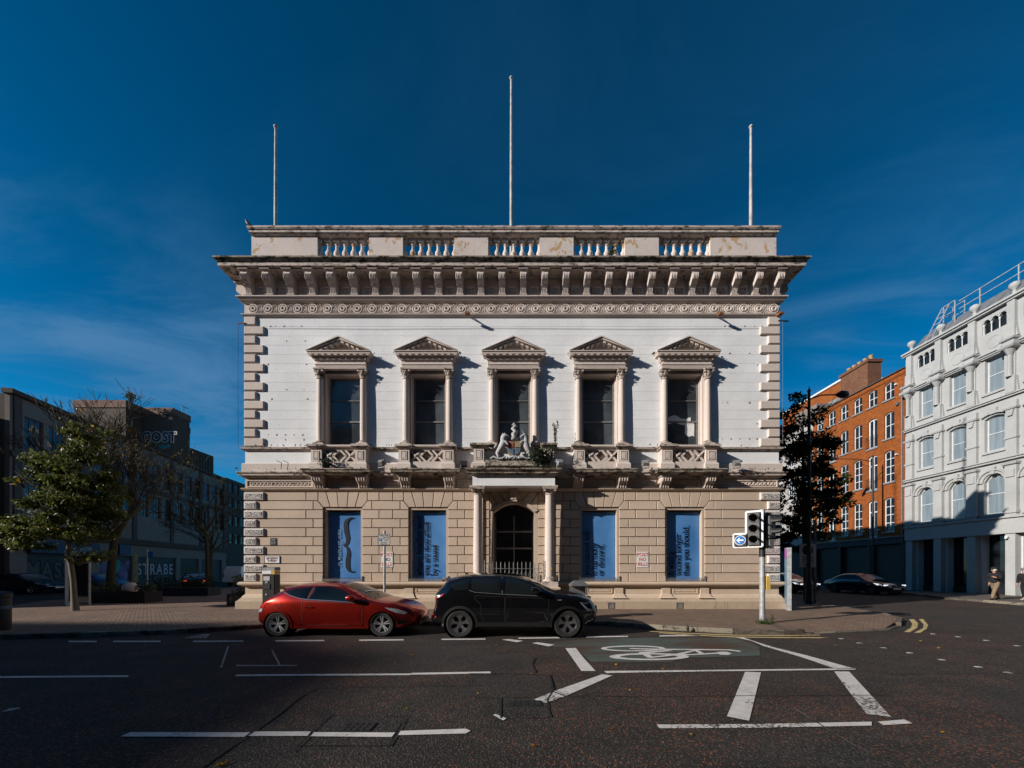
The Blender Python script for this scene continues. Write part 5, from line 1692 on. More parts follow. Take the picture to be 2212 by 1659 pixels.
# ---------------------------------------------------------------- folding gate across the porch
GATE = thing('folding_gate', (-.13, 14.5, .55), 'grey spiked folding lattice gate drawn across the porch', 'gate')
m = MB()
for i in range(13):
    x = -1.02 + i*.165
    m = MB(); m.tube([(x, 0, 0), (x, 0, 1.38), (x, 0, 1.45)], [.018, .018, .003], 6); m.build('bar', GREYIRON, GATE)
for z in (1.18, .12):
    MB().bar((-1.08, -.02, z), (1.08, -.02, z), .035, .02).build('rail', GREYIRON, GATE)
m = MB()
for i in range(12):
    x = -1.02 + i*.165
    for z in (.2, .5, .8):
        m.bar((x, .02, z), (x+.165, .02, z+.28), .014); m.bar((x, .03, z+.28), (x+.165, .03, z), .014)
o = m.build('lattice_strips', GREYIRON, GATE); o['kind'] = 'stuff'
for s in (-1, 1):
    m = MB(); m.tube([(s*1.16, 0, -.3), (s*1.16, 0, 1.42)], .025, 6); m.lathe([(0, 1.42), (.035, 1.46), (0, 1.52)], (s*1.16, 0, 0), 8); m.tube([(s*1.16, 0, 1.3), (s*1.10, .0, 1.32)], .02, 5)
    m.build('gate_post', GREYIRON, GATE)

# ---------------------------------------------------------------- notices on the wall
def plate(name, x, y, z, w, h, mt, lab, cat, edge=None, t=.012, rz=0):
    r = thing(name, (x, y, z), lab, cat, rz=rz)
    MB().box(-w/2, w/2, -t, 0, -h/2, h/2).build('plate', mt, r)
    if edge:
        e = .012
        m = MB(); m.box(-w/2-e, w/2+e, -t-.006, .002, h/2, h/2+e); m.box(-w/2-e, w/2+e, -t-.006, .002, -h/2-e, -h/2)
        m.box(-w/2-e, -w/2, -t-.006, .002, -h/2, h/2); m.box(w/2, w/2+e, -t-.006, .002, -h/2, h/2)
        m.build('edge', edge, r)
    return r
def letters(r, txt, x, z, size, mt, dep=-.0135, align='CENTER', bold=0.0, xs=1.0, ry=0):
    return link('lettering', text_mesh(txt, size, mt, .0008, align, bold, xs=xs), r, (x, dep, z), rot=(0, R(ry), 0))
for x, lab in ((-5.28, 'white paper notice POST NO BILLS behind the parking sign pole'), (5.06, 'white paper notice POST NO BILLS on the wall between the two right banners')):
    r = plate('paper_notice', x, YF-.012, 2.10, .46, .62, PAPER, lab, 'notice')
    letters(r, 'POST', 0, .19, .20, REDT, bold=.004); letters(r, 'NO', 0, .0, .18, NAVYT if x < 0 else REDT, bold=.004); letters(r, 'BILLS', 0, -.19, .18, REDT, bold=.004)
    if x < 0: MB().box(-.06, .14, -.0135, -.0125, -.295, -.275).build('blue_mark', SHBLUE, r)
r = plate('street_sign', -9.98+.05, YF-.015, 2.10, .60, .27, WHITEP, 'white street name plate WARING STREET covered in coloured scribbles', 'street sign', IRON)
letters(r, 'WARING', 0.02, .055, .115, BLACKT, bold=.003); letters(r, 'STREET', .02, -.06, .115, BLACKT, bold=.003)
m = MB()
for (a, b, mt_) in (((-.24, .06), (-.18, -.02), 0), ((-.18, -.02), (-.14, .05), 0), ((-.06, -.04), (.02, .08), 1), ((-.05, .07), (.03, -.05), 1), ((.05, .0), (.12, .07), 0), ((.10, -.10), (.16, .02), 0)):
    m.bar((a[0], -.0165, a[1]), (b[0], -.0165, b[1]), .012, .002, (0, 1, 0))
m.build('scribble', REDT, r)
r = plate('black_plate', -9.88, YF-.013, 2.83, .25, .28, BLACKT, 'small square black plate with white letters beside the left quoins', 'plate')
letters(r, 'S P', 0, .06, .11, GREYSIGN); letters(r, 'H F', 0, -.06, .11, GREYSIGN)
r = thing('sticker', (-.15+1.41+.03, 14.41, 1.72), 'small round yellow sticker on the right porch column', 'sticker')
MB().lathe([(.045, 0), (.045, .004)], (0, 0, 0), 14, 'y').build('sticker_face', YELLOWP, r)

# ---------------------------------------------------------------- parking sign
r = thing('parking_sign', (-4.40, 12.25, PZ), 'grey ticket zone parking sign on a thin pole between the blue banners', 'sign')
m = MB(); m.tube([(0, 0, 0), (0, 0, 2.86)], .038, 10); m.build('pole', GALV, r, 60)
o = MB().box(-.19, .19, -.055, -.045, 2.38, 2.74).build('sign_plate', GREYSIGN, r)
m = MB(); 
for (a, b, c_, d) in ((-.195, .195, 2.735, 2.748), (-.195, .195, 2.372, 2.385), (-.198, -.186, 2.385, 2.735), (.186, .198, 2.385, 2.735)): m.box(a, b, -.058, -.043, c_, d)
m.build('sign_edge', IRON, o)
MB().box(-.165, -.065, -.0575, -.055, 2.52, 2.62).build('blue_square', BLUEP, o)
for (t, x, z, s, mt) in (('Ticket Zone', 0, 2.69, .062, BLACKT), ('P', -.115, 2.57, .10, WHITET), ('Mon - Sat', .065, 2.635, .045, BLACKT), ('8 am - 6 pm', .065, 2.585, .042, BLACKT), ('1 hour', .065, 2.53, .04, BLACKT), ('No return', 0, 2.465, .042, BLACKT), ('within 1 hour', 0, 2.415, .042, BLACKT)):
    link('lettering', text_mesh(t, s, mt, .0006, bold=.0008), o, (x, -.0585, z))

# ---------------------------------------------------------------- parking ticket machine
r = thing('ticket_machine', (-7.95, 11.95, PZ), 'black parking ticket machine with white and yellow top beside the red car', 'ticket machine')
MB().bevbox(-.20, .20, -.14, .14, 0, 1.42, .02).build('cabinet', PLASTB, r)
m = MB(); m.bevbox(-.20, .10, -.142, .14, 1.425, 1.55, .01); m.build('white_band', WHITEP, r)
MB().box(.10, .20, -.142, .14, 1.425, 1.55).build('yellow_band', YELLOWP, r)
m = MB(); m.add([(-.21, -.15, 1.555), (.21, -.15, 1.555), (.21, .15, 1.555), (-.21, .15, 1.555), (-.17, -.10, 1.64), (.17, -.10, 1.64), (.19, .15, 1.66), (-.19, .15, 1.66)], [(0, 3, 2, 1), (4, 5, 6, 7), (0, 1, 5, 4), (1, 2, 6, 5), (2, 3, 7, 6), (3, 0, 4, 7)])
m.build('solar_cap', GREYIRON, r)
m = MB(); m.box(-.15, .05, -.15, -.14, 1.22, 1.36); m.build('screen', GREYSIGN, r)
m = MB(); m.box(-.14, .06, -.155, -.14, .95, 1.12); m.build('ticket_slot', IRON, r)
m = MB(); m.lathe([(.03, -.155), (.03, -.14)], (-.06, 0, .78), 10, 'y'); m.box(-.10, -.02, -.15, -.14, 1.14, 1.20); m.build('coin_slot', GALV, r)
# ---------------------------------------------------------------- litter bin
r = thing('litter_bin', (1.97, 12.0, PZ), 'black litter bin with hooded top in front of the porch', 'litter bin')
MB().bevbox(-.24, .24, -.24, .24, 0, .72, .02).build('bin_body', PLASTB, r)
m = MB(); m.box(-.26, .26, -.26, .26, .735, .765); m.build('gold_band', plain('gold_band', (.42, .33, .2), .4), r)
m = MB()
for (sx, sy) in ((-1, -1), (1, -1), (1, 1), (-1, 1)): m.box(sx*.22-.03, sx*.22+.03, sy*.22-.03, sy*.22+.03, .765, 1.05)
m.box(-.22, .22, .17, .2, .765, 1.05)
m.build('hood_posts', PLASTG, r)
m = MB(); m.add([(-.28, -.28, 1.05), (.28, -.28, 1.05), (.28, .28, 1.05), (-.28, .28, 1.05), (-.27, -.27, 1.10), (.27, -.27, 1.10), (.27, .27, 1.10), (-.27, .27, 1.10), (-.13, -.13, 1.22), (.13, -.13, 1.22), (.13, .13, 1.22), (-.13, .13, 1.22)],
    [(0, 3, 2, 1), (8, 9, 10, 11)] + [(a+k, a+(k+1) % 4, a+4+(k+1) % 4, a+4+k) for a in (0, 4) for k in range(4)])
m.build('hood', PLASTG, r)
MB().box(-.2, .2, -.2, .17, .73, .75).build('bin_inside', DARK, r)
r = thing('litter_bin', (-13.47, 9.6, PZ), 'black bollard bin cut off by the left edge of the picture', 'litter bin')
m = MB(); m.lathe([(.20, 0), (.22, .1), (.22, .85), (.24, .87), (.24, .95), (.10, 1.02)], (0, 0, 0), 16); m.build('bin_body', PLASTB, r, 40)
m = MB(); m.lathe([(.222, .55), (.226, .56), (.226, .62), (.222, .63)], (0, 0, 0), 16, cap=False); m.build('band', SHBLUE, r)

# ---------------------------------------------------------------- traffic signal on the corner
TS = thing('traffic_signal', (7.20, 10.90, PZ), 'traffic signal pole with a white-edged head, left turn sign and second dark head', 'traffic signal')
m = MB(); m.tube([(0, 0, 0), (0, 0, 1.95)], .074, 14); m.build('pole', GALV, TS, 60)
m = MB(); m.tube([(0, 0, 1.95), (0, 0, 3.16)], .082, 14); m.build('pole_sleeve', PLASTB, TS, 60)
m = MB(); m.tube([(0, 0, 3.16), (0, 0, 3.34)], .074, 14); m.build('pole_top', GALV, TS, 60)
def signal_head(parent, loc, rz, n, border=False, lamps=None):
    a = link('signal_head', MB().bevbox(-.15, .15, -.06, .16, 0, n*.31+.02, .02).mesh('signal_head', PLASTG), parent, loc, rz)
    for i in range(n):
        z = .165 + i*.31
        m = MB(); m.torus((0, -.065, z), .112, .016, 18, 5); m.build('lens_ring', PLASTG, a, 60)
        m = MB(); m.lathe([(0, -.06), (.105, -.07), (.105, -.055)], (0, 0, z), 16, 'y'); m.build('lens', (lamps or {}).get(i, TRIM), a, 60)
        m = MB(); vs, fs = [], []
        for j in range(11):
            t = R(-12) + R(204)*j/10
            for (y, rr) in ((-.06, .122), (-.34, .108)):
                vs.append((rr*math.cos(t), y if not (y < -.1 and math.sin(t) < .1) else -.17, z + rr*math.sin(t)))
        fs = [(2*j, 2*j+2, 2*j+3, 2*j+1) for j in range(10)]
        m.add(vs, fs); m.build('hood', PLASTB, a, 60)
    return a
ang = R(-38)
hd = signal_head(TS, (-.28, -.06, 2.28), ang, 3, True, {0: TRIM, 1: plain('amber_lens', (.06, .035, .03), .3), 2: plain('red_lens', (.07, .03, .03), .3)})
# backing board: three lamps plus a square bay for the turn sign, white edge
m = MB()
out = [(-.52, -.03), (.20, -.03), (.20, 1.0), (-.20, 1.0), (-.20, .36), (-.52, .36)]
m.prism(out, .05, .075)
bd = m.build('backing_board', PLASTB, hd)
m = MB(); n = len(out)
for i in range(n):
    a, b = out[i], out[(i+1) % n]
    m.bar((a[0], .04, a[1]), (b[0], .04, b[1]), .055, .05, (0, 1, 0))
m.build('white_edge', WHITEP, hd)
sg = MB().box(-.50, -.19, -.05, .05, .0, .33).build('sign_box', PLASTB, hd)
m = MB(); m.lathe([(.0, -.062), (.145, -.062), (.145, -.05)], (-.345, 0, .165), 24, 'y'); m.build('white_rim', WHITEP, hd, 50)
m = MB(); m.lathe([(.0, -.067), (.13, -.067), (.13, -.06)], (-.345, 0, .165), 24, 'y'); m.build('blue_disc', BLUEP, hd, 50)
m = MB(); m.prism([(-.44, .165), (-.36, .085), (-.345, .10), (-.385, .143), (-.255, .143), (-.255, .187), (-.385, .187), (-.345, .23), (-.36, .245)], -.071, -.0675); m.build('white_arrow', WHITET, hd)
h2 = signal_head(TS, (.24, -.02, 2.50), R(28), 2, lamps={1: TRIM})
MB().box(-.02, .01, -.085, -.07, .48, .51).build('lit_dot', REDLIT, h2)
h3 = signal_head(TS, (.30, .22, 2.32), R(75), 3)
m = MB(); m.bar((0, 0, 2.45), (-.22, -.03, 2.45), .04); m.bar((0, 0, 3.05), (-.22, -.03, 3.05), .04); m.bar((0, 0, 2.6), (.28, .1, 2.6), .04); m.bar((0, 0, 3.0), (.28, .1, 3.0), .04)
m.build('arm', PLASTB, TS)
MB().bevbox(.13, .27, -.12, .06, 2.20, 2.46, .015).build('pedestrian_box', PLASTG, TS)
m = MB(); m.add([(.085, -.07, .98), (.20, -.07, .98), (.20, .07, .98), (.085, .07, .98), (.085, -.07, 1.38), (.16, -.07, 1.38), (.16, .07, 1.38), (.085, .07, 1.38), (.20, -.07, 1.15), (.20, .07, 1.15)],
      [(0, 3, 2, 1), (4, 5, 6, 7), (0, 1, 8, 5, 4), (1, 2, 9, 8), (8, 9, 6, 5), (2, 3, 7, 6, 9), (3, 0, 4, 7)])
m.build('push_button_box', YELLOWP, TS)

# ---------------------------------------------------------------- wayfinding panel, zone sign, street lamp by the right corner
r = thing('information_panel', (10.42, 14.2, PZ), 'slim information totem with magenta and slate panels at the right corner', 'information totem', rz=R(-28.7))
MB().box(-.07, .07, 0, .60, 0, 2.42).build('frame', GALV, r)
m = MB(); m.box(-.076, -.0705, .03, .58, 2.0, 2.38); m.build('magenta_panel', MAGENTA, r)
MB().box(-.076, -.0705, .03, .58, .25, 1.99).build('slate_panel', SLATEBL, r)
r = thing('zone_sign', (13.75, 17.3, PZ), 'grey pedestrian ZONE sign with red ring on a grey post by the tree', 'sign')
MB().tube([(.18, .06, 0), (.18, .06, 3.9)], .06, 10).build('post', LEAD, r, 60)
o = MB().box(-.60, .14, -.05, -.03, 1.68, 2.78).build('sign_plate', GREYSIGN, r)
m = MB(); m.lathe([(0, -.056), (.25, -.056), (.25, -.05)], (-.23, 0, 2.47), 26, 'y'); m.build('red_ring', plain('deep_red', (.10, .012, .012), .5), o, 50)
m = MB(); m.lathe([(0, -.060), (.20, -.060), (.20, -.055)], (-.23, 0, 2.47), 26, 'y'); m.build('dark_disc', SHOPD, o, 50)
for (t, z, s) in (('Pedestrian', 2.14, .13), ('ZONE', 1.98, .20), ('Mon - Sat', 1.83, .08), ('8 am - 6 pm', 1.75, .08)):
    link('lettering', text_mesh(t, s, BLACKT, .001, bold=.002), o, (-.23, -.0535, z))
MB().box(.10, .30, -.02, .1, .95, 1.20).build('button_box', PLASTG, r)
def street_lamp(x, y, h, arm, lab, zb=PZ, rz=0.0, scrolls=False):
    r = thing('street_lamp', (x, y, zb), lab, 'street lamp', rz=rz)
    m = MB(); m.lathe([(.16, 0), (.17, .08), (.14, .14), (.135, .9), (.11, .98), (.085, 1.05), (.075, h*.6), (.055, h)], (0, 0, 0), 12); m.build('post', IRON, r, 50)
    m = MB(); m.tube([(0, 0, h-.35), (arm*.4, 0, h-.15), (arm, 0, h-.12)], [.035, .03, .03], 7)
    if scrolls: m.tube([(0, 0, h-.8), (arm*.3, 0, h-.55), (arm*.55, 0, h-.14)], .015, 5)
    m.build('arm', IRON, r, 60)
    m = MB(); m.tube([(arm*.92, 0, h-.13), (arm*1.08, 0, h-.10), (arm*1.25, 0, h-.13), (arm*1.36, 0, h-.19)], [.05, .16, .16, .04], 10); m.build('lamp_head', IRON, r, 60)
    m = MB(); m.lathe([(.06, h), (.08, h+.05), (.03, h+.14), (.0, h+.3)], (0, 0, 0), 8); m.build('finial', IRON, r)
    return r
street_lamp(13.42, 17.05, 9.75, 1.35, 'black street lamp rising through the dark tree by the right corner')
street_lamp(28.6, 29.8, 10.6, -3.0, 'black street lamp in front of the orange brick building', scrolls=True)
# ---------------------------------------------------------------- vehicles
def catmull(pts, k=6):
    out = []
    n = len(pts)
    for i in range(n-1):
        p0, p1, p2, p3 = (Vector(pts[max(i-1, 0)]), Vector(pts[i]), Vector(pts[i+1]), Vector(pts[min(i+2, n-1)]))
        for q in range(k):
            t = q/k
            out.append(.5*((2*p1) + (p2-p0)*t + (2*p0-5*p1+4*p2-p3)*t*t + (3*p1-p0-3*p2+p3)*t**3))
    out.append(Vector(pts[-1]))
    return out
def pt_seg(p, a, b):
    ab = b - a
    t = max(0, min(1, (p-a).dot(ab)/max(ab.dot(ab), 1e-9)))
    return (p - (a + ab*t)).length
class Car:
    """body built from its side outline: x forward, z up, near side at -y"""
    def __init__(s, top, bottom, wheels, rad, arch, half, belt, roofhalf, rooftop, rnd_r=.10, plan=(.78, .72), crown=.05, bulge=.03):
        s.top = catmull(top, 5)                               # from the rear bumper foot over the roof to the front bumper foot
        s.wheels, s.rad, s.arch, s.half, s.belt = wheels, rad, arch, half, belt
        s.roofhalf, s.rooftop, s.r, s.plan, s.crown, s.bulge = roofhalf, rooftop, rnd_r, plan, crown, bulge
        s.xr = min(p.x for p in s.top); s.xf = max(p.x for p in s.top)
        low = [Vector(p) for p in bottom]                     # sill line, front to rear, arches cut in
        s.low = []
        zs = low[0].y
        for wx in sorted(wheels, reverse=True):
            wz = rad
            n = 14
            a0 = math.asin(max(-1, min(1, (zs-wz)/arch)))
            s.low.append(Vector((wx + arch*math.cos(a0) , zs)))
            for i in range(1, n):
                a = a0 + (PI - 2*a0)*i/n
                s.low.append(Vector((wx + arch*math.cos(a), wz + arch*math.sin(a))))
            s.low.append(Vector((wx - arch*math.cos(a0), zs)))
    def w(s, x, z, d=None):
        h = s.half
        # plan taper
        mid = (s.xr + s.xf)/2
        L = (s.xf - s.xr)/2
        u = (x - mid)/L
        if u > 0: h *= 1 - (1-s.plan[1])*max(0, (u-.45)/.55)**2.2
        else: h *= 1 - (1-s.plan[0])*max(0, (-u-.5)/.5)**2.2
        if z > s.belt:
            t = (z - s.belt)/(s.rooftop - s.belt)
            h -= (s.half - s.roofhalf)*(t**1.3)
        else:
            t = (s.belt - z)/s.belt
            h += s.bulge*math.sin(min(1, t*1.5)*PI)*.6 - .05*max(0, t-.55)
        if d is None: d = min(pt_seg(Vector((x, z)), a, b) for a, b in zip(s.top[:-1], s.top[1:]))
        if d < s.r: h -= s.r - math.sqrt(max(0, s.r*s.r - (s.r-d)**2))
        return max(.05, h)
    def surf(s, poly, off, step=.06, name='panel', mat=None, parent=None, side=-1, ring=False, smooth=True):
        """mesh lying on the body side inside a side-view outline"""
        poly = [Vector(p) for p in poly]
        n = len(poly)
        pts = list(poly)
        xs = [p.x for p in poly]; zs = [p.y for p in poly]
        def inside(q):
            c = False
            for i in range(n):
                a, b = poly[i], poly[i-1]
                if (a.y > q.y) != (b.y > q.y) and q.x < (b.x-a.x)*(q.y-a.y)/(b.y-a.y) + a.x: c = not c
            return c
        if ring:
            for dd in (.25, .6, 1.0):
                for i in range(n):
                    a, b, c = poly[i-1], poly[i], poly[(i+1) % n]
                    t = (c - a)
                    if t.length < 1e-6: continue
                    t.normalize(); nr = Vector((-t.y, t.x))
                    for sgn in (1, -1):
                        q = b + nr*sgn*s.r*dd
                        if inside(q) and min(pt_seg(q, poly[j-1], poly[j]) for j in range(n)) > s.r*dd*.8: pts.append(q)
        x = min(xs) + step/2
        while x < max(xs):
            z = min(zs) + step/2
            while z < max(zs):
                q = Vector((x, z))
                if inside(q) and min(pt_seg(q, poly[j-1], poly[j]) for j in range(n)) > step*.45: pts.append(q)
                z += step
            x += step
        rr = delaunay_2d_cdt(pts, [(i, (i+1) % n) for i in range(n)], [list(range(n))], 1, 1e-4)
        vs = [(p.x, side*(s.w(p.x, p.y) + off), p.y) for p in rr[0]]
        m = MB(); m.add(vs, [tuple(f) for f in rr[2]])
        return m
    def body(s, parent, mat, glass, wind=None, rear=None, under=TRIM, name='body'):
        out = list(s.top) + s.low
        out = [p for i, p in enumerate(out) if (p - out[i-1]).length > 1e-4]
        m = s.surf(out, 0, .065, ring=True)
        nb = len(m.v)
        m.v += [(v[0], -v[1], v[2]) for v in m.v]
        m.f += [tuple(i+nb for i in reversed(f)) for f in m.f]; m.m = [0]*len(m.f)
        # skin over the top
        T = s.top
        N = 8
        def strip(i0, i1, lift=0.0):
            mm = MB(); vs = []
            for i in range(i0, i1+1):
                p = T[i]
                t = (T[min(i+1, len(T)-1)] - T[max(i-1, 0)]).normalized(); nr = Vector((-t.y, t.x))
                w0 = s.w(p.x, p.y, 0.0)
                for j in range(N+1):
                    u = -1 + 2*j/N
                    c = s.crown*(1-u*u)
                    q = p + nr*(c + lift)
                    vs.append((q.x, u*w0*(1 if not lift else .93), q.y))
            mm.add(vs, [(a*(N+1)+b, (a+1)*(N+1)+b, (a+1)*(N+1)+b+1, a*(N+1)+b+1) for a in range(i1-i0) for b in range(N)])
            return mm
        st = strip(0, len(T)-1)
        b0 = len(m.v); m.v += st.v; m.f += [tuple(i+b0 for i in f) for f in st.f]; m.m = [0]*len(m.f)
        me = m.mesh(name, mat)
        bm = bmesh.new(); bm.from_mesh(me)
        bmesh.ops.remove_doubles(bm, verts=bm.verts, dist=.0012)
        bmesh.ops.recalc_face_normals(bm, faces=bm.faces)
        for f in bm.faces: f.smooth = True
        for e in bm.edges:
            if len(e.link_faces) == 2: e.smooth = e.calc_face_angle(0) < R(50)
        bm.to_mesh(me); bm.free()
        ob = link(name, me, parent)
        def span(x0, x1, zmin):
            idx = [i for i, p in enumerate(T) if x0 <= p.x <= x1 and p.y >= zmin]
            return min(idx), max(idx)
        if wind:
            a, b = span(*wind); strip(a, b, .006).build('windscreen', glass, parent, 60)
        if rear:
            a, b = span(*rear); strip(a, b, .006).build('rear_window', glass, parent, 60)
        # dark floor and wheel wells
        zs = s.low[0].y
        f = MB(); f.box(s.xr+.25, s.xf-.25, -s.half+.28, s.half-.28, zs-.02, zs+.30); f.build('floor_pan', under, parent)
        return ob
    def wheel(s, parent, x, side, rim, spokes, y=None, style='pair'):
        y = (s.half - .115) if y is None else y
        r = s.rad
        m = MB(); m.lathe([(r*.66, -.10), (r*.90, -.112), (r*.97, -.095), (r, -.06), (r, .06), (r*.97, .10), (r*.66, .10)], (0, 0, 0), 36, 'y', cap=False)
        me = m.mesh('wheel', TYRE, 40)
        wo_ = link('wheel', me, parent, (x, side*y, r), 0 if side < 0 else PI)
        R_ = r*.70
        m = MB(); m.lathe([(R_, -.085), (R_*.96, -.10), (R_*.90, -.085), (R_*.88, -.02)], (0, 0, 0), 36, 'y', cap=False)
        for i in range(spokes):
            a = 2*PI*i/spokes + .35
            for da in ((-.17, .17) if style == 'pair' else (0,)):
                c0, c1 = a + da*1.5, a + da
                wd = .028 if style == 'pair' else .05
                p0 = Vector((R_*.14*math.cos(c0), -.06, R_*.14*math.sin(c0))); p1 = Vector((R_*.93*math.cos(c1), -.088, R_*.93*math.sin(c1)))
                m.bar(p0, p1, wd*(.9 if style == 'pair' else 1.3), .022, (0, 1, 0))
                if style != 'pair':
                    for q in (-.32, .32):
                        pm = p0.lerp(p1, .55); pe = Vector((R_*.92*math.cos(a+q), -.088, R_*.92*math.sin(a+q)))
                        m.bar(pm, pe, wd*.9, .02, (0, 1, 0))
        m.lathe([(0, -.078), (R_*.17, -.075), (R_*.2, -.05)], (0, 0, 0), 16, 'y')
        m.build('rim', rim, wo_, 40)
        m = MB(); m.lathe([(R_*.88, -.0), (0, .0)], (0, 0, 0), 24, 'y', cap=False); m.lathe([(R_*.6, -.02), (0, -.025)], (0, 0, 0), 20, 'y', cap=False)
        m.build('brake_disc', TRIM, wo_)
        return wo_
    def seam(s, pts, parent, mat=TRIM, w=.010, side=-1, off=.004, name='seam'):
        pts = [Vector(p) for p in pts]
        D = []
        for a, b in zip(pts[:-1], pts[1:]):
            n = max(1, int((b-a).length/.06))
            for k in range(n): D.append(a.lerp(b, k/n))
        D.append(pts[-1])
        m = MB(); vs = []
        for i, p in enumerate(D):
            t = (D[min(i+1, len(D)-1)] - D[max(i-1, 0)]).normalized(); nr = Vector((-t.y, t.x))*w/2
            for q in (p+nr, p-nr): vs.append((q.x, side*(s.w(q.x, q.y)+off+.006), q.y))
        m.add(vs, [(2*i, 2*i+1, 2*i+3, 2*i+2) for i in range(len(D)-1)])
        return m.build(name, mat, parent)
    def panel(s, poly, name, mat, parent, off=.004, step=.055, side=-1):
        return s.surf(poly, off + .004, min(step, .055), side=side).build(name, mat, parent, 60)

# --- red coupe
RC = thing('parked_car', (-6.05, 10.20, 0), 'metallic red three-door coupe parked in front of the left banner', 'car')
rt = [(-.42, .24), (-.60, .34), (-.635, .52), (-.60, .70), (-.53, .83), (-.40, .945), (-.20, 1.06), (.02, 1.175), (.08, 1.235), (.32, 1.285), (.68, 1.318), (1.05, 1.33), (1.38, 1.315), (1.62, 1.26), (1.95, 1.115), (2.30, .955), (2.56, .885), (2.85, .845), (3.10, .785), (3.30, .70), (3.44, .58), (3.48, .45), (3.44, .32), (3.30, .23)]
car = Car(rt, [(3.3, .205)], (0, 2.63), .312, .355, .885, .86, .60, 1.33, .13, (.80, .66), .045, .035)
body = car.body(RC, RED, GLASSD, wind=(1.56, 2.44, .9), rear=(-.44, -.02, .93))
for sd_ in (-1, 1):
    dpoly = [(.632, .90), (.622, .60), (.672, .285), (2.145, .285), (2.155, .775), (2.02, .855)]
    d = car.panel(dpoly, 'door', RED, RC, .005, side=sd_)
    car.seam(dpoly + dpoly[:1], RC, TRIM, .012, sd_, .006, 'door_gap')
    h = MB(); yy = sd_*(car.w(.80, .755)+.012)
    h.bar((.70, yy, .76), (.92, yy, .745), .03, .03, (0, 0, 1)); h.build('handle', RED, d)
    h = MB(); yy = sd_*(car.w(.81, .755)+.007); h.lathe([(.045, -.001), (.045, .001)], (.81, yy, .752), 12, 'y'); h.build('handle_recess', TRIM, d)
    q = car.panel([(.10, 1.135), (.34, 1.205), (.70, 1.245), (.80, 1.25), (.72, .955), (.52, .985), (.30, 1.045)], 'quarter_window', GLASSD, RC, .005, side=sd_)
    q = car.panel([(.845, 1.25), (1.05, 1.26), (1.32, 1.245), (1.55, 1.185), (1.80, 1.06), (2.02, .925), (2.02, .87), (.80, .945)], 'door_window', GLASSD, RC, .006, side=sd_)
    car.panel([(.80, 1.25), (.84, 1.25), (.795, .945), (.74, .95)], 'door_pillar', TRIM, RC, .014, side=sd_)
    car.seam([(.08, 1.125), (.30, 1.035), (.52, .975), (.72, .945), (1.4, .91), (2.02, .862)], RC, CHROME, .012, sd_, .008, 'window_trim')
    car.panel([(1.86, .90), (2.26, .90), (2.22, .80), (2.05, .80)] , 'mirror_shadow_plate', TRIM, RC, .003, side=sd_) if False else None
    m = MB(); yy = sd_*(car.w(1.95, .95)+.13)
    m.tube([(1.80, yy, .985), (1.86, yy, .985), (1.96, yy, .975), (2.02, yy, .965)], [.055, .075, .07, .03], 10); m.build('door_mirror', RED, RC, 60)
    m = MB(); m.bar((1.93, sd_*(car.w(1.95, .9)-.02), .92), (1.90, yy, .95), .04); m.build('mirror_arm', TRIM, RC)
    m = MB(); m.box(1.785, 1.80, yy-.05, yy+.05, .93, 1.03); m.build('mirror_glass', CHROME, RC)
    m = car.panel([(2.70, .745), (3.00, .70), (3.24, .60), (3.17, .555), (2.98, .60), (2.80, .68)], 'headlight', LAMPC, RC, .004, .06, side=sd_)
    m = car.panel([(-.56, .735), (-.50, .82), (-.32, .86), (-.20, .865), (-.34, .80), (-.42, .70)], 'tail_light', LAMPR, RC, .004, .06, side=sd_)
    m = car.panel([(-.56, .735), (-.42, .70), (-.46, .62), (-.575, .60)], 'reverse_light', LAMPC, RC, .004, .06, side=sd_)
    car.panel([(.42, .30), (2.2, .25), (2.2, .215), (.42, .215)], 'sill', RED, RC, .010, side=sd_)
    car.seam([(.45, .335), (1.2, .315), (2.15, .30)], RC, RED, .03, sd_, .012, 'sill_crease')
    car.panel([(3.0, .42), (3.25, .38), (3.30, .30), (2.98, .28)], 'fog_lamp_recess', TRIM, RC, .004, .06, side=sd_)
    pts = [(.0+.085*math.cos(a), .815+.085*math.sin(a)) for a in [2*PI*i/20 for i in range(21)]]
    if sd_ < 0: car.seam(pts, RC, TRIM, .008, sd_, .004, 'fuel_flap')
    for wx in car.wheels:
        ap = [(wx + car.arch*1.0*math.cos(R(a)), car.rad + car.arch*math.sin(R(a))) for a in range(-12, 193, 12)]
        car.seam(ap, RC, RED, .05, sd_, .012, 'wheel_arch')
        car.wheel(RC, wx, sd_, ALLOY, 5)
        m = MB(); m.lathe([(car.arch, -.02), (car.arch, .30), (0, .30)], (wx, sd_*(car.half-.03), car.rad), 20, 'y', cap=False) if sd_ < 0 else m.lathe([(car.arch, .02), (car.arch, -.30), (0, -.30)], (wx, sd_*(car.half-.03), car.rad), 20, 'y', cap=False)
        m.build('wheel_well', TRIM, RC)
m = MB(); m.box(3.455, 3.50, -.42, .42, .42, .52); m.build('grille', TRIM, RC)
m = MB(); m.box(3.44, 3.485, -.5, .5, .25, .36); m.build('lower_grille', TRIM, RC)
MB().box(3.50, 3.512, -.26, .26, .40, .51).build('number_plate', PLATE, RC)
m = MB(); m.bar((2.40, -.5, .94), (2.28, .1, .985), .018); m.bar((2.42, .1, .93), (2.3, .55, .98), .018); m.build('wiper', TRIM, RC)
m = MB(); m.tube([(-.02, -.55, 1.185), (-.06, -.4, 1.215), (-.07, 0, 1.225), (-.06, .4, 1.215), (-.02, .55, 1.185)], .03, 8); m.build('spoiler', RED, RC, 60)

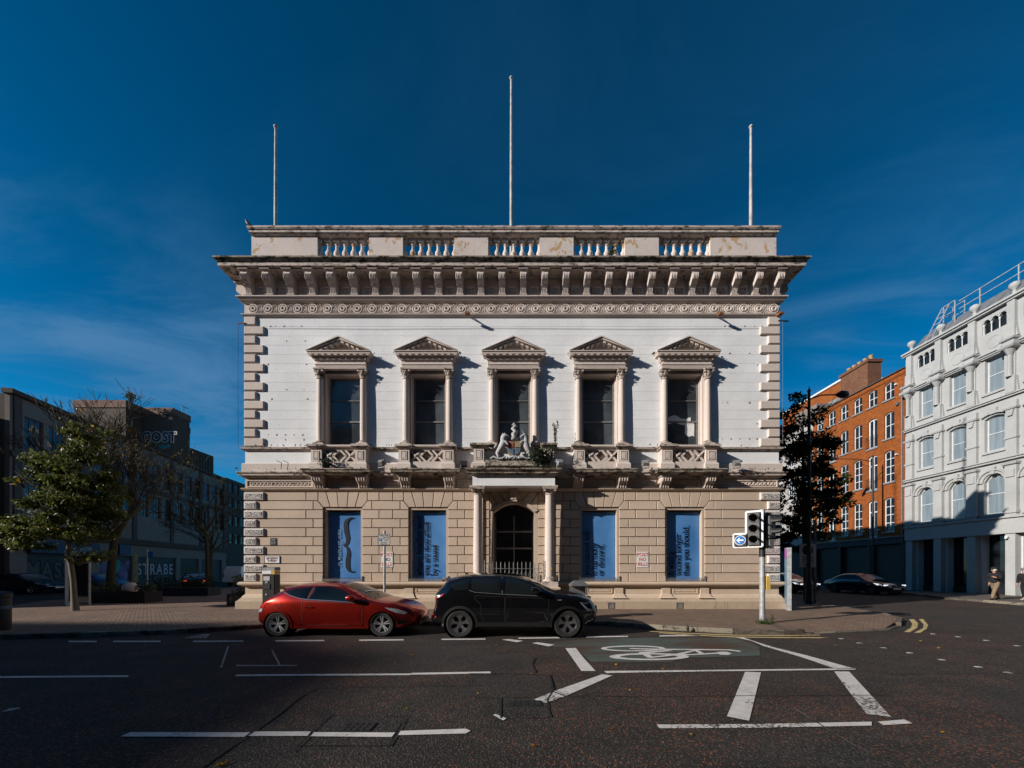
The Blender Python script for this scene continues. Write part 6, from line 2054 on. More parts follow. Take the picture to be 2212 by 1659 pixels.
# --- black SUV
SV = thing('parked_car', (-1.43, 10.08, 0), 'black five-door SUV parked in front of the porch', 'car')
st_ = [(-.52, .33), (-.74, .38), (-.77, .50), (-.70, .66), (-.66, .84), (-.66, 1.02), (-.62, 1.12), (-.46, 1.30), (-.34, 1.43), (-.10, 1.505), (.25, 1.555), (.70, 1.575), (1.15, 1.56), (1.50, 1.51), (1.85, 1.38), (2.15, 1.22), (2.38, 1.125), (2.75, 1.085), (3.05, 1.03), (3.27, .94), (3.40, .80), (3.46, .62), (3.44, .42), (3.30, .32)]
car = Car(st_, [(3.3, .285)], (0, 2.667), .345, .40, .915, 1.02, .66, 1.575, .13, (.82, .70), .045, .035)
car.body(SV, BLACKC, GLASSD, wind=(1.54, 2.32, 1.1), rear=(-.64, -.33, 1.08))
for sd_ in (-1, 1):
    for (nm, poly) in (('rear_door', [(.36, .98), (.52, .84), (.52, .62), (.62, .36), (1.10, .36), (1.11, 1.02), (.40, 1.05)]), ('front_door', [(1.13, 1.02), (1.12, .36), (2.18, .36), (2.20, .98)])):
        car.seam(poly + poly[:1], SV, PLASTB, .010, sd_, .004, 'door_gap')
        d = car.panel(poly, nm, BLACKC, SV, .005, side=sd_)
        hx = .42 if nm == 'rear_door' else 1.26
        yy = sd_*(car.w(hx, .96)+.016)
        m = MB(); m.bar((hx+.02, yy, 1.0-.02), (hx+.22, yy, .985-.01), .032, .025); m.build('handle', BLACKC, d)
    car.panel([(-.28, 1.28), (-.08, 1.40), (.22, 1.46), (.20, 1.20), (-.12, 1.18)], 'quarter_window', GLASSD, SV, .005, side=sd_)
    car.panel([(.27, 1.46), (.60, 1.50), (1.02, 1.50), (1.03, 1.10), (.62, 1.13), (.28, 1.19)], 'rear_door_window', GLASSD, SV, .006, side=sd_)
    car.panel([(1.12, 1.495), (1.35, 1.475), (1.60, 1.40), (1.88, 1.26), (2.10, 1.12), (2.10, 1.05), (1.11, 1.085)], 'front_door_window', GLASSD, SV, .006, side=sd_)
    car.panel([(1.035, 1.50), (1.055, 1.50), (1.065, 1.10), (1.04, 1.10)], 'pillar_trim', CHROME, SV, .007, side=sd_)
    car.seam([(.22, 1.185), (.36, 1.135), (.62, 1.115), (1.03, 1.085), (1.6, 1.06), (2.12, 1.035)], SV, PLASTG, .012, sd_, .008, 'window_trim')
    m = MB(); yy = sd_*(car.w(1.85, 1.1)+.14)
    m.tube([(1.76, yy, 1.19), (1.80, yy, 1.19), (1.92, yy, 1.18), (2.0, yy, 1.165)], [.06, .085, .08, .03], 10); m.build('door_mirror', BLACKC, SV, 60)
    m = MB(); m.bar((1.92, sd_*(car.w(1.92, 1.05)-.02), 1.07), (1.86, yy, 1.12), .045); m.build('mirror_arm', TRIM, SV)
    car.panel([(2.98, .88), (3.22, .875), (3.36, .86), (3.40, .80), (3.16, .825)], 'headlight', LAMPC, SV, .004, .05, side=sd_)
    car.panel([(2.98, .88), (3.03, .86), (3.20, .72), (3.36, .68), (3.38, .64), (3.18, .66)], 'running_light', LAMPC, SV, .0045, .04, side=sd_)
    o = car.panel([(-.64, 1.08), (-.40, 1.10), (-.46, 1.03), (-.60, .96), (-.655, .97)], 'tail_light', LAMPR, SV, .004, .05, side=sd_)
    car.panel([(-.60, 1.05), (-.48, 1.06), (-.52, 1.02), (-.60, .99)], 'tail_light_lens', LAMPC, SV, .006, .04, side=sd_)
    car.panel([(-.72, .56), (-.69, .60), (-.60, .52), (-.63, .49)], 'reflector', LAMPR, SV, .005, .04, side=sd_)
    car.panel([(.40, .40), (2.25, .40), (2.25, .29), (.40, .29)], 'sill_cladding', TRIM, SV, .014, side=sd_)
    car.panel([(2.42, .955), (2.52, .955), (2.52, .93), (2.42, .93)], 'wing_badge', SHBLUE, SV, .006, .05, side=sd_)
    for wx in car.wheels:
        ap = [(wx + (car.arch+.02)*math.cos(R(a)), car.rad + (car.arch+.02)*math.sin(R(a))) for a in range(-10, 191, 10)]
        car.seam(ap, SV, TRIM, .07, sd_, .014, 'wheel_arch')
        car.wheel(SV, wx, sd_, ALLOYD, 5, style='fork')
        m = MB(); m.lathe([(car.arch, sd_*.02), (car.arch, -sd_*.30), (0, -sd_*.30)], (wx, sd_*(car.half-.03), car.rad), 20, 'y', cap=False); m.build('wheel_well', TRIM, SV)
m = MB(); m.box(3.43, 3.48, -.5, .5, .58, .76); m.build('grille', TRIM, SV)
MB().box(3.475, 3.487, -.26, .26, .45, .56).build('number_plate', PLATE, SV)
m = MB(); m.tube([(-.46, -.58, 1.415), (-.56, -.4, 1.43), (-.58, 0, 1.44), (-.56, .4, 1.43), (-.46, .58, 1.415)], .028, 8); m.build('spoiler', BLACKC, SV, 60)
m = MB(); m.add([(.02, -.02, 1.545), (.16, -.02, 1.56), (.16, .02, 1.56), (.02, .02, 1.545), (.0, -.004, 1.625), (.03, .004, 1.62)], [(0, 1, 4), (1, 5, 4), (1, 2, 5), (2, 3, 5), (3, 4, 5), (3, 0, 4)]); m.build('roof_fin', BLACKC, SV)

# --- simpler saloons farther away
def saloon(name, loc, rz, mat, lab, lit=None, rim=ALLOYD, s=1.0, drl=False):
    r = thing(name, loc, lab, 'car', rz=rz)
    t = [(-.80, .30), (-.98, .40), (-1.0, .62), (-.92, .84), (-.60, .92), (-.30, .98), (.15, 1.24), (.55, 1.38), (1.05, 1.41), (1.55, 1.36), (2.05, 1.12), (2.42, .95), (2.9, .87), (3.35, .76), (3.58, .62), (3.62, .45), (3.5, .30)]
    car = Car(t, [(3.3, .22)], (0, 2.8), .33, .37, .92, .92, .64, 1.41, .12, (.80, .74), .045, .03)
    car.body(r, mat, GLASSC if s else GLASSD, wind=(1.60, 2.34, .96), rear=(-.26, .30, 1.0))
    for sd_ in (-1, 1):
        car.panel([(.22, 1.20), (.60, 1.32), (1.05, 1.335), (1.50, 1.29), (1.95, 1.06), (2.0, .98), (.15, 1.02)], 'side_window', GLASSD, r, .006, .12, side=sd_)
        car.panel([(2.95, .80), (3.30, .74), (3.46, .64), (3.20, .66)], 'headlight', DRL if drl else LAMPC, r, .005, .08, side=sd_)
        car.panel([(-.93, .82), (-.70, .86), (-.70, .74), (-.95, .70)], 'tail_light', lit or LAMPR, r, .005, .08, side=sd_)
        for wx in car.wheels:
            car.wheel(r, wx, sd_, rim, 5)
            m = MB(); m.lathe([(car.arch, sd_*.02), (car.arch, -sd_*.30), (0, -sd_*.30)], (wx, sd_*(car.half-.03), car.rad), 16, 'y', cap=False); m.build('wheel_well', TRIM, r)
    for q in (-1, 1):
        MB().box(3.64, 3.665, q*.05, q*.30, .52, .66).build('grille', TRIM, r) if q > 0 else MB().box(3.64, 3.665, -.30, -.05, .52, .66).build('grille', TRIM, r)
        y0, y1 = sorted((q*.46, q*.72))
        MB().box(3.48, 3.56, y0, y1, .62, .70).build('headlight_lens', DRL if drl else LAMPC, r)
        MB().box(-.995, -.96, y0, y1, .70, .80).build('tail_lens', lit or LAMPR, r)
    MB().box(3.655, 3.675, -.26, .26, .38, .49).build('number_plate', PLATE, r)
    MB().box(-1.035, -1.02, -.26, .26, .55, .66).build('number_plate', PLATEY, r)
    return r
saloon('parked_car', (24.4, 27.6, 0), R(-88), NAVYC, 'dark navy saloon in the shaded side street in front of the brick building', drl=True)
saloon('parked_car', (20.3, 29.5, 0), R(-86), BLACKC, 'black car half hidden behind the information totem', drl=True)
saloon('parked_car', (-36.2, 26.2, 0), R(2), NAVYC, 'dark car nosing in from the left edge under the shop sign', rim=ALLOY)
saloon('parked_car', (-32.4, 29.2, 0), R(183), BLUEC, 'blue car on the far road behind the leafy street tree')
saloon('parked_car', (-27.4, 31.5, 0), R(128), BLACKC, 'black car with lit red tail lights behind the planters', lit=LAMPLIT)
saloon('parked_car', (-26.0, 36.5, 0), R(95), CHROME if False else LEAD, 'grey car parked beyond the planters in front of the graffiti shutter')
# --- white van
VN = thing('parked_van', (-29.0, 37.6, 0), 'white panel van seen from behind near the left corner of the old building', 'van', rz=R(86))
m = MB()
prof = [(0, .40), (.02, 1.0), (.10, 1.80), (.25, 2.02), (3.2, 2.05), (3.7, 1.9), (4.3, 1.15), (5.2, .98), (5.3, .40)]
n = len(prof); vs = []
for (x, z) in prof:
    for y in (-1.0, -.93, .93, 1.0):
        vs.append((x, y*(1 if z < 1.2 else .93 - .02*(z-1.2)), z - (.08 if abs(y) > .95 and z > 1.5 else 0)))
m.add(vs, [(i*4+j, (i+1)*4+j, (i+1)*4+j+1, i*4+j+1) for i in range(n-1) for j in range(3)])
m.add(vs, [tuple(i*4 for i in range(n)), tuple(i*4+3 for i in reversed(range(n)))])
m.build('body', VANW, VN)
for s in (-1, 1):
    y0, y1 = sorted((s*.012, s*.86))
    MB().box(-.015, .06, y0, y1, .75, 1.0).build('rear_door_lower', VANW, VN)
    MB().add([(-.012, y0, 1.02), (-.012, y1, 1.02), (.075, y1*.96, 1.85), (.075, y0*.96, 1.85), (.1, y0, 1.02), (.1, y1, 1.02)], [(0, 1, 2, 3), (0, 3, 4), (1, 5, 2)]).build('rear_door', VANW, VN)
    y0, y1 = sorted((s*.88, s*.985))
    MB().box(-.02, .03, y0, y1, .85, 1.25).build('tail_light', LAMPR, VN)
    for wx in (.9, 4.3):
        m = MB(); m.lathe([(0, -.1), (.22, -.11), (.33, -.09), (.33, .1), (0, .1)], (wx, s*.90, .33), 18, 'y'); m.build('wheel', TYRE, VN, 50)
MB().box(-.03, .0, -.62, .0, .84, .98).build('plate_recess', TRIM, VN)
MB().box(-.036, -.03, -.56, -.06, .86, .95).build('number_plate', PLATEY, VN)
MB().box(-.07, .1, -.98, .98, .42, .62).build('rear_bumper', VANW, VN)
# ---------------------------------------------------------------- trees
def grow(m, p, d, length, rad, depth, tips, spread=.55, up=.12, n=6, rs=rnd, kids=(2, 3), minr=.006, shrink=.72):
    """recursive branch; writes tubes into m and branch points into tips"""
    k = 3
    pts, rads = [p], [rad]
    q, dd = Vector(p), Vector(d).normalized()
    for i in range(k):
        dd = (dd + Vector((rs.uniform(-1, 1), rs.uniform(-1, 1), rs.uniform(-.6, 1)))*.13 + Vector((0, 0, up*.4))).normalized()
        q = q + dd*length/k
        pts.append(q.copy()); rads.append(max(minr, rad*(1-.35*(i+1)/k)))
    m.tube(pts, rads, n if depth > 2 else (4 if depth > 0 else 3), cap=False)
    tips.append((q.copy(), dd.copy(), depth))
    if depth == 0: return
    for j in range(rs.randint(*kids)):
        s = rv(); s = (s - dd*s.dot(dd))
        if s.length < .05: continue
        s.normalize()
        nd = (dd + s*spread*rs.uniform(.7, 1.4) + Vector((0, 0, up))).normalized()
        st = pts[-1] if j < 2 else pts[rs.randint(1, 3)]
        grow(m, st, nd, length*shrink*rs.uniform(.8, 1.15), rads[-1]*.74, depth-1, tips, spread, up, n, rs, kids, minr, shrink)
def clusters(envelope, n, per, r, size, mat, name='crown'):
    """leaf clumps; envelope: list of (centre, radii) ellipsoids; clumps keep near the surface so gaps show"""
    L = []
    tot = sum(e[1][0]*e[1][1]*e[1][2] for e in envelope)
    for c, rad in envelope:
        k = max(3, int(n*rad[0]*rad[1]*rad[2]/tot))
        for i in range(k):
            v = rv().normalized()*rnd.uniform(.35, 1.0)**.5
            cc = Vector(c) + Vector((v.x*rad[0], v.y*rad[1], v.z*rad[2]))
            rr = r*rnd.uniform(.6, 1.25)
            for j in range(int(per*rnd.uniform(.6, 1.3))):
                o = rv()*rr; o.z *= .55
                L.append((cc + o, rv() + Vector((0, 0, -.35)) + v*.6))
    return leaf_mesh(L, size, mat, name)

# leafy tree on the left pavement
T = thing('street_tree', (-17.05, 14.2, PZ), 'leafy green street tree with thin mottled trunk on the left pavement', 'tree')
m = MB(); m.tube([(.10, 0, -.05), (.05, 0, .5), (-.02, .02, 1.2), (-.10, 0, 1.9), (-.16, 0, 2.5), (-.12, .02, 3.4), (-.05, 0, 4.6), (.05, 0, 5.8), (.05, 0, 6.9)], [.125, .09, .082, .078, .075, .065, .05, .035, .015], 10)
tips = []
for i in range(16):
    z = 2.3 + i*.28; a = i*2.4
    grow(m, Vector((-.12, 0, z)), Vector((math.cos(a), math.sin(a)*.8, .35)), 1.15*(1 - .045*i), .035, 2, tips, .5, .1, 5)
m.build('trunk', BARKL, T, 60)
env = [((-1.45, -.2, 2.95), (.75, .8, .36)), ((-.5, -.4, 2.75), (.9, .9, .40)), ((.55, 0, 2.95), (.8, .8, .40)), ((-1.15, 0, 3.75), (.85, .9, .48)), ((.2, -.3, 3.7), (1.1, 1.1, .6)), ((1.05, .2, 3.5), (.5, .6, .36)),
       ((-.75, -.1, 4.6), (.85, .9, .50)), ((.55, 0, 4.6), (1.05, 1.0, .6)), ((-.6, 0, 5.4), (.75, .8, .42)), ((.4, 0, 5.45), (.95, .9, .55)), ((-.95, 0, 5.75), (.45, .5, .25)), ((.15, 0, 6.25), (.75, .7, .50)), ((.5, 0, 6.75), (.55, .5, .40)), ((-.05, 0, 7.1), (.34, .34, .38)), ((-1.9, -.2, 3.3), (.35, .4, .22)), ((.9, -.2, 2.2), (.35, .35, .22))]
link('crown', clusters(env, 150, 115, .36, .145, LEAF), T)
L = []
for i in range(60):
    c, r_ = rnd.choice(env); v = rv().normalized()
    L.append((Vector(c) + Vector((v.x*r_[0], v.y*r_[1], v.z*r_[2]))*1.02, rv()))
link('autumn_leaves', leaf_mesh(L, .13, LEAFY), T)

def bare_tree(loc, h, rad, lab, seed, lean=0.0, n_yellow=60, first=3.4, depth=6, width=1.0):
    rs = random.Random(seed)
    r = thing('bare_tree', loc, lab, 'tree', 'almost bare trees over the planters')
    m = MB(); tips = []
    top = Vector((lean, 0, first))
    m.tube([(0, 0, -.1), (lean*.1, 0, first*.3), (lean*.5, .02, first*.7), top], [rad*1.15, rad*.95, rad*.85, rad*.8], 10, cap=False)
    for i in range(5):
        a = i*1.256 + rs.uniform(-.3, .3)
        d = Vector((math.cos(a)*width, math.sin(a)*width, rs.uniform(.7, 1.6)))
        grow(m, top + Vector((0, 0, rs.uniform(-.9, .4))), d, (h-first)*.285, rad*.55, depth-1, tips, .58, .08, 6, rs, (2, 4), .010, .74)
    grow(m, top, Vector((.1, 0, 1)), (h-first)*.30, rad*.65, depth-1, tips, .5, .16, 6, rs, (2, 4), .010, .74)
    m.build('trunk', BARKG, r, 60)
    L = []
    cand = [t for t in tips if t[2] <= 1]
    for i in range(n_yellow):
        q = rs.choice(cand)[0]
        if q.z > h*.85: continue
        for j in range(2): L.append((q + rv()*.08, rv() + Vector((0, 0, -.6))))
    link('yellow_leaves', leaf_mesh(L, .15, LEAFY), r)
bare_tree((-20.0, 18.2, .5), 9.4, .17, 'almost bare tree with a few yellow leaves behind the leafy street tree', 3, .25, 70)
bare_tree((-23.4, 28.0, .1), 9.6, .15, 'bare thin tree rising above the roofline beside the white van', 11, -.15, 26, 4.2, 5)
bare_tree((-27.8, 33.5, .1), 9.0, .15, 'bare tree between the planters and the graffiti shutters', 19, .1, 40, 3.6, 5)

# dark tree in the shade by the right corner
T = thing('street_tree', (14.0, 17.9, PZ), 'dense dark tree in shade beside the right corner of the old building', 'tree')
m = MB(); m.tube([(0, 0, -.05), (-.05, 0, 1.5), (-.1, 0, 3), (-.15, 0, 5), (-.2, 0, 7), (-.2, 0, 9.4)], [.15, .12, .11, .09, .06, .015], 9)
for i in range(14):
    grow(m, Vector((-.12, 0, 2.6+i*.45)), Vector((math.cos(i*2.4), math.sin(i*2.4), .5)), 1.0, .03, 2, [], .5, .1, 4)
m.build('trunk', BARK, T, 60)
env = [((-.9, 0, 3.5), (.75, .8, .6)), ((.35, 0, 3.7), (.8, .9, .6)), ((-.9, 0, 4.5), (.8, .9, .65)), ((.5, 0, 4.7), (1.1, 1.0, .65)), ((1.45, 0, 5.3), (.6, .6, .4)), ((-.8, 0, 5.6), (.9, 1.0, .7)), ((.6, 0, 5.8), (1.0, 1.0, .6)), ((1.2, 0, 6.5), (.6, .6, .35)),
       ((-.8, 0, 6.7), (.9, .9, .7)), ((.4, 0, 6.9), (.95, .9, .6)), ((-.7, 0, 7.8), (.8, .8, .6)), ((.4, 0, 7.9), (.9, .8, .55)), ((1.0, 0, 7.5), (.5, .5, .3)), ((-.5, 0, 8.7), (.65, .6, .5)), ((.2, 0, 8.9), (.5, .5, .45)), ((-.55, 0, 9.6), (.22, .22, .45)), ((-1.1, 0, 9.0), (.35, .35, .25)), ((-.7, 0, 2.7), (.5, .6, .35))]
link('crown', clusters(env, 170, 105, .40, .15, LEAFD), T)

# ---------------------------------------------------------------- planters with shrubs on the left
def planter(cx, cy, w, d, h, rz, lab, n, size, mat, hh, plants=4):
    r = thing('planter', (cx, cy, PZ), lab, 'planter', None, rz)
    m = MB(); m.box(-w/2, w/2, -d/2, d/2, 0, h)
    for i in range(max(2, int(w/1.1))+1):
        x = -w/2 + w*i/max(2, int(w/1.1)); m.box(x-.03, x+.03, -d/2-.02, d/2+.02, 0, h+.02)
    m.build('planter_box', PLASTB, r)
    MB().box(-w/2+.05, w/2-.05, -d/2+.05, d/2-.05, h, h+.02).build('soil', TILES, r)
    s = thing('planter_shrub', (cx, cy, PZ+h), lab.replace('planter', 'planting in the planter') if False else 'low leafy planting growing in the ' + lab, 'shrub', None, rz)
    L = []
    for k in range(plants):
        c = Vector((-w/2 + w*(k+.5)/plants, 0, hh*.3)); rr = Vector((w/plants*.62, d*.5, hh*rnd.uniform(.5, .9)))
        for i in range(n//plants):
            v = rv(); q = c + Vector((v.x*rr.x, v.y*rr.y, v.z*rr.z)); q.z = max(.0, q.z)
            L.append((q, rv() + Vector((0, 0, .4))))
    link('foliage', leaf_mesh(L, size, mat), s)
    m = MB()
    for k in range(plants*3):
        x = rnd.uniform(-w/2+.1, w/2-.1); m.tube([(x, 0, 0), (x+rnd.uniform(-.1, .1), rnd.uniform(-.1, .1), hh*.6)], [.01, .005], 3)
    m.build('stem', BARKG, s)
planter(-19.0, 17.9, 2.7, .9, .50, R(2), 'black planter at the foot of the nearer bare tree', 700, .12, LEAFV, .5)
planter(-20.4, 22.4, 3.9, 1.0, .48, R(3), 'long black planter with dark shrubs towards the white van', 900, .12, LEAFD, .75, 6)
planter(-12.05, 16.5, 1.15, .8, .48, R(-8), 'black planter against the left corner of the old building', 420, .13, LEAFV, .75, 2)
r = thing('white_sack', (-18.5, 17.7, PZ+.52), 'pale crumpled sack lying on the planter edge', 'sack')
m = MB(); m.lathe([(.0, 0), (.30, .02), (.34, .15), (.30, .32), (.16, .42), (0, .40)], (0, 0, 0), 9); 
for i, v in enumerate(m.v): m.v[i] = (v[0]*1.1 + .03*math.sin(i*2.1), v[1]*.5 + .03*math.cos(i*1.7), v[2] + .03*math.sin(i*1.3))
m.build('sack_body', PAPER, r, 50)

# ---------------------------------------------------------------- fallen leaves
L = []
for i in range(90):
    x, y = rnd.uniform(-9, 10), rnd.uniform(3.3, 11)
    L.append(((x, y, .014), Vector((rnd.uniform(-1, 1), rnd.uniform(-1, 1), .12))))
for i in range(60):
    L.append(((rnd.uniform(-20, 13), rnd.uniform(12, 15.5), PZ+.006), Vector((rnd.uniform(-1, 1), rnd.uniform(-1, 1), .12))))
for (px_, py_) in z6([(650, 302), (1752, 392)]) + z7([(1862, 494), (1010, 748), (1025, 744), (1890, 243)]):
    p = G(px_, py_)
    for k in range(4): L.append((p + Vector((rnd.uniform(-.03, .03), rnd.uniform(-.03, .03), .015)), Vector((rnd.uniform(-1, 1), rnd.uniform(-1, 1), .15))))
o = link('fallen_leaves', leaf_mesh(L, .048, LEAFY)); tag(o, 'scattered yellow autumn leaves on the road and pavement', 'leaves', None, 'stuff')
L = []
# ---------------------------------------------------------------- neighbouring buildings
def wall_with_openings(m, x0, x1, z0, z1, ops, y0=0.0, y1=0.3):
    """solid boxes round rectangular openings (xa, xb, za, zb)"""
    xs = sorted(set([x0, x1] + [v for o in ops for v in o[:2]]))
    for a, b in zip(xs[:-1], xs[1:]):
        col = sorted([(o[2], o[3]) for o in ops if o[0] < (a+b)/2 < o[1]])
        z = z0
        for c, d in col:
            if c > z: m.box(a, b, y0, y1, z, c)
            z = max(z, d)
        if z < z1: m.box(a, b, y0, y1, z, z1)
    return m
def arch_infill(m, xa, xb, zt, rise, y0, y1, n=6):
    """corners between a flat opening head and an arched frame"""
    for s in (0, 1):
        pts = []
        for i in range(n+1):
            t = i/n*.5 if s == 0 else .5 + i/n*.5
            x = xa + (xb-xa)*t
            z = zt - rise*(2*t-1)**2
            pts.append((x, z))
        poly = ([(xa, zt)] + pts[:-1] + [(pts[-1][0], zt-.0005)]) if s == 0 else ([(pts[0][0], zt-.0005)] + pts[1:] + [(xb, zt)])
        # one thin quad strip per step keeps the outline simple
        for (p, q) in zip(pts[:-1], pts[1:]):
            m.add([(p[0], y0, p[1]), (q[0], y0, q[1]), (q[0], y0, zt), (p[0], y0, zt), (p[0], y1, p[1]), (q[0], y1, q[1]), (q[0], y1, zt), (p[0], y1, zt)],
                  [(0, 1, 2, 3), (4, 7, 6, 5), (0, 4, 5, 1)])
def win(name, w, h, fr, gl, cols=2, rows=2, bar=.045, edge=.06, y=.12, d=.06, rise=0.0, rowfr=None):
    """window frame mesh plus pane meshes, origin at the middle of the sill"""
    m = MB()
    m.box(-w/2, -w/2+edge, y, y+d, 0, h); m.box(w/2-edge, w/2, y, y+d, 0, h)
    m.box(-w/2+edge, w/2-edge, y, y+d, 0, edge)
    if rise:
        n = 8
        for i in range(n):
            t0, t1 = i/n, (i+1)/n
            za, zb_ = h - rise*(2*t0-1)**2, h - rise*(2*t1-1)**2
            xa, xb = -w/2 + w*t0, -w/2 + w*t1
            m.prism([(xa, za-edge*1.2), (xb, zb_-edge*1.2), (xb, zb_), (xa, za)], y-.01, y+d)
    else: m.box(-w/2+edge, w/2-edge, y, y+d, h-edge, h)
    zs = [edge] + ([edge + (h-2*edge)*f for f in rowfr] if rowfr else [edge + (h-2*edge)*i/rows for i in range(1, rows)]) + [h-edge]
    for z in zs[1:-1]: m.box(-w/2+edge, w/2-edge, y+.005, y+d-.005, z-bar/2, z+bar/2)
    for i in range(1, cols):
        x = -w/2 + edge + (w-2*edge)*i/cols
        m.box(x-bar/2, x+bar/2, y+.002, y+d-.002, edge, h-edge-(rise*.1))
    panes = []
    for j in range(len(zs)-1):
        for i in range(cols):
            xa = -w/2+edge + (w-2*edge)*i/cols; xb = -w/2+edge + (w-2*edge)*(i+1)/cols
            panes.append(MB().box(xa, xb, y+d*.55, y+d*.7, zs[j], zs[j+1]).mesh('pane', gl))
    return m.mesh(name, fr), panes
def put_win(wp, parent, x, z, y=0.0, name='window'):
    o = link(name, wp[0], parent, (x, y, z))
    for p in wp[1]: link('pane', p, o)
    return o

# ============ orange brick building (local x runs towards the camera, front faces the side street)
BB = thing('brick_building', (30, 37.6, 0), 'four-storey orange brick building with white arched windows in the side street', 'building', rz=R(-90))
cols_ = [37.6-y for y in (29.9, 31.3, 32.65, 34.0, 35.35, 36.75)]
rows_ = [(15.45, 16.8, 2), (12.3, 14.4, 2), (8.75, 11.3, 4), (4.75, 7.5, 4)]
ops = []
french = {(1, 1), (1, 2), (1, 3), (4, 1), (4, 2), (4, 3)}
for ci, x in enumerate(cols_):
    for ri, (za, zb_, n) in enumerate(rows_):
        ops.append((x-.42, x+.42, za - (.35 if (ci, ri) in french else 0), zb_))
m = MB(); wall_with_openings(m, 0, 8.9, 4.2, 17.3, ops)
for o in ops: arch_infill(m, o[0], o[1], o[3], .16, .0, .3)
m.build('brick_wall', BRICK, BB)
m = MB(); m.box(0, 8.9, -.09, 0, 16.98, 17.06); m.box(0, 8.9, -.06, 0, 16.90, 16.98); m.build('brick_cornice', BRICK, BB)
m = MB(); m.box(0, 8.9, .3, 12, 3.9, 17.2); m.build('building_body', BRICKD, BB)
MB().box(-.05, 8.95, -.12, .3, 17.3, 17.38).build('parapet_coping', SLATE, BB)
WS = win('window', .84, 1.35, WINW, GLASS, 2, 2, rise=.13); WM = win('window', .84, 2.1, WINW, GLASS, 2, 2, rise=.13)
WL = win('window', .84, 2.55, WINW, GLASS, 2, 4, rise=.13); WL2 = win('window', .84, 2.75, WINW, GLASS, 2, 4, rise=.13)
WF = {1: win('french_window', .84, 2.45, WINW, GLASS, 2, 1, .09, .10, rise=.13), 2: win('french_window', .84, 2.9, WINW, GLASS, 2, 2, .09, .10, rise=.13, rowfr=(.72,)), 3: win('french_window', .84, 3.1, WINW, GLASS, 2, 2, .09, .10, rise=.13, rowfr=(.70,))}
sill_me = MB().box(-.52, .52, -.09, .12, -.13, -.005).mesh('sill', SILL)
rail = MB()
for i in range(10): rail.bar((-.5+i*.111, -.16, .0), (-.5+i*.111, -.16, .95), .014)
rail.bar((-.5, -.16, .95), (.5, -.16, .95), .022); rail.bar((-.5, -.16, .05), (.5, -.16, .05), .018)
for s in (-.5, .5): rail.bar((s, -.16, .95), (s, .05, .95), .018); rail.bar((s, -.16, .05), (s, .05, .05), .018)
rail_me = rail.mesh('balcony_rail', IRON)
for ci, x in enumerate(cols_):
    for ri, (za, zb_, n) in enumerate(rows_):
        if (ci, ri) in french:
            o = put_win(WF[ri], BB, x, za-.35, name='french_window'); zz = za-.35
            if ri < 3: link('balcony_rail', rail_me, BB, (x, 0, zz))
        else:
            o = put_win([WS, WM, WL, WL2][ri], BB, x, za); zz = za
        link('sill', sill_me, BB, (x, 0, zz))
m = MB(); m.tube([(8.75, -.06, 4), (8.75, -.06, 15.9)], .05, 8); m.box(8.7, 8.8, -.1, 0, 15.85, 16.0); m.build('downpipe', LEAD, BB)
m = MB(); m.lathe([(.0, -.16), (.12, -.14), (.15, -.05), (.13, .0)], (8.4, 0, 14.75), 14, 'y'); m.build('alarm_box', PLASTG, BB, 50)
for (x, z) in ((8.3, 16.35), (8.35, 10.8), (6.9, 5.0), (5.5, 5.0), (4.1, 5.0), (8.3, 5.2)): MB().box(x-.07, x+.07, -.14, 0, z-.05, z+.05).build('lamp_box', WINW, BB)
m = MB(); m.box(0, 8.9, -.12, .02, 3.75, 4.25); m.build('shop_fascia', SLATE, BB)
MB().box(0, 8.9, -.22, -.0, 4.25, 4.35).build('fascia_cornice', SILL, BB)
for x in (0, 2.9, 5.8, 8.6): MB().box(x, x+.3, 0, .3, 0, 3.75).build('shop_pier', SHOPD, BB)
for x in (.3, 3.2, 6.1): MB().box(x, x+2.5, .32, .40, .1, 3.7).build('shop_window', SHOPD, BB)
# chimney stack with pots on the brick roof
m = MB(); m.box(1.6, 4.4, 1.4, 2.6, 17.2, 20.3); m.box(1.5, 4.5, 1.3, 2.7, 20.3, 20.55)
ck = m.build('chimney', BRICKD, BB)
pot = MB(); pot.lathe([(.16, 0), (.20, .05), (.17, .12), (.15, .42), (.19, .46), (.19, .52)], (0, 0, 0), 12); pot_me = pot.mesh('chimney_pot', plain('buff_clay', (.40, .26, .12), .8, .2, 6), 50)
for i in range(5): link('chimney_pot', pot_me, ck, (1.85+i*.55, 2.0, 20.55))
# taller red brick building behind
TB = thing('brick_building', (39.0, 47.5, 0), 'taller red brick building with pale coping behind the orange brick roof', 'building', rz=R(-90))
m = MB(); wall_with_openings(m, -7, 3.2, 0, 24.4, [(.9, 2.5, 20.0, 22.2)]); m.box(-7, 3.2, .3, 10, 0, 24.3); m.build('brick_wall', BRICK, TB)
MB().box(-7.1, 3.3, -.15, 10.1, 24.4, 24.62).build('roof_coping', WINW, TB)
put_win(win('window', 1.6, 2.2, WOODR, GLASS, 3, 2), TB, 1.7, 20.0)
MB().box(.7, 2.7, -.04, 0, 22.2, 22.6).build('lintel', SILL, TB)
m = MB(); m.tube([(2.9, -.07, 15), (2.9, -.07, 23.8)], .07, 8); m.build('downpipe', RUST, TB)
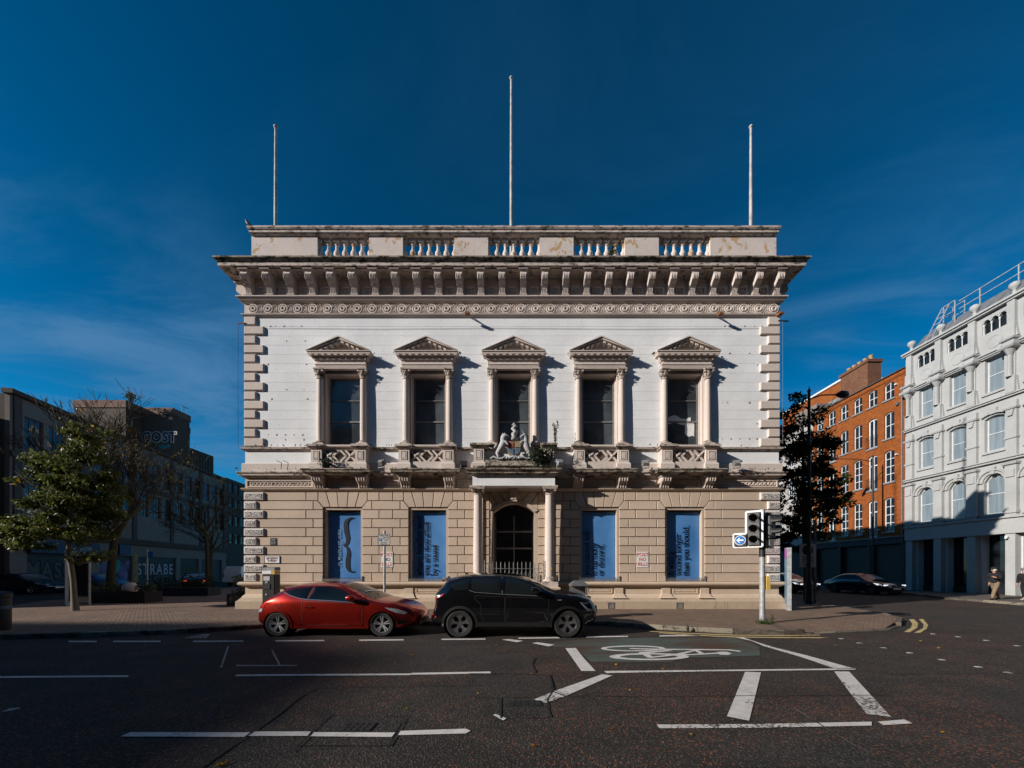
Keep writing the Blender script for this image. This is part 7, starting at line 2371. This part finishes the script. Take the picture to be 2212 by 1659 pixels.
# pale building farther along the side street
WB = thing('white_building', (30.05, 56, 0), 'pale rendered building beyond the brick one, seen through the dark tree', 'building', rz=R(-90))
xs_ = [18.35-1.1-i*1.9 for i in range(9)]
ops = [(x-.5, x+.5, z, z+2.1) for x in xs_ for z in (5.6, 9.3, 13.0)]
m = MB(); wall_with_openings(m, 0, 18.35, 4.2, 16.8, ops); m.box(0, 18.35, .3, 10, 0, 16.7); m.build('rendered_wall', masonry('pale_render', (.38, .36, .34), grime=.2, streak=.2), WB)
WW = win('window', 1.0, 2.1, WINW, GLASS, 3, 4, .035)
for o in ops: put_win(WW, WB, (o[0]+o[1])/2, o[2])
MB().box(0, 18.3, -.05, .3, 0, 4.1).build('shopfront', SHOPD, WB)
MB().box(0, 18.3, -.25, .0, 4.1, 4.3).build('fascia_cornice', SILL, WB)
m = MB(); m.box(15.5, 18.3, .4, 3, 16.7, 18.6); m.build('roof_block', CONC3, WB)
MB().tube([(18.2, -.08, 0), (18.2, -.08, 16)], .06, 8).build('downpipe', LEAD, WB)

# ============ pale grey stucco building at the right edge
GB = thing('grey_building', (30, 28.62, 0), 'pale grey ornate stucco building with arched and sash windows at the right edge', 'building', rz=R(-90))
LN = 17.5
wx_ = [1.42+1.95*i for i in range(8)]
px_ = [.38+1.95*i for i in range(9)]
ops = []
for x in wx_:
    ops += [(x-.47, x+.47, 12.95, 15.1), (x-.49, x+.49, 9.2, 11.4), (x-.52, x+.52, 5.2, 7.75)]
    ops += [(x-.60, x+.60, 16.75, 17.65)]
m = MB(); wall_with_openings(m, 0, LN, 4.85, 18.05, ops, 0, .35)
for x in wx_:
    arch_infill(m, x-.49, x+.49, 11.4, .14, 0, .35); arch_infill(m, x-.52, x+.52, 7.75, .52, 0, .35, 10)
    for k in range(3):
        arch_infill(m, x-.60+k*.4, x-.20+k*.4, 17.65, .20, 0.02, .2)
m.build('stucco_wall', GREYP, GB)
m = MB(); m.box(0, LN, .36, 11, 3.9, 17.9); m.box(0, LN, 1.05, 11, 0, 3.9); m.build('building_body', GREYP, GB)
W3 = win('sash_window', .94, 2.15, GREYW, CURTAIN, 1, 2, .05, .07, y=.2); W2 = win('sash_window', .98, 2.2, GREYW, CURTAIN, 1, 2, .05, .07, y=.2, rise=.14); W1 = win('sash_window', 1.04, 2.55, GREYW, CURTAIN, 1, 2, .05, .07, y=.2, rise=.5)
hood = MB()
for (w, dp, z0, z1) in ((.58, .16, 15.12, 15.2), (.62, .24, 15.2, 15.26)): hood.box(-w, w, -dp, 0, z0, z1)
hood.box(-.60, .60, -.10, 0, 12.78, 12.92)
hood_me = hood.mesh('window_hood', GREYP)
h2_ = MB()
n = 8
for (ra, rb, dp) in ((.54, .70, .09), (.70, .78, .18)):
    for i in range(n):
        t0, t1 = PI*i/n, PI*(i+1)/n
        h2_.prism([(ra*math.cos(t0), ra*math.sin(t0)+7.22), (rb*math.cos(t0), rb*math.sin(t0)+7.22), (rb*math.cos(t1), rb*math.sin(t1)+7.22), (ra*math.cos(t1), ra*math.sin(t1)+7.22)], -dp, .02)
h2_.prism([(-.09, 7.70), (.09, 7.70), (.13, 8.15), (-.13, 8.15)], -.16, 0)
h2_.box(-.62, .62, -.10, 0, 5.05, 5.18)
h2_me = h2_.mesh('arch_hood', GREYP)
h3_ = MB()
for i in range(6):
    if i in (2, 3): continue
    t0, t1 = -1+i/3, -1+(i+1)/3
    h3_.prism([(t0*.56, 11.52-.14*t0*t0), (t1*.56, 11.52-.14*t1*t1), (t1*.58, 11.66-.14*t1*t1), (t0*.58, 11.66-.14*t0*t0)], -.16, .0)
h3_.prism([(-.17, 11.5), (.17, 11.5), (.2, 11.85), (-.2, 11.85)], -.13, 0); h3_.box(-.58, .58, -.10, 0, 9.03, 9.17)
h3_me = h3_.mesh('segment_hood', GREYP)
rl = MB(); rl.torus((0, 0, 16.05), .36, .035, 26, 6); rl.lathe([(0, -.03), (.33, -.015), (.34, .01)], (0, 0, 16.05), 20, 'y'); rl_me = rl.mesh('round_relief', GREYP, 60)
ar = MB()
for k in range(4): 
    xx = -.60+k*.4
    ar.lathe([(.045, 16.75), (.03, 16.8), (.03, 17.3), (.055, 17.36), (.055, 17.44)], (max(-.58, min(.58, xx)), .08, 0), 8)
ar_me = ar.mesh('arcade_columns', GREYW, 50)
atg_me = MB().box(-.6, .6, .22, .26, 16.75, 17.65).mesh('arcade_glass', GLASS)
for x in wx_:
    put_win(W3, GB, x, 12.95, name='sash_window'); put_win(W2, GB, x, 9.2, name='sash_window'); put_win(W1, GB, x, 5.2, name='sash_window')
    for nm, me in (('window_hood', hood_me), ('arch_hood', h2_me), ('segment_hood', h3_me), ('round_relief', rl_me), ('arcade_columns', ar_me), ('arcade_glass', atg_me)): link(nm, me, GB, (x, 0, 0))
pl = MB()
pl.box(-.27, .27, -.13, 0, 4.85, 8.2); pl.mould(-.27, .27, [(.13, 8.0), (.20, 8.06), (.22, 8.18), (.13, 8.22)], 0, base=.13); pl.box(-.20, .20, -.17, -.13, 7.3, 7.75); pl.mould(-.27, .27, [(.13, 5.1), (.17, 5.12), (.17, 5.3), (.13, 5.34)], 0, base=.13)
pl.box(-.25, .25, -.11, 0, 8.55, 11.9); pl.mould(-.25, .25, [(.11, 11.35), (.17, 11.40), (.19, 11.5), (.11, 11.55)], 0, base=.11); pl.prism([(-.18, 11.35), (-.10, 11.0), (.10, 11.0), (.18, 11.35)], -.17, -.11); pl.mould(-.25, .25, [(.11, 9.6), (.15, 9.63), (.15, 9.75), (.11, 9.78)], 0, base=.11)
pl.box(-.22, .22, -.16, 0, 12.4, 13.35); pl.lathe([(.15, 13.35), (.09, 13.45), (.085, 14.65), (.10, 14.7), (.17, 14.9), (.2, 15.0)], (0, -.14, 0), 12); pl.box(-.12, .12, -.05, 0, 13.3, 15.0)
pl.mould(-.24, .24, [(.20, 15.0), (.30, 15.06), (.34, 15.16), (.34, 15.26), (.22, 15.34), (.22, 15.5), (.30, 15.56), (.32, 15.66), (.12, 15.75)], 0, base=.2)
pl.prism([(-.22, 15.75), (.22, 15.75), (.20, 16.5), (-.20, 16.5)], -.16, 0); pl.box(-.18, .18, -.12, 0, 16.5, 18.05)
pl.prism([(-.30, 15.75), (-.22, 15.75), (-.22, 16.3)], -.1, 0); pl.prism([(.22, 15.75), (.30, 15.75), (.22, 16.3)], -.1, 0)
pl.prism([(-.3, 12.4), (-.22, 12.4), (-.22, 13.2)], -.08, 0); pl.prism([(.22, 12.4), (.3, 12.4), (.22, 13.2)], -.08, 0)
pl.v = [(a, b*1.6, c_) for a, b, c_ in pl.v]
pl_me = pl.mesh('ornate_pilaster', GREYP)
fi = MB(); fi.lathe([(.24, 18.2), (.22, 18.3), (.10, 18.42), (.08, 18.62), (.20, 18.72), (.25, 18.86), (.22, 19.0), (.10, 19.08), (0, 19.1)], (0, .05, 0), 14)
fi_me = fi.mesh('finial_ball', GREYP, 60)
for x in px_:
    if x > LN: continue
    link('ornate_pilaster', pl_me, GB, (x, 0, 0)); link('finial_ball', fi_me, GB, (x, 0, 0))
for (z0, z1, dp) in ((4.85, 4.98, .16), (8.38, 8.5, .14), (8.5, 8.56, .20), (12.22, 12.32, .12), (12.32, 12.38, .18), (15.42, 15.5, .08), (17.98, 18.1, .20), (18.1, 18.22, .28)):
    MB().box(0, LN, -dp*1.35, .0, z0, z1).build('string_course', GREYP, GB)
MB().box(0, LN, -.10, .3, 3.9, 4.85).build('shop_fascia', GREYP, GB)
for x in (0, 1.92, 3.9, 5.85, 7.8, 9.75, 11.7):
    MB().box(x, x+.46, -.02, .8, 0, 3.9).build('shop_pier', GREYP, GB)
    MB().box(x+.46, x+.55, .35, .8, 0, 3.9).build('shop_reveal', GREYW, GB)
for x in (.55, 2.47, 4.45, 6.4, 8.35, 10.3): MB().box(x, x+1.37, .80, .86, .5, 3.9).build('shop_window', GLASS, GB); MB().box(x, x+1.37, .74, .86, 0, .5).build('stall_riser', SHOPD, GB)
MB().box(0, LN, .86, 1.0, 0, 3.9).build('shop_dark', SHOPD, GB)
m = MB(); m.lathe([(0, -.24), (.06, -.21), (.07, -.15), (.05, -.12)], (6.0, 0, 3.62), 12, 'y'); m.box(5.93, 6.07, -.16, 0, 3.66, 3.76); m.build('dome_camera', WINW, GB, 50)
# grey standing-seam roof, railing and ladder cage
m = MB(); m.add([(0, .2, 18.2), (LN, .2, 18.2), (LN, 1.5, 19.75), (0, 1.5, 19.75), (LN, 10, 19.9), (0, 10, 19.9)], [(0, 1, 2, 3), (3, 2, 4, 5)]); m.build('metal_roof', LEAD, GB)
m = MB()
for i in range(30):
    x = .3 + i*.58; m.bar((x, .2, 18.215), (x, 1.5, 19.765), .025, .04)
o = m.build('roof_seams', LEAD, GB); o['kind'] = 'stuff'
for i in range(8):
    MB().bar((3.4+i*1.95, 1.5, 19.7), (3.4+i*1.95, 1.5, 20.85), .055).build('rail_post', GALV, GB)
for z in (20.3, 20.85): MB().bar((2.2, 1.5, z), (LN, 1.5, z), .045).build('handrail', GALV, GB)
m = MB()
for (x, y) in ((1.5, 1.2), (1.5, 1.9), (2.2, 1.2), (2.2, 1.9)): m.bar((x, y, 19.0), (x+.0, y, 20.9), .05)
for z in (20.2, 20.9): m.bar((1.5, 1.2, z), (2.2, 1.2, z), .045); m.bar((1.5, 1.9, z), (2.2, 1.9, z), .045); m.bar((1.5, 1.2, z), (1.5, 1.9, z), .045)
for s in (0, .45): m.bar((1.0+s, .1, 18.1), (1.4+s, 1.2, 20.9), .05)
for k in range(7): m.bar((1.0+.057*k, .1+.157*k, 18.1+.4*k), (1.45+.057*k, .1+.157*k, 18.1+.4*k), .035)
m.build('roof_ladder', GALV, GB)

# ============ stained concrete terrace on the left (local x runs away from the camera, front faces the plaza)
ANG = math.atan2(28.3, -5.9)
LT = thing('concrete_terrace', (-38.4, 28, 0), 'long dark soot-stained office terrace above boarded shops on the left', 'building', rz=ANG)
LL = 28.9
ops = []
nx = 15
for i in range(nx):
    x = 1.0 + i*1.86
    for (za, zb_) in ((11.2, 13.7), (7.5, 10.0)): ops.append((x, x+1.45, za, zb_))
ops2 = [(1.2, 6.7, .1, 3.0), (7.6, 11.4, .1, 3.1), (12.2, 18.0, .1, 3.1), (18.8, 22.4, .1, 3.1), (23.0, 27.8, .1, 3.1)]
m = MB(); wall_with_openings(m, 0, LL, 0, 15.2, ops + ops2); m.build('stained_wall', CONC3, LT)
MB().box(0, LL, .3, 14, 0, 15.0).build('building_body', CONC, LT)
MB().box(-.2, LL+.1, -.35, .35, 15.0, 15.35).build('roof_edge', CONC2, LT)
for x in [.2 + i*5.58 for i in range(6)]: MB().box(x, x+.55, -.12, 0, 4.9, 15.0).build('pier', CONC, LT)
MB().box(0, LL, -.15, 0, 10.3, 10.75).build('floor_band', CONC, LT); MB().box(0, LL, -.3, 0, 4.3, 4.9).build('canopy', CONC2, LT)
LW = win('window', 1.45, 2.5, WOODR, glass('sky_lit_glass', (.02, .03, .04), .06), 3, 3, .05)
for o in ops: put_win(LW, LT, (o[0]+o[1])/2, o[2])
for (a, b, c_, d) in ops2:
    o = MB().box(a, b, .18, .24, c_, d).build('roller_shutter', SHUT, LT)
    mm = MB()
    for i in range(18): mm.box(a, b, .172, .18, c_ + (d-c_)*i/18, c_ + (d-c_)*(i+.82)/18)
    q = mm.build('shutter_slats', SHUT, o); q['kind'] = 'stuff'
# shop sign
o = MB().box(1.0, 7.0, -.45, -.3, 3.05, 4.1).build('shop_sign', SHOPBL, LT)
for (t, x, z, s) in (('Be', 1.7, 3.68, .72), ('scos', 5.55, 3.62, .66), ('DISCOUNT GE', 4.6, 3.22, .30)):
    link('lettering', text_mesh(t, s, SIGNCR, .004, bold=.012), o, (x, -.457, z))
# sprayed lettering on the shutters
def spray(parent, txt, x, z, size, outer, inner, y, xs=1.0):
    g = link('graffiti', text_mesh(txt, size, outer, .001, bold=size*.085, space=1.05, xs=xs), parent, (x, y, z))
    if inner: link('graffiti_fill', text_mesh(txt, size, inner, .001, bold=size*.02, space=1.18, xs=xs*.93), g, (0, -.006, 0))
    return g
spray(LT, 'MASON', 3.9, 1.55, 1.9, GRAFB, plain('faded_grey_spray', (.09, .085, .08), .8), .165, .75)
spray(LT, 'STRABE', 15.0, 1.65, 1.75, GRAFB, GRAFW, .165, .88)
spray(LT, 'PAREN', 20.6, 1.6, 1.1, GRAFB, GRAFG, .165)
m = MB()
for (x, z, w, h, mt) in ((8.4, 1.9, .5, .9, 0), (9.0, 1.4, .35, .6, 0), (9.6, 2.0, .5, .8, 1), (10.2, 1.5, .5, .8, 1), (10.9, 2.1, .4, .6, 0)): pass
for (x, z, rx, rz_, mt) in ((8.4, 1.9, .55, .8, GRAFP), (9.2, 1.6, .5, .9, GRAFT), (9.9, 1.9, .45, .7, GRAFT), (10.5, 1.4, .55, .8, GRAFP), (11.0, 2.2, .35, .5, GRAFP), (9.6, 2.5, .3, .15, GRAFO), (8.9, .8, .6, .3, GRAFB)):
    k = rnd.random()*6
    mm = MB(); pts = [(x + rx*math.cos(a)*(1+.18*math.sin(3*a+k)), z + rz_*math.sin(a)*(1+.15*math.sin(2*a+k))) for a in [2*PI*i/18 for i in range(18)]]
    mm.prism(pts, .155 - .003*rnd.random(), .17); mm.build('mural_patch', mt, LT)
MB().box(11.55, 12.0, -.02, .0, .2, 3.4).build('painted_pier', GRAFO, LT)
MB().box(9.2, 10.6, -.45, -.3, 3.2, 4.2).build('blue_sign', SHOPBL, LT)

# roof blocks above the terrace
RB = thing('concrete_tower', (-48.66, 46, 0), 'brown concrete roof blocks with COST graffiti above the dark terrace', 'building')
m = MB(); m.box(-6.4, 0, 0, 9, 14, 21.8); m.build('near_block', CONC2, RB)
PARB = plain('brown_parapet', (.15, .085, .06), .9, .25, 3)
MB().box(-6.5, .1, -.1, 9, 21.8, 22.7).build('near_parapet', PARB, RB)
m = MB(); m.box(.02, 4.02, 1.9, 4.4, 14, 21.7); m.build('far_block', CONC2, RB)
MB().box(.12, 4.12, 1.8, 4.5, 21.7, 22.6).build('far_parapet', PARB, RB)
m = MB(); m.box(.02, 4.0, 4.42, 8.4, 14, 18.3); m.build('rear_block', CONC2, RB)
m = MB()
for i in range(8): m.box(4.0, 4.08, 4.7+i*.46, 4.9+i*.46, 15.6, 18.0)
o = m.build('rear_fins', CONC, RB); o['kind'] = 'stuff'
m = MB(); m.bar((3.9, 3.4, 22.6), (3.9, 3.4, 23.5), .06); m.bar((3.9, 4.2, 22.6), (3.9, 4.2, 23.5), .06); m.bar((3.9, 3.4, 23.5), (3.9, 4.2, 23.5), .06); m.build('roof_hoop', IRON, RB)
spray(RB, 'COST', 2.3, 18.75, 1.75, GRAFW, GRAFB, 1.88, .95)
spray(RB, 'SOST', 3.0, 17.55, .6, GRAFT, None, 1.88)
weed(-48.6, 46.6, 22.7, .9, 1.2, 300, .22, LEAFI, 'bush growing wild on top of the concrete roof block', 'roof_bush', 8)
# last block at the end of the left street
EB = thing('office_block', (-47.2, 60, 0), 'dark office block at the far end of the left street', 'building', rz=R(97))
ops = [(.8+i*1.5, 1.8+i*1.5, z, z+1.6) for i in range(8) for z in (6, 9, 12, 14.4)]
m = MB(); wall_with_openings(m, 0, 13, 0, 16.6, ops); m.box(0, 13, .3, 12, 0, 16.5); m.build('block_wall', CONC, EB)
EW = win('window', 1.0, 1.6, IRON, GLASS, 1, 2)
for o in ops: put_win(EW, EB, (o[0]+o[1])/2, o[2])
# buildings outside the picture: across the road and on the near left (some shade the road, others are added to cut sky light)
def outside_block(name, poly, h, lab, mt):
    r = thing(name, (poly[0][0], poly[0][1], 0), lab, 'building')
    o0 = Vector(poly[0])
    m = MB(); m.prism([(p[0]-o0.x, p[1]-o0.y) for p in poly], 0, h, 'z'); m.build('wall', mt, r)
    m = MB()
    n = len(poly)
    for i in range(n):
        a, b = Vector(poly[i])-o0, Vector(poly[(i+1) % n])-o0
        t = (b-a); L_ = t.length; t.normalize(); nr = Vector((t.y, -t.x))
        k = int(L_/3)
        for j in range(k):
            for z in (1.0, 4.6, 7.8, 10.8):
                if z+1.8 > h: continue
                c_ = a + t*(L_*(j+.5)/k) + nr*.03
                m.add([tuple(c_-t*.6)+(z,), tuple(c_+t*.6)+(z,), tuple(c_+t*.6)+(z+1.8,), tuple(c_-t*.6)+(z+1.8,)], [(0, 1, 2, 3)])
    o = m.build('windows', GLASS, r); o['kind'] = 'stuff'
outside_block('far_office', [(-150, -70), (-81.8, -70), (-81.8, -28.1), (-87.2, -24.1), (-150, -24.1)], 36.0, 'tall dark office building far down the street behind the camera', BRICKD)
outside_block('corner_sky_blocker', [(-78, -16), (-33.4, -16), (-33.4, -6.6), (-38.6, -2.7), (-78, -2.7)], 11.5, 'unseen dark brick block with a cut corner, added behind the camera on the left to block sky light', BRICKD)  # low block added out of view, keeps sky light off the left road
outside_block('side_building', [(-85, 7.7), (-37.5, 7.7), (-37.5, 26), (-85, 26)], 15.0, 'brick building out of frame on the left street', BRICKD)
outside_block('opposite_building', [(-12.5, -30), (70, -30), (70, -6.5), (-12.5, -6.5)], 22, 'brown building across the road behind the camera', BRICKD)

outside_block('rear_sky_blocker', [(-70, -50), (-10, -50), (-10, -32), (-70, -32)], 26, 'unseen tall brown block added behind the camera to block sky light', BRICKD)  # unseen block added to shut out low sky behind the camera
outside_block('far_left_sky_blocker', [(-130, -12), (-92, -12), (-92, 60), (-130, 60)], 24, 'unseen tall brick block added far off on the left to block sky light', BRICKD)  # added far to the left so less sky light fills the shade
# ============ small things on the left pavement
r = thing('advertising_panel', (-19.75, 16.25, PZ), 'freestanding dark glass panel between a white post and a slim post on the left pavement', 'panel')
m = MB(); m.tube([(0, 0, 0), (0, 0, 2.25)], .072, 12); m.build('white_post', WHITEP, r, 60)
m = MB(); m.box(.94, 1.0, -.03, .03, 0, 2.25); m.build('slim_post', GALV, r)
MB().box(.07, .94, -.025, .025, 2.16, 2.24).build('top_rail', GALV, r); MB().box(.07, .94, -.02, .02, 1.86, 1.90).build('middle_rail', GALV, r)
MB().box(.07, .94, -.008, .008, .12, 1.86).build('glass', GLASS, r); MB().box(.07, .94, -.012, .012, 1.90, 2.16).build('header_panel', plain('dark_purple', (.05, .02, .05), .5), r)
r = thing('sign_pole', (-22.2, 22.2, PZ), 'thin grey sign pole behind the planters', 'pole')
MB().tube([(0, 0, 0), (0, 0, 2.75)], .045, 8).build('pole', GALV, r); MB().box(.06, .38, -.02, .0, 2.3, 2.65).build('sign_plate', BLUEP, r)
# ---------------------------------------------------------------- people
def skinned(name, chains, mat, parent, sub=2, root=0):
    """one continuous surface grown over joined chains of (point, radius); chains share points by position"""
    me = bpy.data.meshes.new(name)
    vs, rs, es, idx = [], [], [], {}
    for ch in chains:
        prev = None
        for p, r_ in ch:
            key = tuple(round(c, 4) for c in p)
            if key not in idx:
                idx[key] = len(vs); vs.append(p); rs.append(r_)
            i = idx[key]
            if prev is not None and prev != i: es.append((prev, i))
            prev = i
    me.from_pydata(vs, es, [])
    ob = bpy.data.objects.new(name, me); COL.objects.link(ob)
    md = ob.modifiers.new('skin', 'SKIN'); md.use_smooth_shade = True
    if sub: sm_ = ob.modifiers.new('sub', 'SUBSURF'); sm_.levels = sub; sm_.render_levels = sub
    for i, sv in enumerate(me.skin_vertices[0].data):
        r_ = rs[i]
        sv.radius = r_ if isinstance(r_, tuple) else (r_, r_)
        sv.use_root = (i == root)
    dg = bpy.context.evaluated_depsgraph_get(); dg.update()
    nm = bpy.data.meshes.new_from_object(ob.evaluated_get(dg))
    bpy.data.objects.remove(ob); bpy.data.meshes.remove(me)
    nm.materials.clear(); nm.materials.append(mat); nm.name = name
    for p in nm.polygons: p.use_smooth = True
    return link(name, nm, parent)
def person(loc, rz, lab, step, arms, jacket, trousers, shoe, cap, hair, s=1.0):
    """stands facing local -x... x forward is -x; step: (front foot x, rear foot x)"""
    r = thing('person', loc, lab, 'person', rz=rz)
    r.scale = (s, s, s)
    hipL, hipR = (0, -.10, .86), (0, .10, .86)
    f, b = step
    pel, chest, neck, head0, head1 = (0, 0, .92), (-.03, 0, 1.22), (-.05, 0, 1.43), (-.07, 0, 1.52), (-.08, 0, 1.62)
    kL, kR = (f*.62, -.10, .47), (b*.35, .10, .48)
    aL, aR = (f, -.10, .09), (b, .10, .11)
    tL, tR = (f-.16, -.11, .045), (b-.14, .11, .035)
    sL, sR = (-.03, -.20, 1.36), (-.03, .20, 1.36)
    (eL, hL), (eR, hR) = arms
    ch = [[(pel, .13), (chest, .135), (neck, .06), (head0, .075), (head1, .085)],
          [(pel, .13), (hipL, .085), (kL, .058), (aL, .04), (tL, .035)], [(pel, .13), (hipR, .085), (kR, .058), (aR, .04), (tR, .035)],
          [(chest, .135), (sL, .06), (eL, .042), (hL, .028)], [(chest, .135), (sR, .06), (eR, .042), (hR, .028)]]
    for h_, e_ in ((hL, eL), (hR, eR)):
        d = (Vector(h_) - Vector(e_)).normalized()
        pm = Vector(h_) + d*.07
        ch.append([(h_, .028), (tuple(pm), .032)])
        u = Vector((1, 0, 0)) if abs(d.x) < .7 else Vector((0, 0, 1))
        u = (u - d*u.dot(d)).normalized()
        for k, ln in enumerate((.075, .085, .08, .062)):
            q = pm + u*(-.024+.016*k); q2 = q + d*ln*.5; q3 = q2 + d*ln*.4 + Vector((-.012, 0, 0))
            ch.append([(tuple(pm), .032), (tuple(q), .009), (tuple(q2), .008), (tuple(q3), .007)])
        q = pm - d*.04 - u*.035
        ch.append([(h_, .028), (tuple(q), .010), (tuple(q + d*.05 - u*.012), .008)])
    body = skinned('body', ch, SKIN, r, 1)
    # face: nose, eyes, ears
    m = MB(); m.lathe([(0, -.03), (.016, -.01), (.018, .012), (0, .03)], (-.165, 0, 1.575), 6)
    for s_ in (-1, 1): m.lathe([(0, -.03), (.022, -.012), (.022, .015), (0, .03)], (-.07, s_*.088, 1.58), 7)
    m.build('face_features', SKIN, r, 60)
    m = MB()
    for s_ in (-1, 1): m.lathe([(0, -.008), (.010, 0), (0, .008)], (-.155, s_*.032, 1.60), 6)
    m.box(-.163, -.155, -.022, .022, 1.528, 1.534)
    m.build('eyes_and_mouth', IRON, r)
    skinned('trousers', [[((0, 0, .98), .150), (pel, .152), (hipL, .108), (kL, .082), ((aL[0]+.005, aL[1], aL[2]+.03), .07)], [(pel, .152), (hipR, .108), (kR, .082), ((aR[0]+.005, aR[1], aR[2]+.03), .07)]], trousers, r, 2)
    wL = tuple(Vector(hL).lerp(Vector(eL), .12)); wR = tuple(Vector(hR).lerp(Vector(eR), .12))
    skinned('jacket', [[((.0, 0, .84), (.185, .165)), ((0, 0, 1.0), (.19, .165)), (chest, (.20, .165)), ((-.045, 0, 1.36), (.15, .12)), ((-.05, 0, 1.45), .075)],
                       [((-.045, 0, 1.36), (.15, .12)), (sL, .088), (eL, .072), (wL, .058)], [((-.045, 0, 1.36), (.15, .12)), (sR, .088), (eR, .072), (wR, .058)]], jacket, r, 2)
    for (t, a) in ((tL, aL), (tR, aR)):
        m = MB(); m.tube([(a[0]+.07, a[1], a[2]-.045), (a[0], a[1], a[2]-.02), (t[0]+.05, t[1], t[2]+.005), (t[0]-.05, t[1], t[2]-.005)], [.04, .055, .05, .03], 9); m.build('shoe', shoe, r, 60)
    m = MB(); m.lathe([(.102, 1.545), (.108, 1.60), (.10, 1.66), (.0, 1.70)], (-.065, 0, 0), 14); m.build('hair', hair, r, 60)
    if cap:
        m = MB(); m.lathe([(.115, 1.635), (.125, 1.65), (.118, 1.70), (.08, 1.735), (.0, 1.745)], (-.07, 0, 0), 16)
        m.add([(-.17, -.07, 1.645), (-.27, -.05, 1.630), (-.27, .05, 1.630), (-.17, .07, 1.645), (-.15, 0, 1.675)], [(0, 1, 2, 3), (0, 4, 1), (1, 4, 2), (2, 4, 3)])
        m.build('flat_cap', cap, r, 60)
    return r
person((24.95, 19.35, PZ), R(8), 'man in black jacket, khaki trousers and dark flat cap striding along the far pavement', (-.36, .40), (((-.16, -.30, 1.12), (-.34, -.20, 1.20)), ((.14, .29, 1.10), (.06, .26, .86))), CLOTHB, CLOTHK, SHOE, CLOTHB, HAIRW, .98)
person((26.05, 19.0, PZ), R(5), 'person in dark coat, dark trousers and grey cap at the right edge of the picture', (-.14, .10), (((.02, -.28, 1.10), (-.08, -.26, .86)), ((.04, .28, 1.10), (-.04, .27, .86))), CLOTHB, CLOTHN, SHOEG, CAPG, HAIRW, .96)
